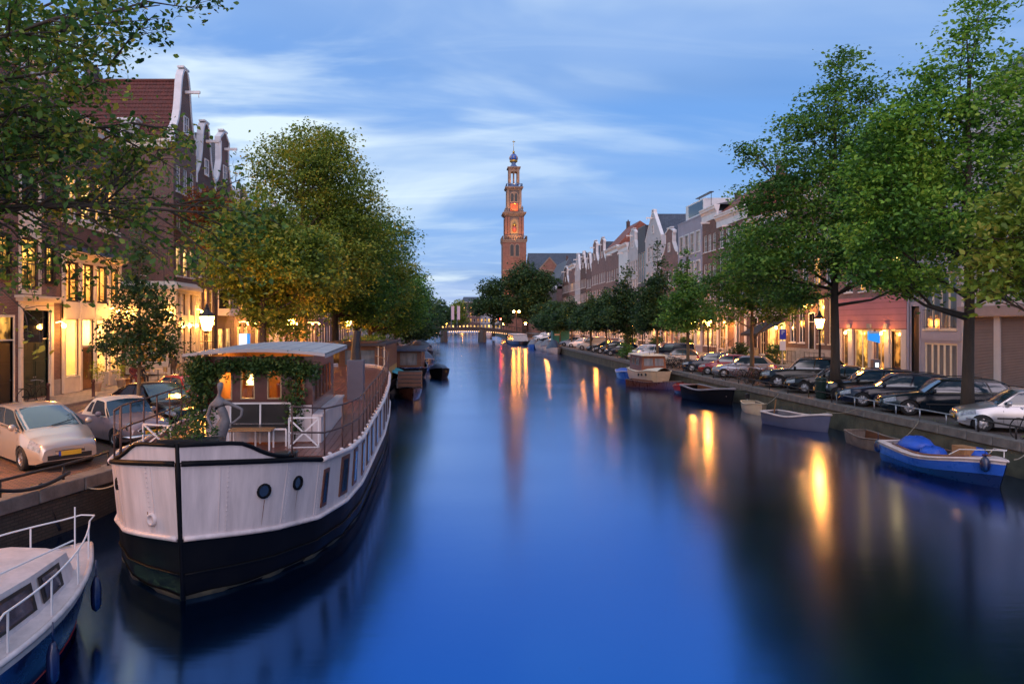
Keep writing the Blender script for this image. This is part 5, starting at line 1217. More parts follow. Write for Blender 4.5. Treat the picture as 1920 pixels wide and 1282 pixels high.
for x, X, lb in ((388, -9.7, 'lit crowned lantern just above the houseboat roof, nearest on the left'), (545, -9.9, 'second lit lantern on the left, beside the pale elm trunk'), (653, -9.7, 'third lit lantern on the left by the pink stucco house'),
                 (1537, 21.9, 'nearest lit lantern on the right, beside the tall elm trunk'), (1328, 21.9, 'lit lantern before the white shopfront steps'), (1186, 21.5, 'lit lantern behind the ivy wrapped tree'), (1118, 21.5, 'far lit lantern before the orange roofed house')):
    lamp(lb, X, Yof(x, X), GLP, 420 if X < 0 else 0)
lamp('lit lantern just outside the left frame edge near the silver hatchback', -12.9, 14.2, GLP, 700)
for x, y, lb in ((-9.6, 92, 'fourth lit lantern deep on the left quay'), (-9.6, 118, 'far lit lantern near the left bridge end'), (21.3, 134, 'far lit lantern by the green site cabin'), (18.2, 172, 'lit lantern at the right bridge end'), (23.5, 168, 'lit lantern under the far dark tree on the right'), (-3.0, 300, 'lit lantern far beyond the bridge left'), (15.8, 215, 'lit lantern past the bridge under the dark ragged tree'), (21.5, 158, 'lit lantern among far parked cars'), (27.4, 99, 'lit lantern on the right pavement near the lilac modern house'), (27.4, 120, 'lit lantern on the right pavement opposite the site cabin'), (27.4, 78, 'lit lantern on the right pavement near the white steps'), (27.4, 143, 'lit lantern on the right pavement before the pair of neck gables'), (5.0, 380, 'lit lantern before the building closing the canal'), (-6.5, 375, 'lit lantern left of the building closing the canal')):
    lamp(lb, x, y, GLP)
# double lamp on the bridge
dl = thing('bridge_lamp', 'double headed lamp standing on the right part of the bridge', 'street lamp', (16.9, 183, zdeck(16.9)))
b = MB(); b.tube([(0, 0, 0), (0, 0, 5.6)], [.12, .06], 8); b.tube([(-.7, 0, 5.4), (0, 0, 5.6), (.7, 0, 5.4)], .04, 5); b.build('post', IRON, dl)
for s_ in (-.7, .7): b = MB(); b.lathe([(.18, 5.0), (.34, 5.4), (.05, 5.6)], 8, (s_, 0, 0)); b.build('lamp_head', LAMPGLOW, dl)
# ------------------------------------------------------------------ cars
def paint(name, col, metal=.35, rough=.28): return mat(name, col, rough, metal=metal, var=0, coat=1.0)
TYRE = mat('tyre_rubber', (.012, .012, .013), .8, var=.2)
RIM = mat('alloy_rim', (.42, .42, .44), .3, metal=.85, var=.1)
CGLASS = mat('car_glass', (.016, .045, .075), .04, var=0, spec=1.0, coat=.6)
TRIM = mat('black_trim', (.015, .015, .016), .5, var=.1)
CHROME = mat('chrome', (.6, .6, .62), .12, metal=1.0, var=0)
HEADL = mat('headlight_glass', (.30, .31, .33), .12, metal=.3, var=.5, vscale=14, coat=.6)
TAILL = mat('tail_light', (.35, .012, .01), .15, var=.1, coat=1)
PLATE = mat('yellow_plate', (.75, .42, .03), .45, var=.05)
PLATEB = mat('blue_plate_strip', (.02, .06, .40), .45, var=0)
KINDS_ = {
 #        L     W    H    wb    r    nose  hood  belt  tail  xc    xr1   xr2    xrb    roofw
 'mpv':  (4.45, 1.73, 1.49, 2.70, .31, .74, .98, .99, 1.10, 1.30, .15, -1.15, -2.02, .72),
 'hatch': (4.10, 1.75, 1.47, 2.55, .31, .70, .93, .96, .98, .82, .12, -1.35, -1.92, .74),
 'small': (3.80, 1.66, 1.45, 2.42, .29, .70, .93, .95, .96, .80, .18, -1.25, -1.80, .74),
 'wagon': (4.70, 1.80, 1.47, 2.75, .32, .68, .92, .95, 1.00, .85, .20, -1.75, -2.26, .74),
 'sedan': (4.75, 1.84, 1.46, 2.80, .33, .68, .92, .96, 1.02, .80, .05, -1.15, -2.05, .72),
 'suv':  (4.75, 1.93, 1.70, 2.85, .38, .88, 1.10, 1.13, 1.14, .85, .30, -1.70, -2.25, .76),
 'van':  (4.30, 1.80, 1.83, 2.70, .31, .80, 1.05, 1.08, 1.08, 1.15, .55, -1.95, -2.10, .84),
 'retro': (3.74, 1.63, 1.37, 2.30, .29, .72, .87, .88, .84, .62, .22, -.62, -1.10, .74),
}
WHEELS = {}
def wheel_mesh(r, style):
    key = (r, style)
    if key in WHEELS: return WHEELS[key]
    t = MB(); w = .10
    t.lathe([(r * .62, -w), (r * .80, -w * 1.08), (r * .94, -w), (r, -w * .7), (r, w * .7), (r * .94, w), (r * .80, w * 1.08), (r * .62, w)], 22, axis='y', caps=False)
    tm = t.mesh('tyre', TYRE, True)
    m = MB(); m.lathe([(r * .64, .075), (r * .60, .088), (r * .56, .06), (r * .5, .02), (.01, .0)], 22, axis='y', caps=False)
    if style == 'disc': m.lathe([(r * .55, .05), (r * .4, .10), (r * .2, .105), (.005, .12)], 20, axis='y', caps=False)
    else:
        n = {'five': 5, 'seven': 7, 'ten': 10}[style]
        for k in range(n):
            a = 2 * PI * k / n; c, s = math.cos(a), math.sin(a); wd = r * (.14 if n < 10 else .07)
            def P(rad, off, y): return (rad * c - off * s, y, rad * s + off * c)
            m.loft([[P(.05, -wd * .8, .085), P(.05, wd * .8, .085), P(.05, wd * .8, .05), P(.05, -wd * .8, .05)], [P(r * .6, -wd * .6, .075), P(r * .6, wd * .6, .075), P(r * .6, wd * .6, .03), P(r * .6, -wd * .6, .03)]], True, True)
        m.lathe([(.07, .05), (.07, .095), (.01, .10)], 10, axis='y', caps=False)
    rm = m.mesh('rim', RIM)
    WHEELS[key] = (tm, rm); return WHEELS[key]
def car(label, kind, pm, x, y, head, group, style='five', roofm=None, detail=2, plate=True, cat='car', name='parked_car', glass=CGLASS):
    """head: heading of the nose in degrees, 0 = +X"""
    L, Wd, H, wb, r, nose, hood, belt, tail, xc, xr1, xr2, xrb, rw = KINDS_[kind]
    root = thing(name, label, cat, (x, y, ZQ), R(head), group)
    hL = L / 2; gc = .19; xw = (wb / 2 + (.02 if kind != 'retro' else 0), -wb / 2 + .02); ra = r * 1.14
    rnd_ = .10
    def ztop(X):
        pts = [(-hL, tail - .14), (-hL + .10, tail - .03), (-hL + .3, tail), (min(xrb, -hL + .31) + .02, tail), (xrb + .4, lerp(tail, belt, .4)), (0, belt), (xc, hood), (hL - .55, lerp(nose, hood, .42)), (hL - .16, nose), (hL - .04, nose - .07), (hL, nose - .16)]
        pts = sorted(set(pts)); return interp(X, pts)
    def hw(X):
        f = max(0, (X - (hL - .95)) / .95); g = max(0, (-X - (hL - .75)) / .75)
        return Wd / 2 * (1 - .20 * f ** 2.4 - .06 * f - .13 * g ** 2.2)
    def zbot(X):
        z = gc + .10 * max(0, (X - (hL - .5)) / .5) ** 2 + .12 * max(0, (-X - (hL - .5)) / .5) ** 2
        for w_ in xw:
            d = abs(X - w_)
            if d < ra: z = max(z, r + math.sqrt(max(ra * ra - d * d, 0)) - .02)
        return z
    crown = .055 if kind != 'retro' else .10
    def ring(X):
        zt, zb, h_ = ztop(X), zbot(X), hw(X)
        zs = [gc, gc + .16, .42 * zt + .06, .70 * zt, zt - .12, zt - .035]; ws = [.955, .985, 1.0, .995, .965, .925]
        pts = [(h_ * w_, max(z, min(zb, zt - .10 + .01 * i))) for i, (z, w_) in enumerate(zip(zs, ws))]
        pts += [(h_ * .84, zt), (h_ * .55, zt + crown * .6), (0, zt + crown * .8)]
        return [(X, a, z) for a, z in pts]
    X0 = [-hL, -hL + .05, -hL + .12, -hL + .25, hL - .5, hL - .3, hL - .2, hL - .12, hL - .06, hL - .02, hL] + [w_ + ra * math.cos(PI * k / 12) for w_ in xw for k in range(13)] + [w_ + s_ * (ra + .01) for w_ in xw for s_ in (-1, 1)] + [lerp(-hL, hL, k / 16) for k in range(17)]
    Xs = []
    for v in sorted(X0):
        if not Xs or v - Xs[-1] > .008: Xs.append(v)
    b = MB()
    rings = []
    for X in Xs:
        h_ = ring(X); rings.append([(a, -c, z) for a, c, z in h_[:-1]] + [h_[-1]] + [(a, c, z) for a, c, z in h_[:-1][::-1]])
    b.loft(rings, False, False)
    n_ = len(rings[0])
    b.add(rings[-1], [list(range(n_))]); b.add(rings[0], [list(range(n_))[::-1]])
    body = b.build('body', pm, root, 'auto', True)
    u = MB(); u.box(-hL + .25, hL - .25, -Wd * .40, Wd * .40, gc - .02, nose - .22); u.build('underbody', TRIM, root)
    # cabin shell
    c = MB(); bw, rwid = Wd / 2 * .90, Wd / 2 * rw
    prof = [(xc + .03, hood - .02, bw * .93), (lerp(xc, xr1, .5), lerp(hood, H, .53), lerp(bw, rwid, .52)), (xr1 + .04, H - .065, rwid), (xr1 - .12, H - .022, rwid), (lerp(xr1, xr2, .5), H, rwid), (xr2 + .1, H - .03, rwid * .985), (xr2 - .02, H - .075, rwid * .97), (lerp(xr2, xrb, .5), lerp(tail, H, .47), lerp(bw, rwid, .5)), (xrb - .02, tail - .02, bw * .93)]
    rg = []
    for X, z, h_ in prof: rg.append([(X, -h_, z - .0), (X, -h_ * .90, z + .022), (X, -h_ * .45, z + .045), (X, 0, z + .052), (X, h_ * .45, z + .045), (X, h_ * .90, z + .022), (X, h_, z)])
    c.loft(rg, False, False)
    def sidept(s_, t, sgn, out=0.0):
        bx, bz = lerp(xc + .03, xrb - .02, s_), lerp(hood - .02, tail - .02, s_)
        # top line follows the roof profile
        tp = [(p[0], p[1], p[2]) for p in prof[2:7]]; xs_ = lerp(tp[0][0], tp[-1][0], s_)
        tz = interp(-xs_, [(-p[0], p[1]) for p in tp]); twd = interp(-xs_, [(-p[0], p[2]) for p in tp])
        wv = lerp(bw, twd, t) + .025 * math.sin(PI * t) + out
        return (lerp(bx, xs_, t), sgn * wv, lerp(bz, tz, t))
    for sgn in (-1, 1):
        g_ = [[sidept(i / 12, j / 4, sgn) for j in range(5)] for i in range(13)]
        c.loft(g_ if sgn > 0 else g_, False, False)
    c.build('cabin', roofm or pm, root, 'auto', True)
    def sidewin(s0, s1, t0=.10, t1=.90, m=None, name='side_window', cut=0.0):
        for sgn in (-1, 1):
            w_ = MB(); g_ = [[sidept(lerp(s0, s1, i / 5), lerp(t0, t1, j / 3), sgn, .008) for j in range(4)] for i in range(6)]
            w_.loft(g_, False, False); w_.build(name, m or glass, root, True, True)
    if kind == 'retro': sidewin(.06, .60); sidewin(.66, .86, .22, .80)
    elif kind == 'van': sidewin(.03, .34)
    elif kind in ('wagon', 'suv', 'mpv'): sidewin(.035, .39); sidewin(.415, .70); sidewin(.725, .93, .16, .86)
    elif kind == 'sedan': sidewin(.04, .42); sidewin(.45, .80)
    else: sidewin(.04, .48); sidewin(.51, .86, .12, .88)
    def face(i0, i1, nm, f0=.05, f1=.97, inset=.985):
        a, d = prof[i0], prof[i1]; mid = prof[(i0 + i1) // 2]
        w_ = MB(); g_ = []
        nx, nz = (d[1] - a[1]), -(d[0] - a[0]); l = math.hypot(nx, nz); nx, nz = nx / l, nz / l
        if nz < 0: nx, nz = -nx, -nz
        for f in (f0, .5, f1):
            if f < .5: p = [lerp(a[k], mid[k], f * 2) for k in range(3)]
            else: p = [lerp(mid[k], d[k], (f - .5) * 2) for k in range(3)]
            h_ = p[2] * inset; o_ = .012
            g_.append([(p[0] + nx * o_, s_ * h_, p[1] + nz * o_ + .05 * (1 - s_ * s_)+ .0) for s_ in (-1, -.6, -.2, .2, .6, 1)])
        w_.loft(g_, False, False); w_.build(nm, glass, root, True, True)
    face(0, 2, 'windscreen'); face(8, 6, 'rear_window', .12, .9)
    if detail > 1 and kind in ('wagon', 'sedan', 'suv'):
        for sgn in (-1, 1):
            ct = MB(); ct.tube([sidept(lerp(.02, .95, i / 10), .07, sgn, .012) for i in range(11)], .010, 4); ct.build('window_trim', CHROME, root)
    # wheels
    tm, rm = wheel_mesh(r, style)
    for w_ in xw:
        for sgn in (-1, 1):
            wo_ = link('wheel', tm, root, (w_, sgn * (Wd / 2 - .115), r)); ri = link('rim', rm, wo_)
            if sgn < 0: wo_.rotation_euler = (0, 0, PI)
    # lights
    def patch(xa, xb, v0, v1, nm, m, sg=(-1, 1), out=.008, nx=6):
        for sgn in sg:
            g_ = []
            for i in range(nx):
                X = lerp(xa, xb, i / (nx - 1)); rg_ = ring(X); row = []
                for j in range(4):
                    v = lerp(v0, v1, j / 3); k = min(int(v), 7); f = v - k; p = [lerp(rg_[k][q], rg_[k + 1][q], f) for q in range(3)]
                    row.append((p[0] + out * (1 if xa > 0 else -1) * .8, sgn * (p[1] + out), p[2] + out * .6))
                g_.append(row)
            w_ = MB(); w_.loft(g_, False, False); w_.build(nm, m, root, True, True)
    if kind == 'retro':
        for sgn in (-1, 1):
            hl = MB(); hl.lathe([(.13, -.02), (.13, .05), (.10, .08), (.01, .095)], 14, (hL - .22, sgn * Wd * .34, nose - .08), 'x'); hl.build('headlight', HEADL, root, True)
            rg2 = MB(); rg2.lathe([(.125, .02), (.15, .05), (.13, .075)], 14, (hL - .22, sgn * Wd * .34, nose - .08), 'x', False); rg2.build('headlight_ring', CHROME, root, True)
        gr_ = MB(); gr_.tube([(hL + .005, Wd * .26 * math.cos(a), .52 + .09 * math.sin(a)) for a in np.linspace(0, 2 * PI, 22)], .022, 5); gr_.build('grille_ring', CHROME, root, True)
        g2 = MB(); g2.poly([(hL + .003, Wd * .26 * math.cos(a), .52 + .09 * math.sin(a)) for a in np.linspace(0, 2 * PI, 22)[:-1]]); g2.build('grille', TRIM, root)
        bp = MB(); bp.tube([(hL - .5, s_, .36) if abs(s_) > .77 else (hL + .05, s_, .36) for s_ in (-.80, -.70, 0, .70, .80)], .05, 6); bp.build('bumper', CHROME, root, True)
    else:
        patch(hL - .50, hL - .09, 3.35 if kind != 'mpv' else 3.2, 5.4, 'headlight', HEADL)
        gr_ = MB(); gr_.box(hL - .06, hL + .012, -Wd * .2, Wd * .2, nose - .30, nose - .20); gr_.build('grille', TRIM if kind != 'mpv' else CHROME, root)
        lw = MB(); lw.box(hL - .06, hL + .014, -Wd * .30, Wd * .30, gc + .12, gc + .24); lw.build('air_intake', TRIM, root)
        patch(-hL + .22, -hL + .02, 3.1, 5.2, 'tail_light', TAILL)
    if plate:
        p_ = MB(); p_.box(hL + .006, hL + .03, -.22, .26, .40, .51); po = p_.build('licence_plate', PLATE, root); q_ = MB(); q_.box(hL + .01, hL + .032, -.26, -.22, .40, .51); q_.build('plate_strip', PLATEB, po)
    if detail > 1:
        for sgn in (-1, 1):
            mr = MB(); mr.lathe([(.02, -.07), (.085, -.05), (.09, .02), (.07, .055), (.02, .065)], 10, (xc - .28, sgn * (Wd / 2 + .06), belt + .07), 'x'); mr.build('wing_mirror', pm, root, True)
        xm = (xr1 + xr2) / 2
        lines = [xc - .12, xm - .05] if kind == 'retro' else [xc - .15, xm + .12, xrb + .55]
        for xl in lines:
            patch(xl, xl + .012, .6, 5.0, 'door_seam', TRIM, out=.003, nx=2)
        if kind not in ('retro', 'van'):
            for xl in (xm + .28, xm - .72): patch(xl, xl + .17, 3.55, 3.85, 'door_handle', pm, out=.025, nx=3)
            if kind in ('small', 'wagon'): patch(-.9, .85, 2.05, 2.35, 'side_moulding', TRIM, out=.014, nx=6)
        wp = MB(); wp.tube([(xc + .0, -.1, hood + .075), (xc - .16, .45, hood + .16)], .012, 4); wp.build('wiper', TRIM, root)
        if kind in ('wagon', 'suv'):
            for sgn in (-1, 1):
                rr_ = MB(); rr_.tube([(xr1 - .2, sgn * rwid * .93, H + .04), (xm, sgn * rwid * .93, H + .075), (xr2 + .25, sgn * rwid * .93, H + .03)], .018, 5); rr_.build('roof_rail', BLACK, root)
    return root
SILV = paint('warm_silver_paint', (.50, .46, .42), .5); SILV2 = paint('silver_paint', (.45, .45, .47), .6); LILACP = paint('lilac_grey_paint', (.23, .20, .23), .1)
CREAMR = mat('cream_soft_top', (.62, .56, .47), .6, var=.08); BLKP = mat('black_car_paint', (.004, .005, .007), .16, var=0, coat=.25, spec=.4); NAVY = mat('navy_car_paint', (.006, .010, .028), .16, var=0, coat=.25, spec=.4); TEALB = mat('blue_black_paint', (.004, .011, .02), .16, var=0, coat=.25, spec=.4)
REDP = paint('red_car_paint', (.28, .015, .02), .2); WHT = paint('white_car_paint', (.62, .62, .62), 0, .3); SILB = paint('silver_blue_paint', (.26, .30, .38), .6); CREAMP = paint('cream_car_paint', (.52, .48, .40), .1)
GCL, GCR = 'cars parked on the left quay', 'cars parked nose to the canal on the right'
car('warm silver hatchback with yellow plate parked at the far left', 'mpv', SILV, -11.4, 18.7, -40, GCL, 'seven')
car('lilac grey retro coupe with cream roof and whitewall hubs', 'retro', LILACP, -10.55, 21.7, -38, GCL, 'disc', CREAMR)
car('black car behind the lilac coupe on the left', 'sedan', BLKP, -11.0, 25.6, -38, GCL)
car('red car parked behind the black car on the left', 'hatch', REDP, -11.2, 29.4, -40, GCL)
car('white car partly hidden by ivy on the left', 'hatch', WHT, -11.4, 33.0, -40, GCL)
rc = [('silver hatchback at the right edge before the shutters', 'small', SILV2, 23.4, 18.15, 'seven'), ('blue black estate car behind the thick elm trunk', 'wagon', TEALB, 27.6, 18.45, 'five'), ('dark blue estate car with blue reflecting windows', 'wagon', NAVY, 30.5, 18.3, 'ten'), ('black estate car left of the dark blue estate', 'wagon', BLKP, 33.2, 18.75, 'ten'),
      ('black saloon car under the tall spire elm', 'sedan', BLKP, 36.3, 18.7, 'ten'), ('black off-road car next to the bicycles', 'suv', BLKP, 39.4, 18.75, 'five'), ('silver blue hatchback behind the young elm trunk', 'hatch', SILB, 46.9, 18.6, 'ten'), ('red hatchback behind the silver blue hatchback', 'small', REDP, 49.6, 18.5, 'ten'), ('dark blue hatchback left of the red hatchback', 'hatch', NAVY, 52.6, 18.4, 'five'),
      ('cream and black small car behind the cabin boat', 'small', CREAMP, 61.0, 18.7, 'ten'), ('dark blue van right of the ivy tree', 'van', NAVY, 65.2, 19.4, 'disc'), ('silver hatchback left of the dark blue van', 'hatch', SILV2, 69.0, 18.4, 'five'), ('silver estate car behind the ivy tree trunk', 'wagon', SILV2, 73.6, 19.0, 'five'), ('dark grey hatchback left of the ivy shrub', 'hatch', NAVY, 79.5, 18.3, 'five'),
      ('black hatchback right of the white van', 'hatch', BLKP, 85.5, 18.4, 'five'), ('black saloon beside the small signpost', 'sedan', BLKP, 89.5, 18.4, 'five'), ('white delivery van on the right quay', 'van', WHT, 96.5, 18.2, 'disc'), ('white hatchback left of the delivery van', 'hatch', WHT, 106.0, 18.3, 'disc'), ('grey car right of the green site cabin', 'hatch', SILB, 113.5, 18.4, 'disc'),
      ('silver car left of the green site cabin', 'hatch', SILV2, 131.0, 18.4, 'disc'), ('dark car near the right bridge foot', 'sedan', NAVY, 138.5, 18.6, 'disc'), ('white car near the right bridge foot', 'wagon', WHT, 147.0, 18.4, 'disc'), ('silver off-road car nearest the right bridge foot', 'suv', SILV2, 156.0, 19.0, 'disc')]
rnd = random.Random(8)
for i, (lb, kd, m, Y, xf, st) in enumerate(rc):
    K_ = KINDS_[kd]; hd = 157 + rnd.uniform(-3, 3) if Y < 80 else 165; ca, sa = math.cos(R(hd)), math.sin(R(hd))
    car(lb, kd, m, xf - ca * K_[3] / 2 + sa * (K_[1] / 2 - .1), Y - sa * K_[3] / 2 - ca * (K_[1] / 2 - .1), hd, GCR, st, TRIM if 'cream and black' in lb else None, detail=2 if Y < 75 else 1)
# ------------------------------------------------------------------ boats
def hull_fn(L, B, sheer0, sheerM, sheerB, bow=1.0, stern=.72, full=2.4, draft=.35):
    """returns f(t, v): t 0 stern .. 1 bow, v 0 keel .. 1 gunwale; half section point (x, y, z)"""
    def half(t):
        b_ = 1 - max(0, (t - .45) / .55) ** full * bow
        s_ = lerp(stern, 1, min(1, (t / .42)) ** .7) if t < .42 else 1
        return B / 2 * max(b_, .02) * s_
    def sheer(t): return sinterp(t, [(0, sheer0), (.45, sheerM), (1, sheerB)])
    P_ = [(0, 0, 0.0), (.30, .62, .10), (.55, .86, .42), (.8, .96, .72), (1, 1, 1.0)]
    def f(t, v):
        s = sheer(t); h_ = half(t)
        a = interp(v, [(p[0], p[1]) for p in P_]); z = interp(v, [(p[0], p[2]) for p in P_])
        fl_ = 1 - .25 * max(0, (t - .5) / .5) * (1 - v)
        rake = .10 * L * max(0, (t - .75) / .25) ** 2 * (v - .6)
        return (-L / 2 + L * t + rake, h_ * a * fl_, -draft + (s + draft) * z)
    f.sheer = sheer; f.half = half; f.L = L
    return f
def hull_part(root, name, f, v0, v1, m, out=0.0, nt=22, nv=5, t0=0.0, t1=1.0, closed_stern=True):
    b = MB(); ts = [lerp(t0, t1, i / nt) for i in range(nt + 1)]
    for sg in (-1, 1):
        g = []
        for t in ts: g.append([(p[0], sg * (p[1] + out), p[2]) for p in (f(t, lerp(v0, v1, j / nv)) for j in range(nv + 1))])
        b.loft(g, False)
    if closed_stern and t0 == 0:
        L_ = [f(0, lerp(v0, v1, j / nv)) for j in range(nv + 1)]
        b.poly([(p[0], -p[1] - out, p[2]) for p in L_] + [(p[0], p[1] + out, p[2]) for p in L_[::-1]])
    return b.build(name, m, root, 'auto', True)
def gunwale(root, f, m, r=.035, name='gunwale', v=1.0, t0=0.0, t1=1.0):
    b = MB(); ts = [lerp(t0, t1, i / 24) for i in range(25)]
    for sg in (-1, 1): b.tube([(f(t, v)[0], sg * f(t, v)[1], f(t, v)[2]) for t in ts], r, 6)
    if t0 == 0: p = f(0, v); b.tube([(p[0], -p[1], p[2]), (p[0], p[1], p[2])], r, 6)
    return b.build(name, m, root, True)
def inside(root, f, m, floor=.18, v0=.5):
    b = MB(); ts = [.02 + .95 * i / 18 for i in range(19)]
    def q(t, v): p = f(t, v); return (p[0], max(p[1] - .05, .01), p[2])
    for sg in (-1, 1): b.loft([[(q(t, v)[0], sg * q(t, v)[1], q(t, v)[2] - (.01 if v == 1 else 0)) for v in (v0, .75, 1.0)] for t in ts], False)
    b.loft([[(q(t, v0)[0], -q(t, v0)[1], q(t, v0)[2]), (q(t, v0)[0], q(t, v0)[1], q(t, v0)[2])] for t in ts], False)
    return b.build('inner_hull', m, root)
def thwart(root, f, t, m, z=.75, w=.26):
    p = f(t, z); b = MB(); b.bevbox(p[0] - w / 2, p[0] + w / 2, -p[1] + .05, p[1] - .05, p[2] - .03, p[2] + .02, .008); return b.build('thwart', m, root)
def fender(root, x, y, z, m, r=.1, h=.42):
    b = MB(); b.lathe([(.02, 0), (r * .8, .05), (r, .14), (r, h - .12), (r * .7, h - .03), (.03, h + .04)], 10, (x, y, z)); b.tube([(x, y, z + h), (x, y, z + h + .3)], .012, 4); return b.build('fender', m, root, True)
def orient(label, name, bow, stern, group=None):
    bx, by = bow; sx, sy = stern; a = math.atan2(by - sy, bx - sx)
    return thing(name, label, 'boat', ((bx + sx) / 2, (by + sy) / 2, 0), a, group), math.hypot(bx - sx, by - sy)
HWHITE = mat('hull_white', (.58, .50, .49), .42, var=.2, vscale=1.0, bump=.05, bscale=3, stretch=(4, 4, .45)); HBLACK = mat('hull_black', (.004, .004, .005), .55, var=.3, vscale=1.5, spec=.12); HBLUE = mat('hull_blue', (.025, .10, .48), .3, var=.12, coat=.4); HNAVY = mat('hull_navy', (.008, .014, .06), .28, var=.2, coat=.4)
HGREY = mat('hull_grey', (.10, .10, .14), .4, var=.15, coat=.2); HCREAM = mat('hull_cream', (.58, .47, .33), .45, var=.15); HBROWN = mat('varnished_brown', (.085, .03, .016), .3, var=.3, vscale=3, stretch=(4, 1, 1), coat=.5); MAHOG = mat('mahogany', (.16, .05, .022), .35, var=.3, vscale=3, stretch=(4, 1, 4), coat=.4)
WEATH = mat('weathered_wood', (.17, .13, .11), .8, var=.35, vscale=3, stretch=(1, 5, 1)); TARPB = mat('blue_tarpaulin', (.012, .075, .46), .45, var=.2, vscale=4, bump=.5, bscale=6); ROPE = mat('rope', (.25, .22, .17), .9, var=.2)
TARPN = mat('navy_tarpaulin', (.012, .022, .06), .5, var=.25, vscale=3, bump=.5, bscale=5); TARPG = mat('grey_tarpaulin', (.16, .16, .19), .6, var=.25, vscale=3, bump=.4, bscale=5); DECK = mat('red_brown_deck', (.15, .05, .035), .4, var=.3, vscale=2, stretch=(.4, 5, 1), coat=.2)
GB = 'boats moored along the canal'

# ---- the houseboat ----------------------------------------------------------
BX, BYo, AX = -4.7, 11.85, -.045
hbt = thing('houseboat', 'long white and black houseboat with wooden cabin, moored on the left', 'houseboat', (BX, BYo, 0), math.atan2(1, AX) - PI / 2, 'houseboats on the left quay')
# local frame: +y runs from the stem to the stern, +x to starboard side nearest the canal middle
OUT = [(0, .03), (.5, .72), (1.05, 1.28), (2.1, 1.93), (3.4, 2.36), (5.1, 2.58), (8, 2.68), (12, 2.78), (16, 2.75), (20, 2.6), (23, 2.25), (24.6, 1.6), (25.3, .4)]
FL = [(0, .02), (.8, .30), (2.5, .22), (5, .08), (8, .02), (25.3, .02)]
def hb(s, z):
    w0 = sinterp(s, OUT) if False else interp(s, OUT); fl_ = interp(s, FL); k = min(max(z, 0) / 2.2, 1.25)
    return w0 + fl_ * k - (.0 if z > 0 else .1)
ZS = [(0, 1.10), (1.0, .95), (2.0, .84), (6, .82), (12, .92), (20, 1.15), (25.3, 1.35)]; ZD = [(0, 2.42), (1.2, 2.20), (2.0, 2.03), (5, 1.95), (10, 2.05), (16, 2.3), (25.3, 2.6)]
def smooth_pts(s0, s1, n): return [lerp(s0, s1, (i / n)) for i in range(n + 1)]
SS = [0, .12, .25, .4, .5, .6, .7, .8, .9, 1.05, 1.25, 1.4, 1.75, 2.0, 2.1, 2.5, 2.95, 3.4, 4, 4.6, 5.1, 6, 7, 8, 10, 12, 14, 16, 18, 20, 21.5, 23, 24, 24.6, 25, 25.3]
def strake(name, zf0, zf1, m, s0=0, s1=25.3, n=5, out=0.0, sides=(-1, 1)):
    b = MB()
    for sg in sides:
        b.loft([[(sg * (hb(s, z) + out), s - .10 * z * max(0, 1 - s / 1.5), z) for z in (lerp(zf0(s), zf1(s), j / n) for j in range(n + 1))] for s in SS if s0 <= s <= s1], False)
    return b.build(name, m, hbt, 'auto', True)
zs_ = lambda s: interp(s, ZS); zd_ = lambda s: interp(s, ZD)
strake('lower_hull', lambda s: -.35, zs_, HBLACK); strake('upper_hull', zs_, zd_, HWHITE)
def hbline(name, zf, r, m, s0=0, s1=25.3, out=.02, sides=(-1, 1)):
    b = MB()
    for sg in sides: b.tube([(sg * (hb(s, zf(s)) + out), s - .10 * zf(s) * max(0, 1 - s / 1.5), zf(s)) for s in SS if s0 <= s <= s1], r, 8)
    return b.build(name, m, hbt, True)
hbline('rubbing_strake', zs_, .05, HWHITE); hbline('waterline_bead', lambda s: .42 * zs_(s), .018, HBLACK)
hbline('black_band', lambda s: zd_(s) - .0, .05, HBLACK, 0, 2.1, .01); hbline('deck_edge', lambda s: zd_(s), .055, HWHITE, 2.0, 25.3)
ZB = [(0, 2.74), (.4, 2.69), (.5, 2.66), (.6, 2.58), (.7, 2.48), (.8, 2.40), (.9, 2.35), (1.05, 2.30), (1.25, 2.26)]; zb_ = lambda s: interp(s, ZB)
strake('bulwark', lambda s: zd_(s) + .02, zb_, HWHITE, 0, 1.25, 3, -.02); hbline('bulwark_cap', zb_, .038, HBLACK, 0, 1.25, -.02)
b = MB(); b.tube([(0, .02 - .1 * z, z) for z in (-.35, .4, 1.2, 2.0, 2.78)], [.05, .048, .045, .045, .045], 8); b.build('stem_post', HBLACK, hbt, True)
# deck planks run along the boat
b = MB(); ds = [s for s in SS if s <= 25.0]
b.loft([[(-hb(s, 1.9) + .06, s, zd_(s) - .10), (hb(s, 1.9) - .06, s, zd_(s) - .10)] for s in ds], False); dk = b.build('deck', DECK, hbt)
for k in range(13):
    x0 = .62 + k * .155
    if x0 > 2.5: break
    p_ = MB(); st = [s for s in ds if s >= 2.9 and s < 24.5 and hb(s, 1.9) - .1 > x0 + .15]
    p_.loft([[(x0, s, zd_(s) - .098), (x0, s, zd_(s) - .075), (x0 + .145, s, zd_(s) - .075), (x0 + .145, s, zd_(s) - .098)] for s in st], True, True); p_.build('deck_plank', DECK, dk)
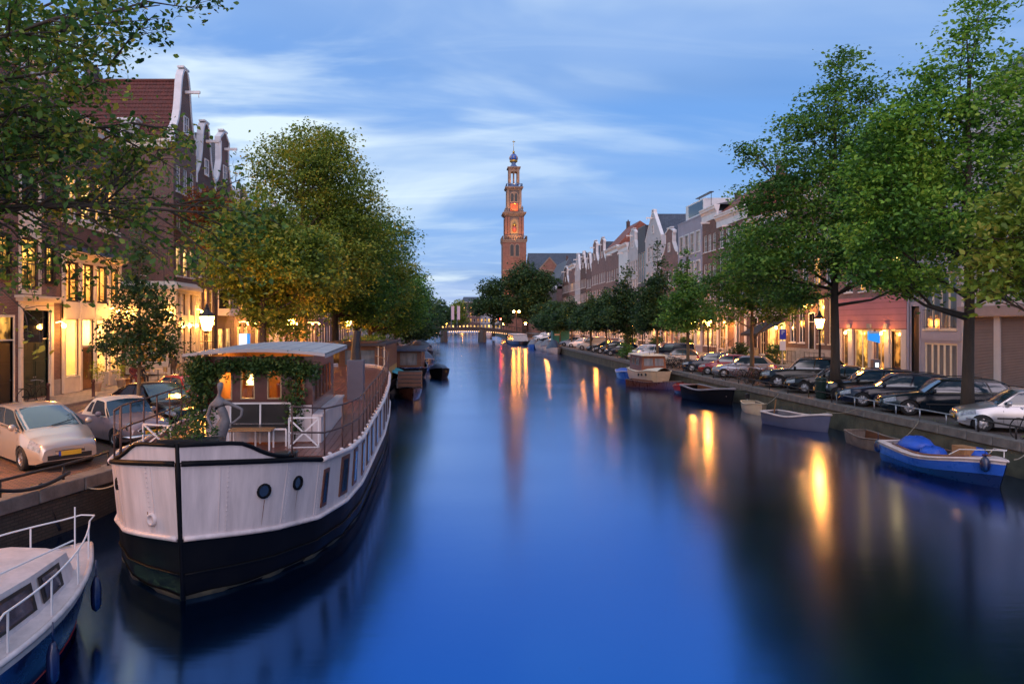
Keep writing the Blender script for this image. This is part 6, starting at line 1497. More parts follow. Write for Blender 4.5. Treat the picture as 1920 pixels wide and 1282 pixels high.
# plate seams, rivet rows, scum line, rust streaks
for sg in (-1, 1):
    for s in (.32, 1.12, 1.95, 3.4, 6.2, 9.5, 13, 17, 21):
        b = MB(); b.tube([(sg * (hb(s, z) + .002), s - .10 * z * max(0, 1 - s / 1.5), z) for z in np.linspace(zs_(s), zd_(s), 6)], .010, 4); b.build('plate_seam', HWHITE, hbt)
        if s < 4:
            b = MB()
            for z in np.linspace(zs_(s) + .08, zd_(s) - .1, 14): b.lathe([(.016, -.004), (.012, .008), (.003, .012)], 5, (sg * (hb(s + .07, z)), s + .07 - .10 * z * max(0, 1 - s / 1.5), z), 'x' )
            o_ = b.build('rivet_row', HWHITE, hbt); o_['kind'] = 'stuff'
SCUM = mat('scum_line', (.07, .06, .035), .7, var=.5, vscale=3)
strake('scum_line', lambda s: -.3, lambda s: .07 + .015 * math.sin(s * 7), SCUM, out=.004)
RUSTM = mat('rust_stain', (.20, .085, .04), .8, var=.4, vscale=8)
rs = random.Random(11)
for s, sg in ((.8, 1), (1.44, 1), (2.2, 1), (.42, -1), (1.3, -1), (3.1, 1), (4.2, 1)):
    w = rs.uniform(.003, .007); z1 = rs.uniform(1.45, 1.62); z0 = z1 - rs.uniform(.2, .5); b = MB()
    b.loft([[(sg * (hb(s + d, z) + .004), s + d - .10 * z * max(0, 1 - s / 1.5), z) for d in (-w * k, w * k)] for z, k in ((z0, .2), (lerp(z0, z1, .4), .7), (z1, 1))], False); b.build('rust_streak', RUSTM, hbt)
# portholes and hull windows
def hullpt(sg, s, z, out): 
    a, c = hb(s - .05, z), hb(s + .05, z); d = Vector((.1, c - a)); n = Vector((d.y * -1, d.x)).normalized()   # normal in (s, w)
    return Vector((sg * (hb(s, z) + n.y * out), s - .10 * z * max(0, 1 - s / 1.5) + n.x * out, z)), Vector((sg * n.y, n.x, 0)).normalized()
def porthole(sg, s, z, r=.105):
    p, n = hullpt(sg, s, z, .0); t = Vector((0, 0, 1)).cross(n).normalized()
    def ringp(rr, o): return [tuple(p + n * o + (t * math.cos(a) + Vector((0, 0, 1)) * math.sin(a)) * rr) for a in np.linspace(0, 2 * PI, 17)[:-1]]
    b = MB(); b.loft([ringp(r * 1.35, -.04), ringp(r * 1.35, .03), ringp(r * 1.05, .045), ringp(r, .02), ringp(r, -.02)], True); o = b.build('porthole', HBLACK, hbt, 'auto', True)
    g = MB(); g.poly(ringp(r, .012)); g.build('pane', DARKGLASS, o)
porthole(1, .78, 1.72); porthole(1, 1.42, 1.70); porthole(-1, 1.3, 1.75, .09); porthole(-1, 2.7, 1.7, .09)
p, n = hullpt(-1, .35, 1.35, .01); b = MB(); b.lathe([(.06, -.02), (.07, .05), (.11, .05), (.12, -.02)], 14, (0, 0, 0), 'y', False)
o = b.build('hawse_ring', HWHITE, hbt, True); o.location = p; o.rotation_euler = n.to_track_quat('Y', 'Z').to_euler()
def hullwin(s0, s1, z0, z1, m=BROWNW):
    b = MB(); P4 = [hullpt(1, s, z, .03)[0] for s, z in ((s0, z0), (s1, z0), (s1, z1), (s0, z1))]; Q4 = [hullpt(1, s, z, -.05)[0] for s, z in ((s0, z0), (s1, z0), (s1, z1), (s0, z1))]
    b.loft([[tuple(v) for v in Q4], [tuple(v) for v in P4]], True); b.poly([tuple(v) for v in P4]); o = b.build('hull_window', m, hbt, fix=True)
    e = (s1 - s0) * .2; g = MB(); g.poly([tuple(hullpt(1, s, z, .036)[0]) for s, z in ((s0 + e, z0 + .08), (s1 - e, z0 + .08), (s1 - e, z1 - .08), (s0 + e, z1 - .08))]); g.build('pane', DARKGLASS, o)
hullwin(2.12, 2.36, 1.02, 1.80)
for k in range(11): s = 3.0 + k * 1.0 + k * k * .04; hullwin(s, s + .42, zs_(s) + .18, zd_(s) - .12)
# stanchions and two rails on each side
def hb_rail(sg, s0, s1, step):
    sts = [s0 + i * step for i in range(int((s1 - s0) / step) + 1)]
    b = MB()
    pm_ = MB(); pm_.tube([(0, 0, -.02), (0, 0, 1.02)], .018, 6); me = pm_.mesh('stanchion', mat('rusty_steel', (.10, .055, .045), .6, metal=.3, var=.3, vscale=6), True)
    for s in sts: link('stanchion', me, hbt, (sg * (hb(s, 2) - .05), s, zd_(s)))
    for h_ in (.52, 1.02): b = MB(); b.tube([(sg * (hb(s, 2) - .05), s, zd_(s) + h_) for s in sts], .02, 6); b.build('guard_rail', MATS['rusty_steel'], hbt, True)
hb_rail(1, 1.3, 24.3, .92); hb_rail(-1, 1.1, 24.3, .92)
b = MB()
for k, s in enumerate([2.4 + .62 * i for i in range(33)]): b.lathe([(.045, 0), (.05, .03), (.03, .055), (.0, .06)], 6, (hb(s, zd_(s)) - .02, s, zd_(s) + .03))
b.build('deck_edge_beads', HWHITE, hbt)
# cabin with real lit room
CW0, CW1, CS0, CS1, CZ0, CZ1 = -1.15, 1.45, 4.95, 8.9, 1.90, 4.0
CABW = mat('red_brown_cabin', (.075, .016, .011), .4, var=.25, vscale=2, stretch=(1, 1, 5), coat=.3)
w_ = CW1 - CW0; h_ = CZ1 - CZ0
ops = [(u, .98, u + .34, 1.88) for u in (.34, .80, 1.56, 2.26)] if False else [(.30, 1.03, .64, 1.76), (.84, 1.05, 1.19, 1.78), (1.49, 1.05, 1.84, 1.78), (2.1, 1.05, 2.4, 1.76)]
b = MB(); wall_open(b, w_, h_, ops, .08); cf = b.build('cabin_front', CABW, hbt); cf.location = (CW0, CS0, CZ0)
for o_ in ops: window(cf, *o_, cols=1, rows=1, pane='x', fm=mat('pale_wood_frame', (.40, .27, .14), .5, var=.2), d=.05, sill=False, fw=.03)
b = MB(); b.box(.02, w_ - .02, -.05, -.002, 0, .90); b.build('cabin_base_board', HWHITE, cf)
ops2 = [(.35 + i * .62, .95, .35 + i * .62 + .40, 1.80) for i in range(5)]
b = MB(); wall_open(b, CS1 - CS0, h_, ops2, .08); cs = b.build('cabin_side', MAHOG, hbt); cs.location = (CW1, CS0, CZ0); cs.rotation_euler = (0, 0, R(90))
for o_ in ops2: window(cs, *o_, cols=1, rows=1, pane='x', fm=BROWNW, d=.05, sill=False, fw=.03)
b = MB(); b.box(CW1 + .005, CW1 + .22, CS0 - .1, CS1 + .6, CZ0 - .1, CZ0 + .62); b.box(CW1 + .005, CW1 + .26, CS0 - .12, CS1 + .62, CZ0 + .621, CZ0 + .68); b.build('cabin_coaming', HWHITE, hbt)
b = MB(); b.quad((CW0, CS1, CZ0), (CW1, CS1, CZ0), (CW1, CS1, CZ1), (CW0, CS1, CZ1)); b.quad((CW0, CS0, CZ0), (CW0, CS1, CZ0), (CW0, CS1, CZ1), (CW0, CS0, CZ1)); b.build('cabin_rear', OAK, hbt)
b = MB(); xs_ = [CW0 - .42 + (w_ + .78) * i / 10 for i in range(11)]
b.loft([[(x, s, CZ1 + .02 + .10 * (1 - ((x - (CW0 + CW1) / 2) / (w_ * .62)) ** 2) + dz) for x in xs_] for s, dz in ((CS0 - .42, 0), (CS1 + .5, .06))], False)
b.loft([[(x, s, CZ1 + .09 + .10 * (1 - ((x - (CW0 + CW1) / 2) / (w_ * .62)) ** 2) + dz) for x in xs_] for s, dz in ((CS0 - .42, 0), (CS1 + .5, .06))], False)
b.loft([[(x, CS0 - .42, CZ1 + .02 + k + .10 * (1 - ((x - (CW0 + CW1) / 2) / (w_ * .62)) ** 2)) for x in xs_] for k in (0, .07)], False)
for x in (xs_[0], xs_[-1]): b.quad((x, CS0 - .42, CZ1 - .03), (x, CS1 + .5, CZ1 + .03), (x, CS1 + .5, CZ1 + .12), (x, CS0 - .42, CZ1 + .06))
b.build('cabin_roof', mat('pale_roof_felt', (.40, .38, .38), .6, var=.25, vscale=1.2, stretch=(.3, 3, 1)), hbt, fix=True)
for i in range(1, 8): x = xs_[0] + (xs_[-1] - xs_[0]) * i / 8; s_ = MB(); zz = CZ1 + .09 + .10 * (1 - ((x - (CW0 + CW1) / 2) / (w_ * .62)) ** 2); s_.tube([(x, CS0 - .4, zz), (x, CS1 + .48, zz + .06)], .014, 5); s_.build('roof_seam', MATS['pale_roof_felt'], hbt)
warmlight(hbt, (-.7, 6.9, 3.35), 26, (1.0, .42, .08), .12); warmlight(hbt, (.6, 7.4, 3.5), 18, (1.0, .38, .07), .12)
fl_ = MB(); fl_.lathe([(.1, 0), (.1, .03), (.02, .05), (.02, .75)], 8, (-.2, 5.7, CZ0 + .62)); lp = fl_.build('table_lamp', BROWNW, hbt); sh = MB(); sh.lathe([(.17, .72), (.11, .98)], 12, (-.2, 5.7, CZ0 + .62), caps=False); sh.build('lamp_shade', mat('lamp_shade', (.7, .55, .3), .7, emit=(1, .6, .2), estr=2.5), lp)
b = MB(); b.box(-.9, .1, 5.45, 5.95, CZ0 + .55, CZ0 + .62); b.build('side_table', OAK, hbt)
b = MB(); b.bevbox(.42, 1.0, 5.6, 6.2, CZ0 + .3, CZ0 + 1.4, .04); b.build('armchair', mat('orange_cloth', (.5, .12, .03), .8), hbt)
# ivy over the cabin front
ivy = thing('ivy', 'ivy hanging under the cabin roof and down its corners on the houseboat', 'ivy', (BX, BYo, 0), math.atan2(1, AX) - PI / 2)
rng = np.random.default_rng(9); C = []
for x in np.linspace(CW0 - .35, CW1 + .15, 120): C += [(x, CS0 - .2 + rng.normal() * .08, CZ1 - .1 - abs(rng.normal()) * .16 - (.12 if x < -.7 or x > .9 else 0)) for _ in range(4)]
for z in np.linspace(2.3, 4.0, 70): C += [(CW0 - .08 + rng.normal() * .15, CS0 - .25 + rng.normal() * .12, z) for _ in range(5 if z > 3 else 3)]
for z in np.linspace(2.2, 4.0, 60): C += [(CW1 - .42 + rng.normal() * .14, CS0 - .2 + rng.normal() * .1, z) for _ in range(2)]
leaves('foliage', C, .07, 7, .105, 510, IVY, ivy, 1.0, 1.0)
sm = MB(); sm.tube([(CW0, CS0 - .2, 1.9), (CW0 - .03, CS0 - .22, 3.0), (CW0, CS0 - .2, 3.9)], .025, 5); sm.tube([(CW1 - .42, CS0 - .15, 1.9), (CW1 - .38, CS0 - .18, 3.0), (CW1 - .42, CS0 - .15, 3.9)], .025, 5); sm.build('stem', BARK, ivy)
# foredeck things in world frame helper
HBM = Matrix.Translation((BX, BYo, 0)) @ Matrix.Rotation(math.atan2(1, AX) - PI / 2, 4, 'Z')
def onhb(x, s, z): return tuple(HBM @ Vector((x, s, z)))
HBR = math.atan2(1, AX) - PI / 2
# white bench with black back panels
bn = thing('bench', 'white framed bench with black back panels against the cabin', 'bench', onhb(.2, 4.55, 1.88), HBR)
b = MB()
for x in (-.72, 0, .72): b.bar((x, .25, 0), (x, .3, 1.0), .04, .04); b.bar((x, -.2, 0), (x, -.2, .42), .04, .04)
b.bar((-.72, .29, .98), (.72, .29, .98), .04, .04); b.bar((-.72, -.2, .42), (.72, -.2, .42), .04, .04); b.bar((-.72, .25, .42), (.72, .25, .42), .04, .04); b.build('frame', WHITE, bn)
b = MB(); b.box(-.70, .70, -.2, .26, .441, .47); b.build('seat', BLACK, bn)
for x in (-.69, .03): b = MB(); b.box(x, x + .66, .262, .285, .5, .96); b.build('back_panel', BLACK, bn)
tb = thing('deck_table', 'low table with wooden top and white legs on the foredeck', 'table', onhb(.2, 3.95, 1.90), HBR)
b = MB(); b.bevbox(-.5, .5, -.26, .26, .44, .47, .01); b.build('table_top', OAK, tb)
for x in (-.46, .46):
    for y in (-.22, .22): b = MB(); b.bar((x, y, 0), (x, y, .44), .035, .035); b.build('leg', WHITE, tb)
gt = thing('deck_gate', 'white cross braced folding gate panel on the foredeck', 'gate', onhb(1.38, 4.1, 1.90), HBR + R(4))
b = MB()
for a, c in (((-.34, 0), (.34, 0)), ((-.34, .70), (.34, .70)), ((-.34, 0), (-.34, .70)), ((.34, 0), (.34, .70)), ((-.34, .35), (.34, .35)), ((-.34, .02), (.34, .68)), ((-.34, .68), (.34, .02))): b.bar((a[0], 0, a[1]), (c[0], 0, c[1]), .035, .035)
b.build('frame', WHITE, gt)
g2 = thing('deck_gate', 'white cross braced low gate behind the foredeck plants', 'gate', onhb(-1.7, 3.3, 1.95), HBR + R(-25))
b = MB()
for a, c in (((-.4, .1), (.4, .1)), ((-.4, .62), (.4, .62)), ((-.4, 0), (-.4, .62)), ((.4, 0), (.4, .62)), ((-.4, .1), (.4, .62)), ((-.4, .62), (.4, .1))): b.bar((a[0], 0, a[1]), (c[0], 0, c[1]), .03, .03)
b.build('frame', WHITE, g2)
pl = thing('planter', 'dark trough with bushy green plants at the houseboat bow', 'planter', onhb(-.22, 1.2, 2.26), HBR)
b = MB(); b.bevbox(-.62, .55, -.2, .2, -.1, .36, .02); b.build('trough', BLACK, pl)
rng = np.random.default_rng(3); leaves('foliage', [(rng.normal() * .2 - .22 if k % 4 else rng.uniform(.0, .5), rng.uniform(-.2, .2), .4 + abs(rng.normal()) * (.2 if k % 4 else .06)) for k in range(80)], .06, 8, .075, 520, IVY, pl, .8, .9)
b = MB(); b.tube([(-.3, 0, .3), (-.35, 0, .75)], .012, 4); b.tube([(-.2, .05, .3), (-.1, .05, .7)], .012, 4); b.build('stems', BARK, pl)
bk = thing('mooring_bitt', 'black steel mooring block beside the houseboat rail', 'bollard', onhb(1.45, 2.0, 1.95), HBR)
b = MB(); b.bevbox(-.3, .0, -.14, .14, .0, .24, .015); b.bevbox(.02, .16, -.12, .12, .0, .26, .015); b.build('block', BLACK, bk)
# statue: a bending woman of grey stone, one continuous figure
def skin_figure(name, chain, m, parent, sub=2, loc=(0, 0, 0)):
    """chain: list of (idx parent, x, y, z, r)"""
    me = bpy.data.meshes.new(name); me.from_pydata([c[1:4] for c in chain], [(c[0], i) for i, c in enumerate(chain) if c[0] >= 0], [])
    o = link(name, me, parent, loc); md = o.modifiers.new('skin', 'SKIN'); md.use_smooth_shade = True
    for i, c in enumerate(chain):
        r_ = c[4]; me.skin_vertices[0].data[i].radius = (r_, r_) if not isinstance(r_, tuple) else r_
    me.skin_vertices[0].data[0].use_root = True
    sb = o.modifiers.new('sub', 'SUBSURF'); sb.levels = sub; sb.render_levels = sub
    me.materials.append(m); return o
GRANITE = mat('grey_carved_stone', (.14, .13, .135), .7, var=.35, vscale=4, bump=.5, bscale=20)
st = thing('statue', 'grey stone statue of a leaning female figure on the foredeck', 'statue', onhb(-.05, 2.4, 2.02), HBR)
skin_figure('figure', [(-1, .02, 0, .60, .15), (0, .10, 0, .80, .095), (1, .04, 0, .98, .115), (2, -.04, 0, 1.14, .12), (3, -.04, 0, 1.26, .045), (4, -.01, -.01, 1.36, .036), (5, .0, -.03, 1.47, .078), (6, .0, .02, 1.57, .06),
    (3, .14, -.02, 1.14, .045), (8, .34, -.03, 1.05, .038), (9, .46, -.05, 1.0, .034), (10, .44, -.06, .86, .03), (11, .30, -.08, .74, .028), (12, .22, -.10, .70, .032),
    (3, -.20, .0, 1.08, .045), (14, -.27, .0, .84, .036), (15, -.18, -.05, .66, .03), (16, -.10, -.1, .60, .034),
    (2, .0, -.09, 1.04, .06), (0, -.05, 0, .36, .17), (19, -.02, 0, .18, .13), (20, .0, 0, .0, .19)], GRANITE, st, 2)
b = MB(); b.lathe([(.34, -.05), (.30, .05), (.22, .09)], 12, (0, 0, -.05)); b.build('plinth', GRANITE, st)
# dark mast in a grey box on the aft deck
ms = thing('mast_case', 'dark tapering post standing in a grey box on the aft deck', 'post', onhb(1.75, 12.8, 2.05), HBR)
b = MB(); b.bevbox(-.3, .3, -.3, .3, 0, 1.45, .02); b.build('box', mat('grey_blue_box', (.10, .10, .13), .5, var=.1), ms)
b = MB(); b.tube([(0, 0, 1.4), (0, 0, 1.9), (.05, 0, 2.5)], [.2, .16, .14], 8); b.build('post', TRIM, ms)

# ---- second houseboat -------------------------------------------------------
h2 = thing('houseboat', 'second houseboat with ochre cabin and flat planted roof behind the white one', 'houseboat', (-6.0, 39.3, 0), 0, 'houseboats on the left quay')
f = hull_fn(15, 4.4, 1.3, 1.2, 1.7, draft=.3); hp = hull_part(h2, 'hull', f, 0, 1, HBLACK); hp.rotation_euler = (0, 0, R(90)); hp.location = (0, 7.2, 0)
b = MB(); b.box(-1.9, 1.75, 1.2, 12, 1.0, 1.9); b.build('cabin_base', mat('ochre_paint', (.45, .28, .07), .5, var=.15), h2)
b = MB(); wall_open(b, 3.65, 1.6, [(.3, .4, 1.2, 1.35), (1.4, .4, 3.3, 1.4)], .08); c_ = b.build('cabin_wall', BROWNW, h2); c_.location = (-1.9, 1.2, 1.9); window(c_, .3, .4, 1.2, 1.35, 1, 1, 'm', BROWNW, .05, False); window(c_, 1.4, .4, 3.3, 1.4, 2, 1, 's', BROWNW, .05, False)
b = MB(); b.box(-1.9, 1.75, 1.3, 12, 1.901, 3.5); b.build('cabin_body', BROWNW, h2)
b = MB(); b.box(-2.2, 2.05, .6, 12.4, 3.501, 3.64); b.build('cabin_roof', mat('dark_felt', (.05, .04, .04), .7, var=.2), h2)
for x in (-2.1, 1.95):
    for y in (.7,): p_ = MB(); p_.tube([(x, y, 1.2), (x, y, 3.5)], .035, 6); p_.build('roof_post', CREAM, h2)
p_ = MB(); p_.tube([(1.6, .7, 1.2), (1.6, .7, 3.5)], .03, 6); p_.build('roof_post', CREAM, h2)
rg_ = thing('roof_flowers', 'orange flowering plants on the roof of the second houseboat', 'plants', (-6.0, 39.3, 3.64)); rng = np.random.default_rng(5)
leaves('foliage', [(rng.uniform(-.4, 1.4), rng.uniform(1, 6), .12 + rng.uniform(0, .25)) for _ in range(120)], .12, 8, .14, 530, YELLOWG, rg_); b = MB(); b.bevbox(-.5, 1.5, .9, 6.1, 0, .14, .02); b.build('trough', BROWNW, rg_)
# teal covered boat and wood crates
tl = thing('covered_boat', 'small boat under a bright turquoise cover behind the second houseboat', 'boat', (-4.2, 49.5, 0), 0, GB)
f = hull_fn(5, 2.0, .7, .65, .9); hp = hull_part(tl, 'hull', f, 0, 1, HWHITE); hp.rotation_euler = (0, 0, R(90)); b = MB()
b.loft([[(-1.0, y, .75), (-.7, y, 1.25 + .1 * math.sin(y * 2)), (0, y, 1.5 + .1 * math.sin(y * 3)), (.7, y, 1.25 + .1 * math.cos(y * 2)), (1.0, y, .75)] for y in np.linspace(-2.3, 2.0, 9)], False); b.build('cover', mat('turquoise_cover', (.02, .32, .36), .5, var=.1, bump=.2), tl, True)
sk, L_ = orient('dark skiff carrying slatted crates behind the white houseboat', 'skiff', (-2.5, 42.5), (-3.4, 48.0), GB)
f = hull_fn(L_, 1.7, .6, .5, .8); hull_part(sk, 'hull', f, 0, 1, HBROWN); gunwale(sk, f, HBLACK, .04); inside(sk, f, WEATH); thwart(sk, f, .4, WEATH)
ct = thing('crate', 'dark slatted wooden crate planter on the dark skiff', 'crate', (-2.95, 46.2, .25), R(4))
for k in range(5): b = MB(); b.box(-.8, .8, -.52, -.49, .1 + k * .26, .3 + k * .26); b.build('slat', BROWNW, ct); b = MB(); b.box(.80, .83, -.5, .5, .1 + k * .26, .3 + k * .26); b.build('slat', OAK, ct)
b = MB(); b.box(-.78, .78, -.48, .48, 0, 1.35); b.build('crate_box', BLACK, ct)
# dark barge with wheelhouse roof
bg_ = thing('barge', 'dark barge with blue roofed wheelhouse on the left past the houseboats', 'boat', (-3.9, 60.5, 0), 0, GB)
f = hull_fn(13, 3.2, 1.3, 1.0, 1.5); hp = hull_part(bg_, 'hull', f, 0, 1, HBLACK); hp.rotation_euler = (0, 0, R(90)); gw_ = gunwale(bg_, f, HNAVY, .06); gw_.rotation_euler = (0, 0, R(90))
b = MB(); b.box(-1.25, 1.25, -4.2, 3, .9, 2.55); b.build('wheelhouse', BROWNW, bg_); b = MB(); b.quad((-.5, -4.21, 1.4), (.9, -4.21, 1.4), (.9, -4.21, 2.4), (-.5, -4.21, 2.4)); b.build('pane', CURTAIN, bg_)
b = MB(); b.add([(-1.7, -4.7, 2.56), (1.7, -4.7, 2.56), (1.7, 3.4, 2.6), (-1.7, 3.4, 2.6), (-1.6, -4.6, 2.72), (1.6, -4.6, 2.72), (1.6, 3.3, 2.78), (-1.6, 3.3, 2.78)], [[0, 3, 2, 1], [4, 5, 6, 7], [0, 1, 5, 4], [1, 2, 6, 5], [2, 3, 7, 6], [3, 0, 4, 7]]); b.build('wheelhouse_roof', TARPN, bg_)
def dinghy(label, bow, stern, B, hm, gm, im, sh=(.55, .5, .75), n_thw=2, name='rowing_boat', cover=None, covh=.35, upper=None, gr_=.035, fend=(), tm=WEATH):
    o, L_ = orient(label, name, bow, stern, GB); f = hull_fn(L_, B, *sh)
    if upper: hull_part(o, 'lower_hull', f, 0, .72, hm); hull_part(o, 'upper_strake', f, .72, 1, upper)
    else: hull_part(o, 'hull', f, 0, 1, hm)
    gunwale(o, f, gm, gr_)
    if cover:
        b = MB(); ts = [.04 + .92 * i / 14 for i in range(15)]
        b.loft([[(f(t, 1)[0], k * f(t, 1)[1] * 1.03, f(t, 1)[2] + covh * (1 - k * k) * math.sin(PI * min(1, t * .9 + .1)) + .03 * math.sin(t * 23 + k * 5)) for k in (-1, -.7, -.35, 0, .35, .7, 1)] for t in ts], False); b.build('cover', cover, o, True)
    else:
        inside(o, f, im)
        for k in range(n_thw): thwart(o, f, .3 + .3 * k, tm)
    for t, sg, m in fend: p_ = f(t, 1); fender(o, p_[0], sg * (p_[1] + .1), p_[2] - .55, m)
    return o, f
dinghy('black covered dinghy moored out beside the dark barge', (-1.0, 58.8), (-1.5, 63.5), 1.8, HBLACK, HBLACK, WEATH, (.75, .7, .95), cover=TARPN, covh=.5)
dinghy('navy covered cabin boat ahead of the dark barge', (-3.0, 68.5), (-3.8, 78.0), 2.8, HNAVY, HWHITE, WEATH, (1.0, .9, 1.3), cover=TARPN, covh=1.2)
dinghy('long dark barge with rounded cover far on the left', (-4.0, 84.0), (-5.0, 99.0), 3.6, HBLACK, HBROWN, WEATH, (1.2, 1.1, 1.6), cover=mat('dark_cover', (.03, .02, .02), .6), covh=1.4)
dinghy('pale cluttered boat on the left before the long dark barge', (-3.4, 79.5), (-4.0, 83.6), 2.0, HWHITE, HWHITE, WEATH, (.9, .9, 1.1), cover=TARPG, covh=.6)
dinghy('farthest dark boat on the left near the bridge', (-5.0, 104.0), (-5.6, 118.0), 3.6, HBLACK, HBROWN, WEATH, (1.3, 1.2, 1.6), cover=TARPN, covh=1.0)

# ---- cabin cruiser in the lower left corner ----------------------------------
cr_, L_ = orient('white cabin cruiser with navy hull in the lower left corner', 'cabin_cruiser', (-6.3, 11.45), (-7.0, 4.0), GB)
f = hull_fn(L_, 2.7, .85, .82, 1.02, 1.0, .85, 3.2, .4); hull_part(cr_, 'lower_hull', f, 0, .92, HNAVY); hull_part(cr_, 'upper_hull', f, .92, 1, HWHITE, .005); gunwale(cr_, f, HWHITE, .045, 'rubbing_strake')
b = MB(); r_ = mat('red_line', (.35, .01, .02), .4, var=0)
for sg in (-1, 1): b.tube([(f(t, .50)[0], sg * (f(t, .50)[1] + .012), f(t, .50)[2]) for t in np.linspace(.05, .95, 18)], .012, 4)
b.build('boot_stripe', r_, cr_)
ts = [.0 + i / 20 for i in range(21)]
b = MB(); b.loft([[(f(t, 1)[0], k * f(t, 1)[1] * .98, f(t, 1)[2] + .05 * (1 - k * k)) for k in (-1, -.5, 0, .5, 1)] for t in ts], False); b.build('deck', HWHITE, cr_, True)
hx = L_ / 2
def trunk_sec(t0, hgt, wsc): p_ = f(t0, 1); w = p_[1] * wsc; z = p_[2]; return [(p_[0], -w, z), (p_[0], -w * .86, z + hgt), (p_[0], -w * .4, z + hgt + .05), (p_[0], w * .4, z + hgt + .05), (p_[0], w * .86, z + hgt), (p_[0], w, z)]
b = MB(); b.loft([trunk_sec(t, h__, .78) for t, h__ in ((.40, .58), (.55, .56), (.70, .50), (.80, .44), (.84, .40), (.875, .03))], False); b.build('coach_roof', HWHITE, cr_, 'auto', True)
b = MB(); b.loft([trunk_sec(t, h__, .82) for t, h__ in ((.05, 1.10), (.30, 1.15), (.46, 1.12), (.50, .98), (.57, .56))], False); b.poly(trunk_sec(.05, 1.1, .82)); b.build('wheelhouse', HWHITE, cr_, 'auto', True)
b = MB(); p0, p1 = f(.02, 1), f(.50, 1); b.bevbox(p0[0], p1[0] + .1, -1.02, 1.02, 1.98, 2.04, .015); b.build('wheelhouse_roof', HWHITE, cr_)
TRW = mat('curtained_dark_pane', (.07, .065, .09), .15, var=.5, vscale=5, coat=.5)
def trunkwin(ta, tb_, ha, hb_, z0, z1, wsc, nm='cabin_window'):
    for sg in (-1, 1):
        def q(t, hgt, zz, o): p_ = f(t, 1); w = p_[1] * wsc; k = (zz) ; return (p_[0], sg * (lerp(w, w * .86, k) + o), p_[2] + hgt * k)
        b = MB(); b.quad(q(ta, ha, z0, .012), q(tb_, hb_, z0, .012), q(tb_, hb_, z1, .012), q(ta, ha, z1, .012)); o_ = b.build(nm, TRIM, cr_, fix=True); e = .012
        g = MB(); g.quad(q(ta + e, ha, z0 + .08, .018), q(tb_ - e, hb_, z0 + .08, .018), q(tb_ - e, hb_, z1 - .08, .018), q(ta + e, ha, z1 - .08, .018)); g.build('pane', TRW, o_, fix=True)
trunkwin(.58, .70, .555, .50, .16, .88, .78); trunkwin(.72, .80, .49, .44, .16, .88, .78); trunkwin(.32, .47, 1.14, 1.1, .52, .92, .82); trunkwin(.10, .29, 1.11, 1.14, .52, .92, .82)
b = MB()
for s_ in (-.5, 0.02): b.quad((f(.535, 1)[0] + .065, s_ * 1.4 + .04, 1.56), (f(.535, 1)[0] + .065, s_ * 1.4 + .62, 1.56), (f(.51, 1)[0] + .06, s_ * 1.4 + .6, 1.86), (f(.51, 1)[0] + .06, s_ * 1.4 + .06, 1.86))
b.build('windscreen', TRW, cr_)
b = MB(); rt = [.50 + .5 * i / 14 for i in range(15)]; L1 = [(f(t, 1)[0], f(t, 1)[1] * .93, f(t, 1)[2] + .50 * min(1, (t - .5) / .06 + .1)) for t in rt]; L2 = [(a, -c, d) for a, c, d in L1][::-1]
b.tube(L1[:-1] + [(L1[-1][0] - .03, .12, L1[-1][2]), (L1[-1][0] - .03, -.12, L1[-1][2])] + L2[1:], .014, 6); b.build('bow_rail', WHITE, cr_, True)
for t in (.58, .70, .82, .92):
    for sg in (-1, 1): p_ = f(t, 1); b = MB(); b.tube([(p_[0], sg * p_[1] * .93, p_[2]), (p_[0], sg * p_[1] * .93, p_[2] + .5)], .015, 5); b.build('rail_post', WHITE, cr_)
b = MB(); b.tube([(hx * .98, 0, 1.0), (hx * .98, 0, 1.75)], .014, 5); b.tube([(f(.86, 1)[0], -.6, 1.5), (f(.5, 1)[0], -.6, 1.55)], .014, 5); b.build('flag_staff', WHITE, cr_)
for t in (.66, .90): p_ = f(t, 1); fender(cr_, p_[0], -(p_[1] + .1), p_[2] - .72, HNAVY, .08, .5)

# ---- right side boats ----------------------------------------------------------
bb, L_ = orient('blue sailing dinghy with cream deck and blue tarpaulins at right', 'open_boat', (16.0, 19.9), (15.55, 24.2), GB)
f = hull_fn(L_, 1.75, .66, .55, .82, 1.0, .6, 2.6, .3); hull_part(bb, 'lower_hull', f, 0, .70, HNAVY); hull_part(bb, 'blue_strake', f, .70, .93, HBLUE, .004); hull_part(bb, 'cream_strake', f, .93, 1.0, HWHITE, .008); gunwale(bb, f, HWHITE, .04)
inside(bb, f, CREAM)
b = MB()
for sg in (-1, 1): b.loft([[(f(t, 1)[0], sg * (f(t, 1)[1] - k), f(t, 1)[2] + .03) for k in (0, min(.2, f(t, 1)[1] * .9))] for t in np.linspace(0, .95, 16)], False)
b.loft([[(f(t, 1)[0], -f(t, 1)[1], f(t, 1)[2] + .035), (f(t, 1)[0], f(t, 1)[1], f(t, 1)[2] + .035)] for t in np.linspace(.82, .99, 6)], False); b.build('side_deck', HWHITE, bb)
b = MB()
for sg in (-1, 1): b.tube([(f(t, 1)[0], sg * (f(t, 1)[1] - .2), f(t, 1)[2] + .06) for t in np.linspace(.15, .82, 14)], .035, 5)
b.build('coaming', MAHOG, bb, True)
thwart(bb, f, .42, OAK, .9); b = MB(); p_ = f(.62, 1); b.bevbox(p_[0] - .25, p_[0] + .25, .1, .5, .35, .95, .01); b.build('locker', OAK, bb); b = MB(); p_ = f(.74, 1); b.bevbox(p_[0] - .4, p_[0] + .4, -.45, .45, .62, .70, .01); b.build('foredeck_hatch', OAK, bb)
b = MB()
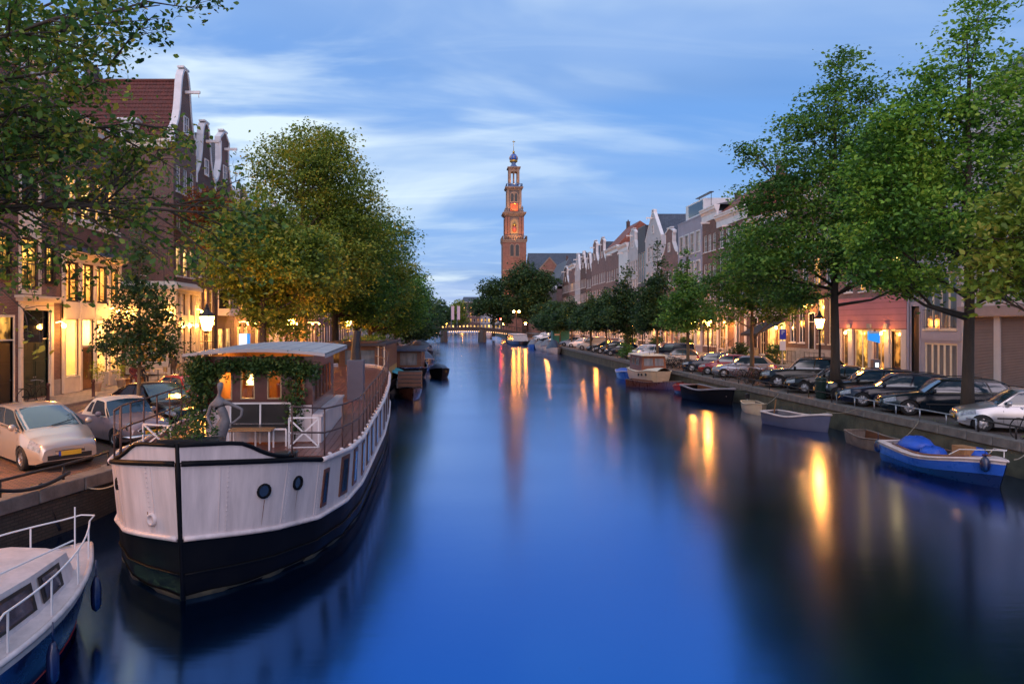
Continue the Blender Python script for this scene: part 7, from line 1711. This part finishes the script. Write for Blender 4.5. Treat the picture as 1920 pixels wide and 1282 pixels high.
for sg in (-1, 1): b.tube([(f(.74, 1)[0], sg * f(.74, 1)[1] * .95, .8), (f(.80, 1)[0], sg * f(.8, 1)[1] * .95, 1.0), (f(.97, 1)[0], sg * .14, 1.12), (f(.99, 1)[0], 0, 1.12)], .015, 5)
b.tube([(f(.98, 1)[0], 0, .92), (f(.98, 1)[0], 0, 1.12)], .014, 5); b.build('bow_rail', WHITE, bb)
fender(bb, f(.93, 1)[0], f(.93, 1)[1] * -1 - .08, .45, HNAVY, .13, .42); fender(bb, f(.02, 1)[0] - .12, -.5, .25, HNAVY, .13, .42)
def tarp(label, loc, r, h, seed, rz=0):
    o = thing('tarpaulin', label, 'tarpaulin', loc, rz); rnd = random.Random(seed); b = MB(); n = 14; rings = []
    for i in range(6):
        f_ = i / 5; rr_ = math.cos(f_ * PI / 2) ** .6; rings.append([(r[0] * rr_ * math.cos(2 * PI * k / n) * (1 + rnd.uniform(-.16, .16)), r[1] * rr_ * math.sin(2 * PI * k / n) * (1 + rnd.uniform(-.16, .16)), h * math.sin(f_ * PI / 2) * (1 + rnd.uniform(-.12, .12))) for k in range(n)])
    b.loft(rings, True, True); b.build('crumpled_sheet', TARPB, o, True); e = MB(); e.tube([(r[0] * .9 * math.cos(a), r[1] * .9 * math.sin(a), h * .3) for a in np.linspace(0, 2 * PI, 16)], .012, 4); e.build('lashing', ROPE, o)
tarp('largest blue tarpaulin heap at the stern of the blue boat', (15.72, 23.2, .55), (.52, .62, ), .42, 1)
tarp('middle blue tarpaulin heap in the blue boat', (15.6, 22.2, .4), (.42, .45), .42, 2)
tarp('small blue tarpaulin bundle on the thwart of the blue boat', (16.45, 21.5, .62), (.3, .4), .28, 3)
dinghy('weathered flat rowing boat tied behind the blue boat', (16.25, 24.9), (16.3, 27.7), 1.2, WEATH, WEATH, BROWNW, (.5, .42, .5), 2)
o, f = dinghy('grey sloop with pale rubbing rail and dark fenders on the right', (16.6, 30.2), (15.35, 33.2), 1.5, HGREY, HWHITE, mat('inner_grey', (.14, .13, .15), .6), (.58, .52, .78), 2, 'sloop', gr_=.05, fend=((.04, 1, HNAVY), (.22, 1, HNAVY), (.5, 1, HNAVY)))
b = MB(); b.tube([(f(.05, 1)[0] - .1, .2, .1), (f(.1, 1)[0], .1, 1.15)], .03, 5); b.build('tiller', OAK, o)
dinghy('small cream rowing boat between the grey and the black sloop', (16.1, 35.6), (16.5, 38.2), 1.1, HCREAM, HCREAM, WEATH, (.5, .46, .62), 2)
dinghy('black sloop with grey upper strake moored on the right', (16.55, 40.4), (15.3, 44.4), 1.8, HBLACK, mat('grey_rail', (.22, .21, .24), .5, var=.2), BROWNW, (.85, .72, .95), 3, 'sloop', upper=HBLACK, gr_=.06, fend=((.02, 1, HNAVY),))
dinghy('small red and blue boat behind the black sloop', (15.6, 46.2), (16.5, 49.0), 1.4, HNAVY, mat('red_rail', (.35, .02, .03), .4), HCREAM, (.5, .45, .6), 2, upper=mat('hull_red', (.32, .02, .02), .4))
dinghy('long brown wooden skiff in front of the cream cabin boat', (16.6, 49.6), (13.5, 52.6), 1.3, HBROWN, HBROWN, BROWNW, (.55, .45, .6), 2)
cb = thing('cabin_boat', 'cream cabin boat with brown wooden wheelhouse on the right', 'boat', (15.75, 54.8, 0), R(-90), GB)
f = hull_fn(7.0, 2.3, 1.05, 1.0, 1.25, .55, .8, 3.0, .3); hull_part(cb, 'hull', f, 0, 1, HCREAM); gunwale(cb, f, CREAM, .05)
pL = f(1, 1); b = MB(); b.poly([(f(1, v)[0], f(1, v)[1], f(1, v)[2]) for v in (0, .3, .55, .8, 1)] + [(f(1, v)[0], -f(1, v)[1], f(1, v)[2]) for v in (1, .8, .55, .3, 0)]); b.build('bow_plate', HCREAM, cb)
b = MB(); b.loft([[(f(t, 1)[0], k * f(t, 1)[1] * .96, f(t, 1)[2] + .22 * (1 - k * k) + .02) for k in (-1, -.5, 0, .5, 1)] for t in np.linspace(.0, 1, 10)], False); b.build('deck', CREAM, cb, True)
b = MB(); b.loft([[(x, -w, z) for x, w, z in ((-2.6, .98, .95), (1.2, .98, .95))][:0] or [(-2.4, -1.0, .95), (1.3, -1.0, .95), (1.3, 1.0, .95), (-2.4, 1.0, .95)], [(-2.4, -.9, 2.25), (1.1, -.9, 2.25), (1.1, .9, 2.25), (-2.4, .9, 2.25)]], True, True); b.build('wheelhouse', MAHOG, cb)
b = MB(); b.bevbox(-2.6, 1.35, -1.05, 1.05, 2.26, 2.36, .03); b.build('wheelhouse_roof', CREAM, cb)
for y in (-.78, .06): g = MB(); g.quad((1.235, y, 1.5), (1.235, y + .72, 1.5), (1.15, y + .70, 2.08), (1.15, y + .02, 2.08)); g.build('pane', CURTAIN, cb, fix=True)
for x in (-1.9, -.6): g = MB(); g.quad((x, -.965, 1.5), (x + 1.0, -.965, 1.5), (x + 1.0, -.925, 2.05), (x, -.925, 2.05)); g.build('pane', CURTAIN, cb, fix=True)
for t in (.62, .72, .82):
    p_ = f(t, .86); b = MB(); b.lathe([(.09, .03), (.11, .0), (.11, -.06)], 10, (p_[0], -p_[1] - .02, p_[2]), 'y'); b.build('porthole', BLACK, cb)
b = MB(); b.tube([(.4, .3, 2.36), (.4, .3, 2.9)], .02, 5); b.tube([(1.0, -.3, 2.36), (1.0, -.3, 2.62)], .02, 5); b.build('roof_antenna', IRON, cb)
dinghy('small blue covered boat left of the cream cabin boat', (15.0, 58.0), (15.6, 63.0), 1.7, HBLUE, HWHITE, WEATH, (.6, .55, .75), cover=TARPB, covh=.3)
# far right boats
o, f = dinghy('far white hulled boat under a blue canopy on the right', (16.4, 107.5), (16.3, 114.0), 2.3, HWHITE, HWHITE, WEATH, (.8, .75, 1.0), cover=TARPN, covh=1.5)
dinghy('far red topped boat behind the blue canopy boat', (16.2, 116.0), (16.2, 121.0), 2.0, HWHITE, mat('maroon', (.16, .03, .03), .5), WEATH, (.9, .85, 1.1), cover=TARPG, covh=1.2)
dinghy('far pale cabin boat in the middle of the right moorings', (15.9, 122.0), (16.0, 127.5), 2.0, HWHITE, HWHITE, WEATH, (1.0, .9, 1.1), cover=TARPG, covh=.9)
dinghy('far bright blue boat with pale cover', (15.2, 128.5), (15.6, 134.0), 2.2, HBLUE, HBLUE, WEATH, (.8, .7, .9), cover=TARPG, covh=1.2)
tb_ = thing('tour_boat', 'grey glass roofed tour boat moored by the bridge', 'boat', (15.0, 160, 0), R(-90), GB)
f = hull_fn(18, 4.0, .9, .9, 1.0, .7, .9, 5, .3); hull_part(tb_, 'hull', f, 0, 1, HGREY)
b = MB(); b.loft([[(-8, -1.8, .9), (7.4, -1.8, .9), (7.4, 1.8, .9), (-8, 1.8, .9)], [(-7.6, -1.5, 2.3), (6.6, -1.5, 2.3), (6.6, 1.5, 2.3), (-7.6, 1.5, 2.3)]], True, True); b.build('glass_cabin', CURTAIN, tb_)
b = MB(); b.bevbox(-7.8, 6.7, -1.6, 1.6, 2.31, 2.45, .03); b.build('cabin_roof', PALE, tb_)
wb = thing('white_boat', 'small white boat seen under the right bridge arch', 'boat', (11.2, 222, 0), 0, GB)
f = hull_fn(9, 3.4, 1.2, 1.1, 1.5, .6); hp = hull_part(wb, 'hull', f, 0, 1, HWHITE); hp.rotation_euler = (0, 0, R(-90)); b = MB(); b.loft([[(-1.2, -2, 1.1), (1.2, -2, 1.1), (1.2, 2, 1.1), (-1.2, 2, 1.1)], [(-1.0, -1.6, 2.3), (1.0, -1.6, 2.3), (1.0, 1.8, 2.3), (-1.0, 1.8, 2.3)]], True, True); b.build('cabin', HWHITE, wb)
dinghy('pale plank boat cut off by the right frame edge', (16.6, 16.2), (16.9, 18.6), 1.3, WEATH, HWHITE, WEATH, (.6, .6, .75), 1)
# ------------------------------------------------------------------ street things
# bicycles
BIKE = {}
def bike_parts(fm):
    if fm.name in BIKE: return BIKE[fm.name]
    w = MB(); n = 20
    w.tube([(.34 * math.cos(a), 0, .34 * math.sin(a)) for a in np.linspace(0, 2 * PI, n + 1)], .018, 5, False)
    for k in range(10): a = PI * k / 5; w.tube([(0, 0, 0), (.33 * math.cos(a), 0, .33 * math.sin(a))], .004, 3, False)
    w.tube([(0, -.04, 0), (0, .04, 0)], .025, 6)
    f = MB(); bb = (0, 0, .30); st_ = (-.18, 0, .82); hd = (.38, 0, .84); rw = (-.53, 0, .36); fw = (.55, 0, .36)
    for a, c in ((bb, st_), (bb, hd), ((-.15, 0, .72), (.36, 0, .80)), (rw, bb), (rw, (-.15, 0, .74)), (hd, fw), (hd, (.35, 0, 1.0))): f.tube([a, c], .016, 5)
    h = MB(); h.tube([(.15, -.28, 1.0), (.36, -.18, 1.03), (.36, .18, 1.03), (.15, .28, 1.0)], .014, 5)
    s = MB(); s.loft([[(-.34, -.09, .88), (-.34, .09, .88), (-.34, .09, .91), (-.34, -.09, .91)], [(-.12, -.04, .88), (-.12, .04, .88), (-.12, .04, .91), (-.12, -.04, .91)], [(-.02, -.02, .885), (-.02, .02, .885), (-.02, .02, .905), (-.02, -.02, .905)]], True, True); s.tube([(-.18, 0, .8), (-.19, 0, .88)], .014, 5)
    c = MB(); c.box(-.78, -.38, -.06, .06, .72, .74); c.tube([(-.7, 0, .72), (-.53, .05, .36)], .008, 4)
    p = MB(); p.bar((.0, -.1, .30), (.08, -.1, .16), .02, .02); p.bar((.0, .1, .30), (-.08, .1, .44), .02, .02); p.box(.03, .14, -.18, -.1, .15, .17); p.box(-.14, -.03, .1, .18, .43, .45)
    BIKE[fm.name] = (w.mesh('wheel', TYRE, True), f.mesh('frame', fm, True), h.mesh('handlebar', STEEL, True), s.mesh('saddle', BLACK), c.mesh('luggage_rack', IRON), p.mesh('pedals', IRON))
    return BIKE[fm.name]
def bike(label, x, y, z, rz, fm, lean=.1, group='bicycles on the quays'):
    w, f, h, s, c, p = bike_parts(fm); o = thing('bicycle', label, 'bicycle', (x, y, z), rz, group); o.rotation_euler = (lean, 0, rz)
    link('wheel', w, o, (.55, 0, .36)); link('wheel', w, o, (-.53, 0, .36)); link('frame', f, o); link('handlebar', h, o); link('saddle', s, o); link('luggage_rack', c, o); link('pedals', p, o)
BRED = mat('red_bike_frame', (.14, .015, .015), .4); BBLK = mat('black_bike_frame', (.015, .015, .016), .4); BWHT = mat('pale_bike_frame', (.45, .42, .36), .4)
bike('red bicycle leaning left of the young elm trunk', 18.35, 44.6, ZQ, R(178), BRED)
bike('black bicycle right of the young elm trunk', 19.7, 43.6, ZQ, R(165), BBLK, -.1)
bike('second dark red bicycle right of the young elm', 20.0, 44.3, ZQ, R(20), BRED, .12)
for i in range(6): bike(('first', 'second', 'third', 'fourth', 'fifth', 'sixth')[i] + ' from the right of the pale bicycles parked behind the cabin boat', 18.2 + .12 * (i % 2), 55.6 + i * .55, ZQ, R(170 + 7 * (i % 3)), BWHT if i % 2 else BBLK, .08)
bike('dark bicycle against the brick house wall at the far left', -18.9, 30.6, ZQ + .12, R(80), BBLK)
for i, lb in enumerate(('leftmost', 'second', 'third', 'fourth', 'fifth', 'sixth', 'seventh', 'rightmost')): x = -7 + i * 2.7; bike(lb + ' of the bicycles chained along the bridge railing', x, BY0 + .5, zdeck(x), R(8 * (i % 3) - 8), BBLK, .05, 'bicycles on the bridge')
# bollards
bo = MB(); bo.lathe([(.10, 0), (.10, .1), (.075, .14), (.065, .8), (.09, .84), (.09, .9), (.05, .98), (.0, 1.0)], 10); bom = bo.mesh('bollard', mat('brown_bollard', (.06, .02, .016), .5, var=.2), True)
for (x, y, lb) in ((90, 757, 'brown bollard beside the dark double doors'), (175, 748, 'brown bollard in front of the cream shop'), (246, 737, 'brown bollard behind the small street tree')):
    Y = 1280 * (CAM_H - ZQ) / (y - 607); tag(link('bollard', bom, None, ((x - 850) / 1280 * Y, Y, ZQ)), lb, 'bollard', 'brown bollards on the left')
# potted plants by the shop
def pot(label, x, y, h, seed):
    o = thing('potted_plant', label, 'plant', (x, y, ZQ + .12)); b = MB(); b.lathe([(.16, 0), (.24, .42), (.27, .44), (.27, .5), (.22, .5), (.20, .42)], 12); b.build('pot', mat('pale_pot', (.45, .36, .28), .7, var=.2), o, True)
    s = MB(); s.tube([(0, 0, .4), (.02, 0, h)], .02, 5); s.build('stem', BARK, o); rng = np.random.default_rng(seed)
    leaves('foliage', [(rng.normal() * .17, rng.normal() * .17, h * .8 + rng.normal() * .25) for _ in range(40)], .1, 8, .11, seed, YELLOWG, o, 1.0, 1.0)
pot('potted shrub at the left corner of the cream shop', -18.9, 36.2, 1.3, 610); pot('potted shrub right of the cream shop door', -18.8, 38.6, 1.2, 611)
# tables and chairs
CANE = mat('cane', (.34, .24, .11), .6, var=.2)
def cafe_chair(label, x, y, rz):
    o = thing('cafe_chair', label, 'chair', (x, y, ZQ + .12), rz, 'cafe chairs'); b = MB(); b.lathe([(.21, .43), (.22, .45), (.21, .47)], 12); b.build('seat', CANE, o)
    for a in (.8, 2.3, 3.9, 5.5): l = MB(); l.tube([(.17 * math.cos(a), .17 * math.sin(a), .44), (.23 * math.cos(a), .23 * math.sin(a), 0)], .014, 5); l.build('leg', CANE, o)
    k = MB(); k.loft([[(.22 * math.cos(a), .22 * math.sin(a), z) for a in np.linspace(-1.3, 1.3, 8)] for z in (.58, .88)], False); k.tube([(.22 * math.cos(a), .22 * math.sin(a), .88) for a in np.linspace(-1.6, 1.6, 10)], .018, 5)
    for a in (-1.3, 1.3): k.tube([(.22 * math.cos(a), .22 * math.sin(a), .45), (.22 * math.cos(a), .22 * math.sin(a), .88)], .014, 5)
    k.build('backrest', CANE, o)
def cafe_table(label, x, y):
    o = thing('cafe_table', label, 'table', (x, y, ZQ + .12), 0, 'cafe tables'); b = MB(); b.lathe([(.34, .72), (.36, .735), (.34, .75)], 16); b.build('table_top', mat('pale_table', (.55, .42, .25), .5), o)
    l = MB(); l.lathe([(.22, 0), (.2, .03), (.03, .06), (.03, .72)], 10); l.build('pedestal', IRON, o)
cafe_table('round cafe table nearest the cream shop', -18.6, 43.0); cafe_table('round cafe table before the corner cafe window', -19.0, 46.0); cafe_table('round cafe table at the cafe corner', -18.3, 47.8)
for i, (x, y, r_, lb) in enumerate(((-18.0, 42.4, 40, 'cane chair facing the nearest cafe table'), (-19.1, 42.6, 150, 'cane chair with its back to the side street'), (-18.5, 45.6, -60, 'cane chair left of the cafe window table'), (-18.6, 46.6, 60, 'cane chair right of the cafe window table'), (-17.8, 48.2, 30, 'cane chair at the cafe corner by the road'), (-18.9, 48.2, 160, 'cane chair tucked against the cafe corner'))): cafe_chair(lb, x, y, R(r_))
# bench with two seated people in front of the shop, one standing
bs = thing('bench', 'plain wooden bench in front of the cream shop', 'bench', (-18.6, 40.0, ZQ + .12), R(90))
b = MB(); b.bevbox(-1.0, 1.0, -.22, .22, .40, .45, .01); b.build('seat', OAK, bs)
for x in (-.85, .85): b = MB(); b.box(x - .04, x + .04, -.18, .18, 0, .40); b.build('leg', OAK, bs)
SKIN = mat('skin', (.42, .23, .15), .6, var=.05); HAIR = mat('dark_hair', (.025, .014, .008), .6, var=.3); CLK = mat('black_clothes', (.014, .013, .015), .85, var=.2); CLR = mat('dark_red_clothes', (.10, .018, .02), .85, var=.2); CLG = mat('brown_clothes', (.07, .045, .03), .85, var=.2)
def person(label, loc, rz, seated, cloth, legs):
    """faces local +x"""
    o = thing('person', label, 'person', loc, rz)
    if seated:
        ch = [(-1, 0, 0, .56, .15), (0, .01, 0, .78, .14), (1, .02, 0, .98, .16), (2, .03, 0, 1.08, .07), (3, .05, 0, 1.14, .06), (4, .08, 0, 1.24, .095), (5, .08, 0, 1.33, .085)]
        n = len(ch)
        for sg in (-1, 1):
            k = len(ch); ch += [(2, .02, sg * .19, 1.02, .065), (k, .08, sg * .24, .80, .05), (k + 1, .28, sg * .16, .70, .042), (k + 2, .36, sg * .12, .68, .045), (0, .16, sg * .10, .55, .095), (k + 4, .46, sg * .11, .54, .075), (k + 5, .48, sg * .11, .28, .055), (k + 6, .48, sg * .11, .06, .045), (k + 7, .60, sg * .12, .04, .045)]
    else:
        ch = [(-1, 0, 0, .95, .15), (0, 0, 0, 1.18, .13), (1, 0, 0, 1.40, .16), (2, 0, 0, 1.50, .07), (3, .02, 0, 1.55, .06), (4, .04, 0, 1.64, .095), (5, .04, 0, 1.73, .085)]
        for sg in (-1, 1):
            k = len(ch); ch += [(2, 0, sg * .2, 1.42, .065), (k, -.02, sg * .26, 1.14, .05), (k + 1, .06, sg * .25, .90, .042), (k + 2, .08, sg * .24, .80, .045), (0, 0, sg * .10, .86, .095), (k + 4, .02, sg * .11, .48, .07), (k + 5, -.02, sg * .11, .08, .05), (k + 6, .12, sg * .13, .04, .045)]
    skin_figure('body', ch, cloth, o, 1); hz = ch[5][3] + .04; hxp = ch[5][1]
    b = MB(); b.lathe([(.02, -.125), (.07, -.11), (.088, -.05), (.095, .02), (.085, .08), (.05, .12), (.01, .135)], 12, (hxp + .015, 0, hz)); b.lathe([(.005, 0), (.014, .02), (.008, .045)], 6, (hxp + .105, 0, hz - .03)); b.build('head', SKIN, o, True)
    b = MB(); b.lathe([(.092, -.09), (.108, 0), (.102, .07), (.06, .13), (.01, .15)], 12, (hxp - .022, 0, hz)); b.build('hair', HAIR, o, True)
person('seated person in dark red clothes, left on the shop bench', (-18.55, 39.5, ZQ + .10), R(-30), True, CLR, CLR)
person('seated person in black clothes with bowed head on the shop bench', (-18.5, 40.3, ZQ + .10), R(-20), True, CLK, CLK)
person('standing person in brown clothes behind the small street tree', (-17.9, 43.6, ZQ + .12), R(-100), False, CLG, CLG)
# signs
sg_ = thing('parking_sign', 'blue and white parking sign on a pale post before the awning shop', 'sign', (24.2, Yof(1467, 24.2), ZQ))
b = MB(); b.tube([(0, 0, 0), (0, 0, 3.3)], .045, 8); b.build('post', STEEL, sg_)
SBLUE = mat('sign_blue', (.02, .04, .40), .4, var=.05); SWH = mat('sign_white', (.7, .7, .7), .4, var=.05)
b = MB(); b.box(-.24, .24, -.07, -.05, 2.55, 3.3); b.build('sign_plate', SBLUE, sg_)
def text(s, parent, loc, size, m, rot=(R(90), 0, 0), name='lettering'):
    cu = bpy.data.curves.new(name, 'FONT'); cu.body = s; cu.size = size; cu.align_x = 'CENTER'; cu.align_y = 'CENTER'; cu.extrude = .004; cu.materials.append(m)
    tmp = bpy.data.objects.new(name, cu); COL.objects.link(tmp); bpy.context.view_layer.update(); me = bpy.data.meshes.new_from_object(tmp.evaluated_get(bpy.context.evaluated_depsgraph_get()))
    bpy.data.objects.remove(tmp); o = link(name, me, parent, loc); o.rotation_euler = rot; return o
text('P', sg_, (0, -.075, 3.05), .45, SWH); b = MB(); b.box(-.22, .22, -.07, -.05, 1.75, 2.45); b.build('time_plate', SWH, sg_)
ps = thing('parking_machine', 'grey parking machine with tilted bright blue top sign in front of the pink shop', 'parking machine', (25.0, Yof(1641, 25.0), ZQ))
b = MB(); b.bevbox(-.2, .2, -.16, .16, 0, 1.6, .03); b.build('housing', mat('machine_grey', (.14, .13, .15), .5), ps); b = MB(); b.bar((.12, 0, 1.6), (.12, 0, 3.0), .09, .09); b.build('post', MATS['machine_grey'], ps)
b = MB(); b.prism([(-.42, 2.75), (.25, 2.55), (.25, 3.25), (-.42, 3.25)], -.06, .06); b.build('sign_box', mat('sign_bright_blue', (.02, .25, .75), .4, var=.05, emit=(.02, .3, .9), estr=.35), ps, fix=True)
b = MB(); b.box(-.41, .24, -.072, -.062, 3.13, 3.24); b.build('sign_stripe', SWH, ps); b = MB(); b.box(-.08, .1, -.175, -.162, 1.15, 1.4); b.build('display', mat('machine_display', (.5, .6, .6), .3, emit=(.8, .9, .9), estr=1.2), ps)
# blue hanging sign by the left trees
s2 = thing('hanging_sign', 'small white and blue lit sign board near the first left elm trunk', 'sign', (-15.2, Yof(449, -15.2), ZQ))
b = MB(); b.tube([(0, 0, 0), (0, 0, 3.3)], .04, 6); b.build('post', IRON, s2); b = MB(); b.box(-.02, .75, -.05, .05, 2.0, 3.0); b.build('board', mat('lit_sign_board', (.5, .55, .6), .4, emit=(.6, .8, 1), estr=.5), s2)
b = MB(); b.box(.55, .751, -.055, .055, 2.0, 3.0); b.build('blue_edge', MATS['sign_bright_blue'], s2)
s3 = thing('sign_post', 'slim post with small blue plate beside the white van', 'sign', (19.0, Yof(1109, 19.0), ZQ)); b = MB(); b.tube([(0, 0, 0), (0, 0, 3.4)], .045, 6); b.build('post', IRON, s3); b = MB(); b.box(-.25, .25, -.06, -.04, 2.8, 3.4); b.build('sign_plate', SBLUE, s3)
# site cabin
cbn = thing('site_cabin', 'turquoise green site cabin among the far parked cars', 'cabin', (19.4, 124, ZQ)); b = MB(); b.bevbox(-1.5, 1.5, -1.2, 1.2, 0, 2.6, .04); b.build('cabin_body', mat('teal_cabin', (.02, .22, .22), .5, var=.1), cbn); b = MB(); b.box(-1.2, -.1, -1.22, -1.2, 1.6, 1.9); b.build('white_panel', SWH, cbn); b = MB(); b.bevbox(-1.6, 1.6, -1.3, 1.3, 2.6, 2.7, .02); b.build('cabin_roof', MATS['teal_cabin'], cbn)
# banners beyond the bridge
for x, lb in ((846, 'left pale banner flag beyond the bridge'), (857, 'right pale banner flag beyond the bridge')):
    X, Y, _ = px(x, 600, 300); o = thing('banner_flag', lb, 'flag', (X, Y, ZQ), 0, 'banners beyond the bridge'); b = MB(); b.tube([(0, 0, 0), (0, 0, 12)], .1, 6); b.build('pole', STEEL, o); b = MB(); b.box(.1, 1.3, -.03, .03, 5.5, 11.5); b.build('banner', mat('pink_banner', (.62, .42, .46), .7, var=.1), o)
# traffic light on the bridge
tl_ = thing('traffic_light', 'red traffic light standing on the bridge', 'traffic light', (12.7, 183.2, zdeck(12.7))); b = MB(); b.tube([(0, 0, 0), (0, 0, 2.2)], .06, 6); b.build('post', IRON, tl_); b = MB(); b.bevbox(-.2, .2, -.15, .15, 2.0, 2.95, .03); b.build('signal_box', BLACK, tl_)
b = MB(); b.lathe([(.17, 0), (.16, -.05), (.02, -.09)], 12, (0, -.15, 2.7), 'y'); b.build('red_lens', mat('red_glow', (.5, .02, .02), .4, var=0, emit=(1, .03, .02), estr=60), tl_)
# mooring cables and ropes on the left quay wall
cbk = MB(); rnd = random.Random(4)
def cab(label, p0, p1, sag, r=.035, m=TRIM):
    pts = [tuple(Vector(p0).lerp(Vector(p1), i / 10) + Vector((0, 0, -sag * 4 * (i / 10) * (1 - i / 10)))) for i in range(11)]
    b = MB(); b.tube(pts, r, 6); tag(b.build('mooring_cable', m, None, True), label, 'cable', 'cables and ropes at the left quay')
cab('thick black cable looping over the left quay edge', (-9.35, 13.6, 1.55), (-8.95, 15.9, 1.35), .22, .045); cab('black hose hanging down the left quay wall', (-9.2, 15.2, 1.25), (-9.0, 15.6, .1), .0, .04); cab('rope from the houseboat bow to the quay', (-7.1, 15.0, 1.5), (-8.75, 16.3, .9), .15, .018, ROPE); cab('thin line from cruiser bow to the left quay wall', (-6.4, 11.4, 1.1), (-10.1, 11.4, 1.25), .25, .012, ROPE)
# mooring lines of the right boats
for (a, b_, lb) in (((16.1, 19.6, .9), (17.5, 20.6, 1.2), 'mooring line from the blue boat bow to the quay'), ((16.25, 25.0, .5), (17.45, 25.6, 1.15), 'mooring line of the weathered rowing boat'), ((16.55, 30.3, .9), (17.4, 29.4, 1.15), 'mooring line of the grey sloop'), ((16.5, 40.5, .95), (17.35, 39.6, 1.15), 'mooring line of the black sloop'), ((16.2, 35.7, .55), (17.35, 36.3, 1.15), 'mooring line of the small cream rowing boat'), ((16.3, 51.4, 1.2), (17.35, 50.4, 1.15), 'mooring line of the cream cabin boat')):
    cab(lb, a, b_, .12, .014, ROPE)
for i, (x, y, r_, m_, lb) in enumerate(((18.0, 21.2, 92, BBLK, 'black bicycle leaning on the rail left of the silver hatchback'), (18.1, 41.5, 95, BBLK, 'black bicycle against the rail before the black off-road car'), (18.3, 42.2, 84, BRED, 'red bicycle against the rail by the young elm'), (19.4, 45.2, 170, BWHT, 'pale bicycle behind the young elm trunk'), (18.0, 59.3, 88, BBLK, 'black bicycle behind the small blue covered boat'), (19.2, 57.9, 160, BRED, 'red bicycle left of the cream and black small car'))):
    bike(lb, x, y, ZQ, R(r_), m_, .1)
# outboard motor on the cream rowing boat, rubbish bin, cable box
om = thing('outboard_motor', 'small dark outboard motor on the stern of the cream rowing boat', 'motor', (16.52, 38.35, .35), R(95)); b = MB(); b.bevbox(-.1, .12, -.1, .1, .25, .55, .03); b.build('motor_cowl', BLACK, om); b = MB(); b.tube([(0, 0, .3), (0, 0, -.4)], .035, 6); b.build('motor_leg', STEEL, om)
bn_ = thing('litter_bin', 'dark green litter bin beside the tall spire elm', 'bin', (18.1, 33.6, ZQ)); b = MB(); b.lathe([(.2, 0), (.24, .1), (.25, .85), (.27, .9), (.2, .95)], 12); b.build('bin_body', DGREEN, bn_, True); b = MB(); b.lathe([(.27, .96), (.2, 1.06), (.02, 1.1)], 12); b.build('bin_lid', DGREEN, bn_, True)
# fallen leaves on the pavement and quay edge
def litter(name, label, pts, leaf, seed, m, z):
    o = leaves(name, pts, .02, 1, leaf, seed, m, None, .05, .15); tag(o, label, 'leaves', kind='stuff')
rng = np.random.default_rng(12)
litter('fallen_leaves', 'scattered fallen leaves on the left paving', [(rng.uniform(-17, -9.2), rng.uniform(14, 34), ZQ + .012) for _ in range(1400)], .09, 700, OLIVE, 0)
litter('fallen_leaves', 'scattered fallen leaves along the right quay', [(rng.uniform(17.5, 21), rng.uniform(20, 60), ZQ + .015) for _ in range(1400)], .09, 701, YELLOWG, 0)
# street furniture light in the corner cafe and left shops comes from the lamps above, some of them added
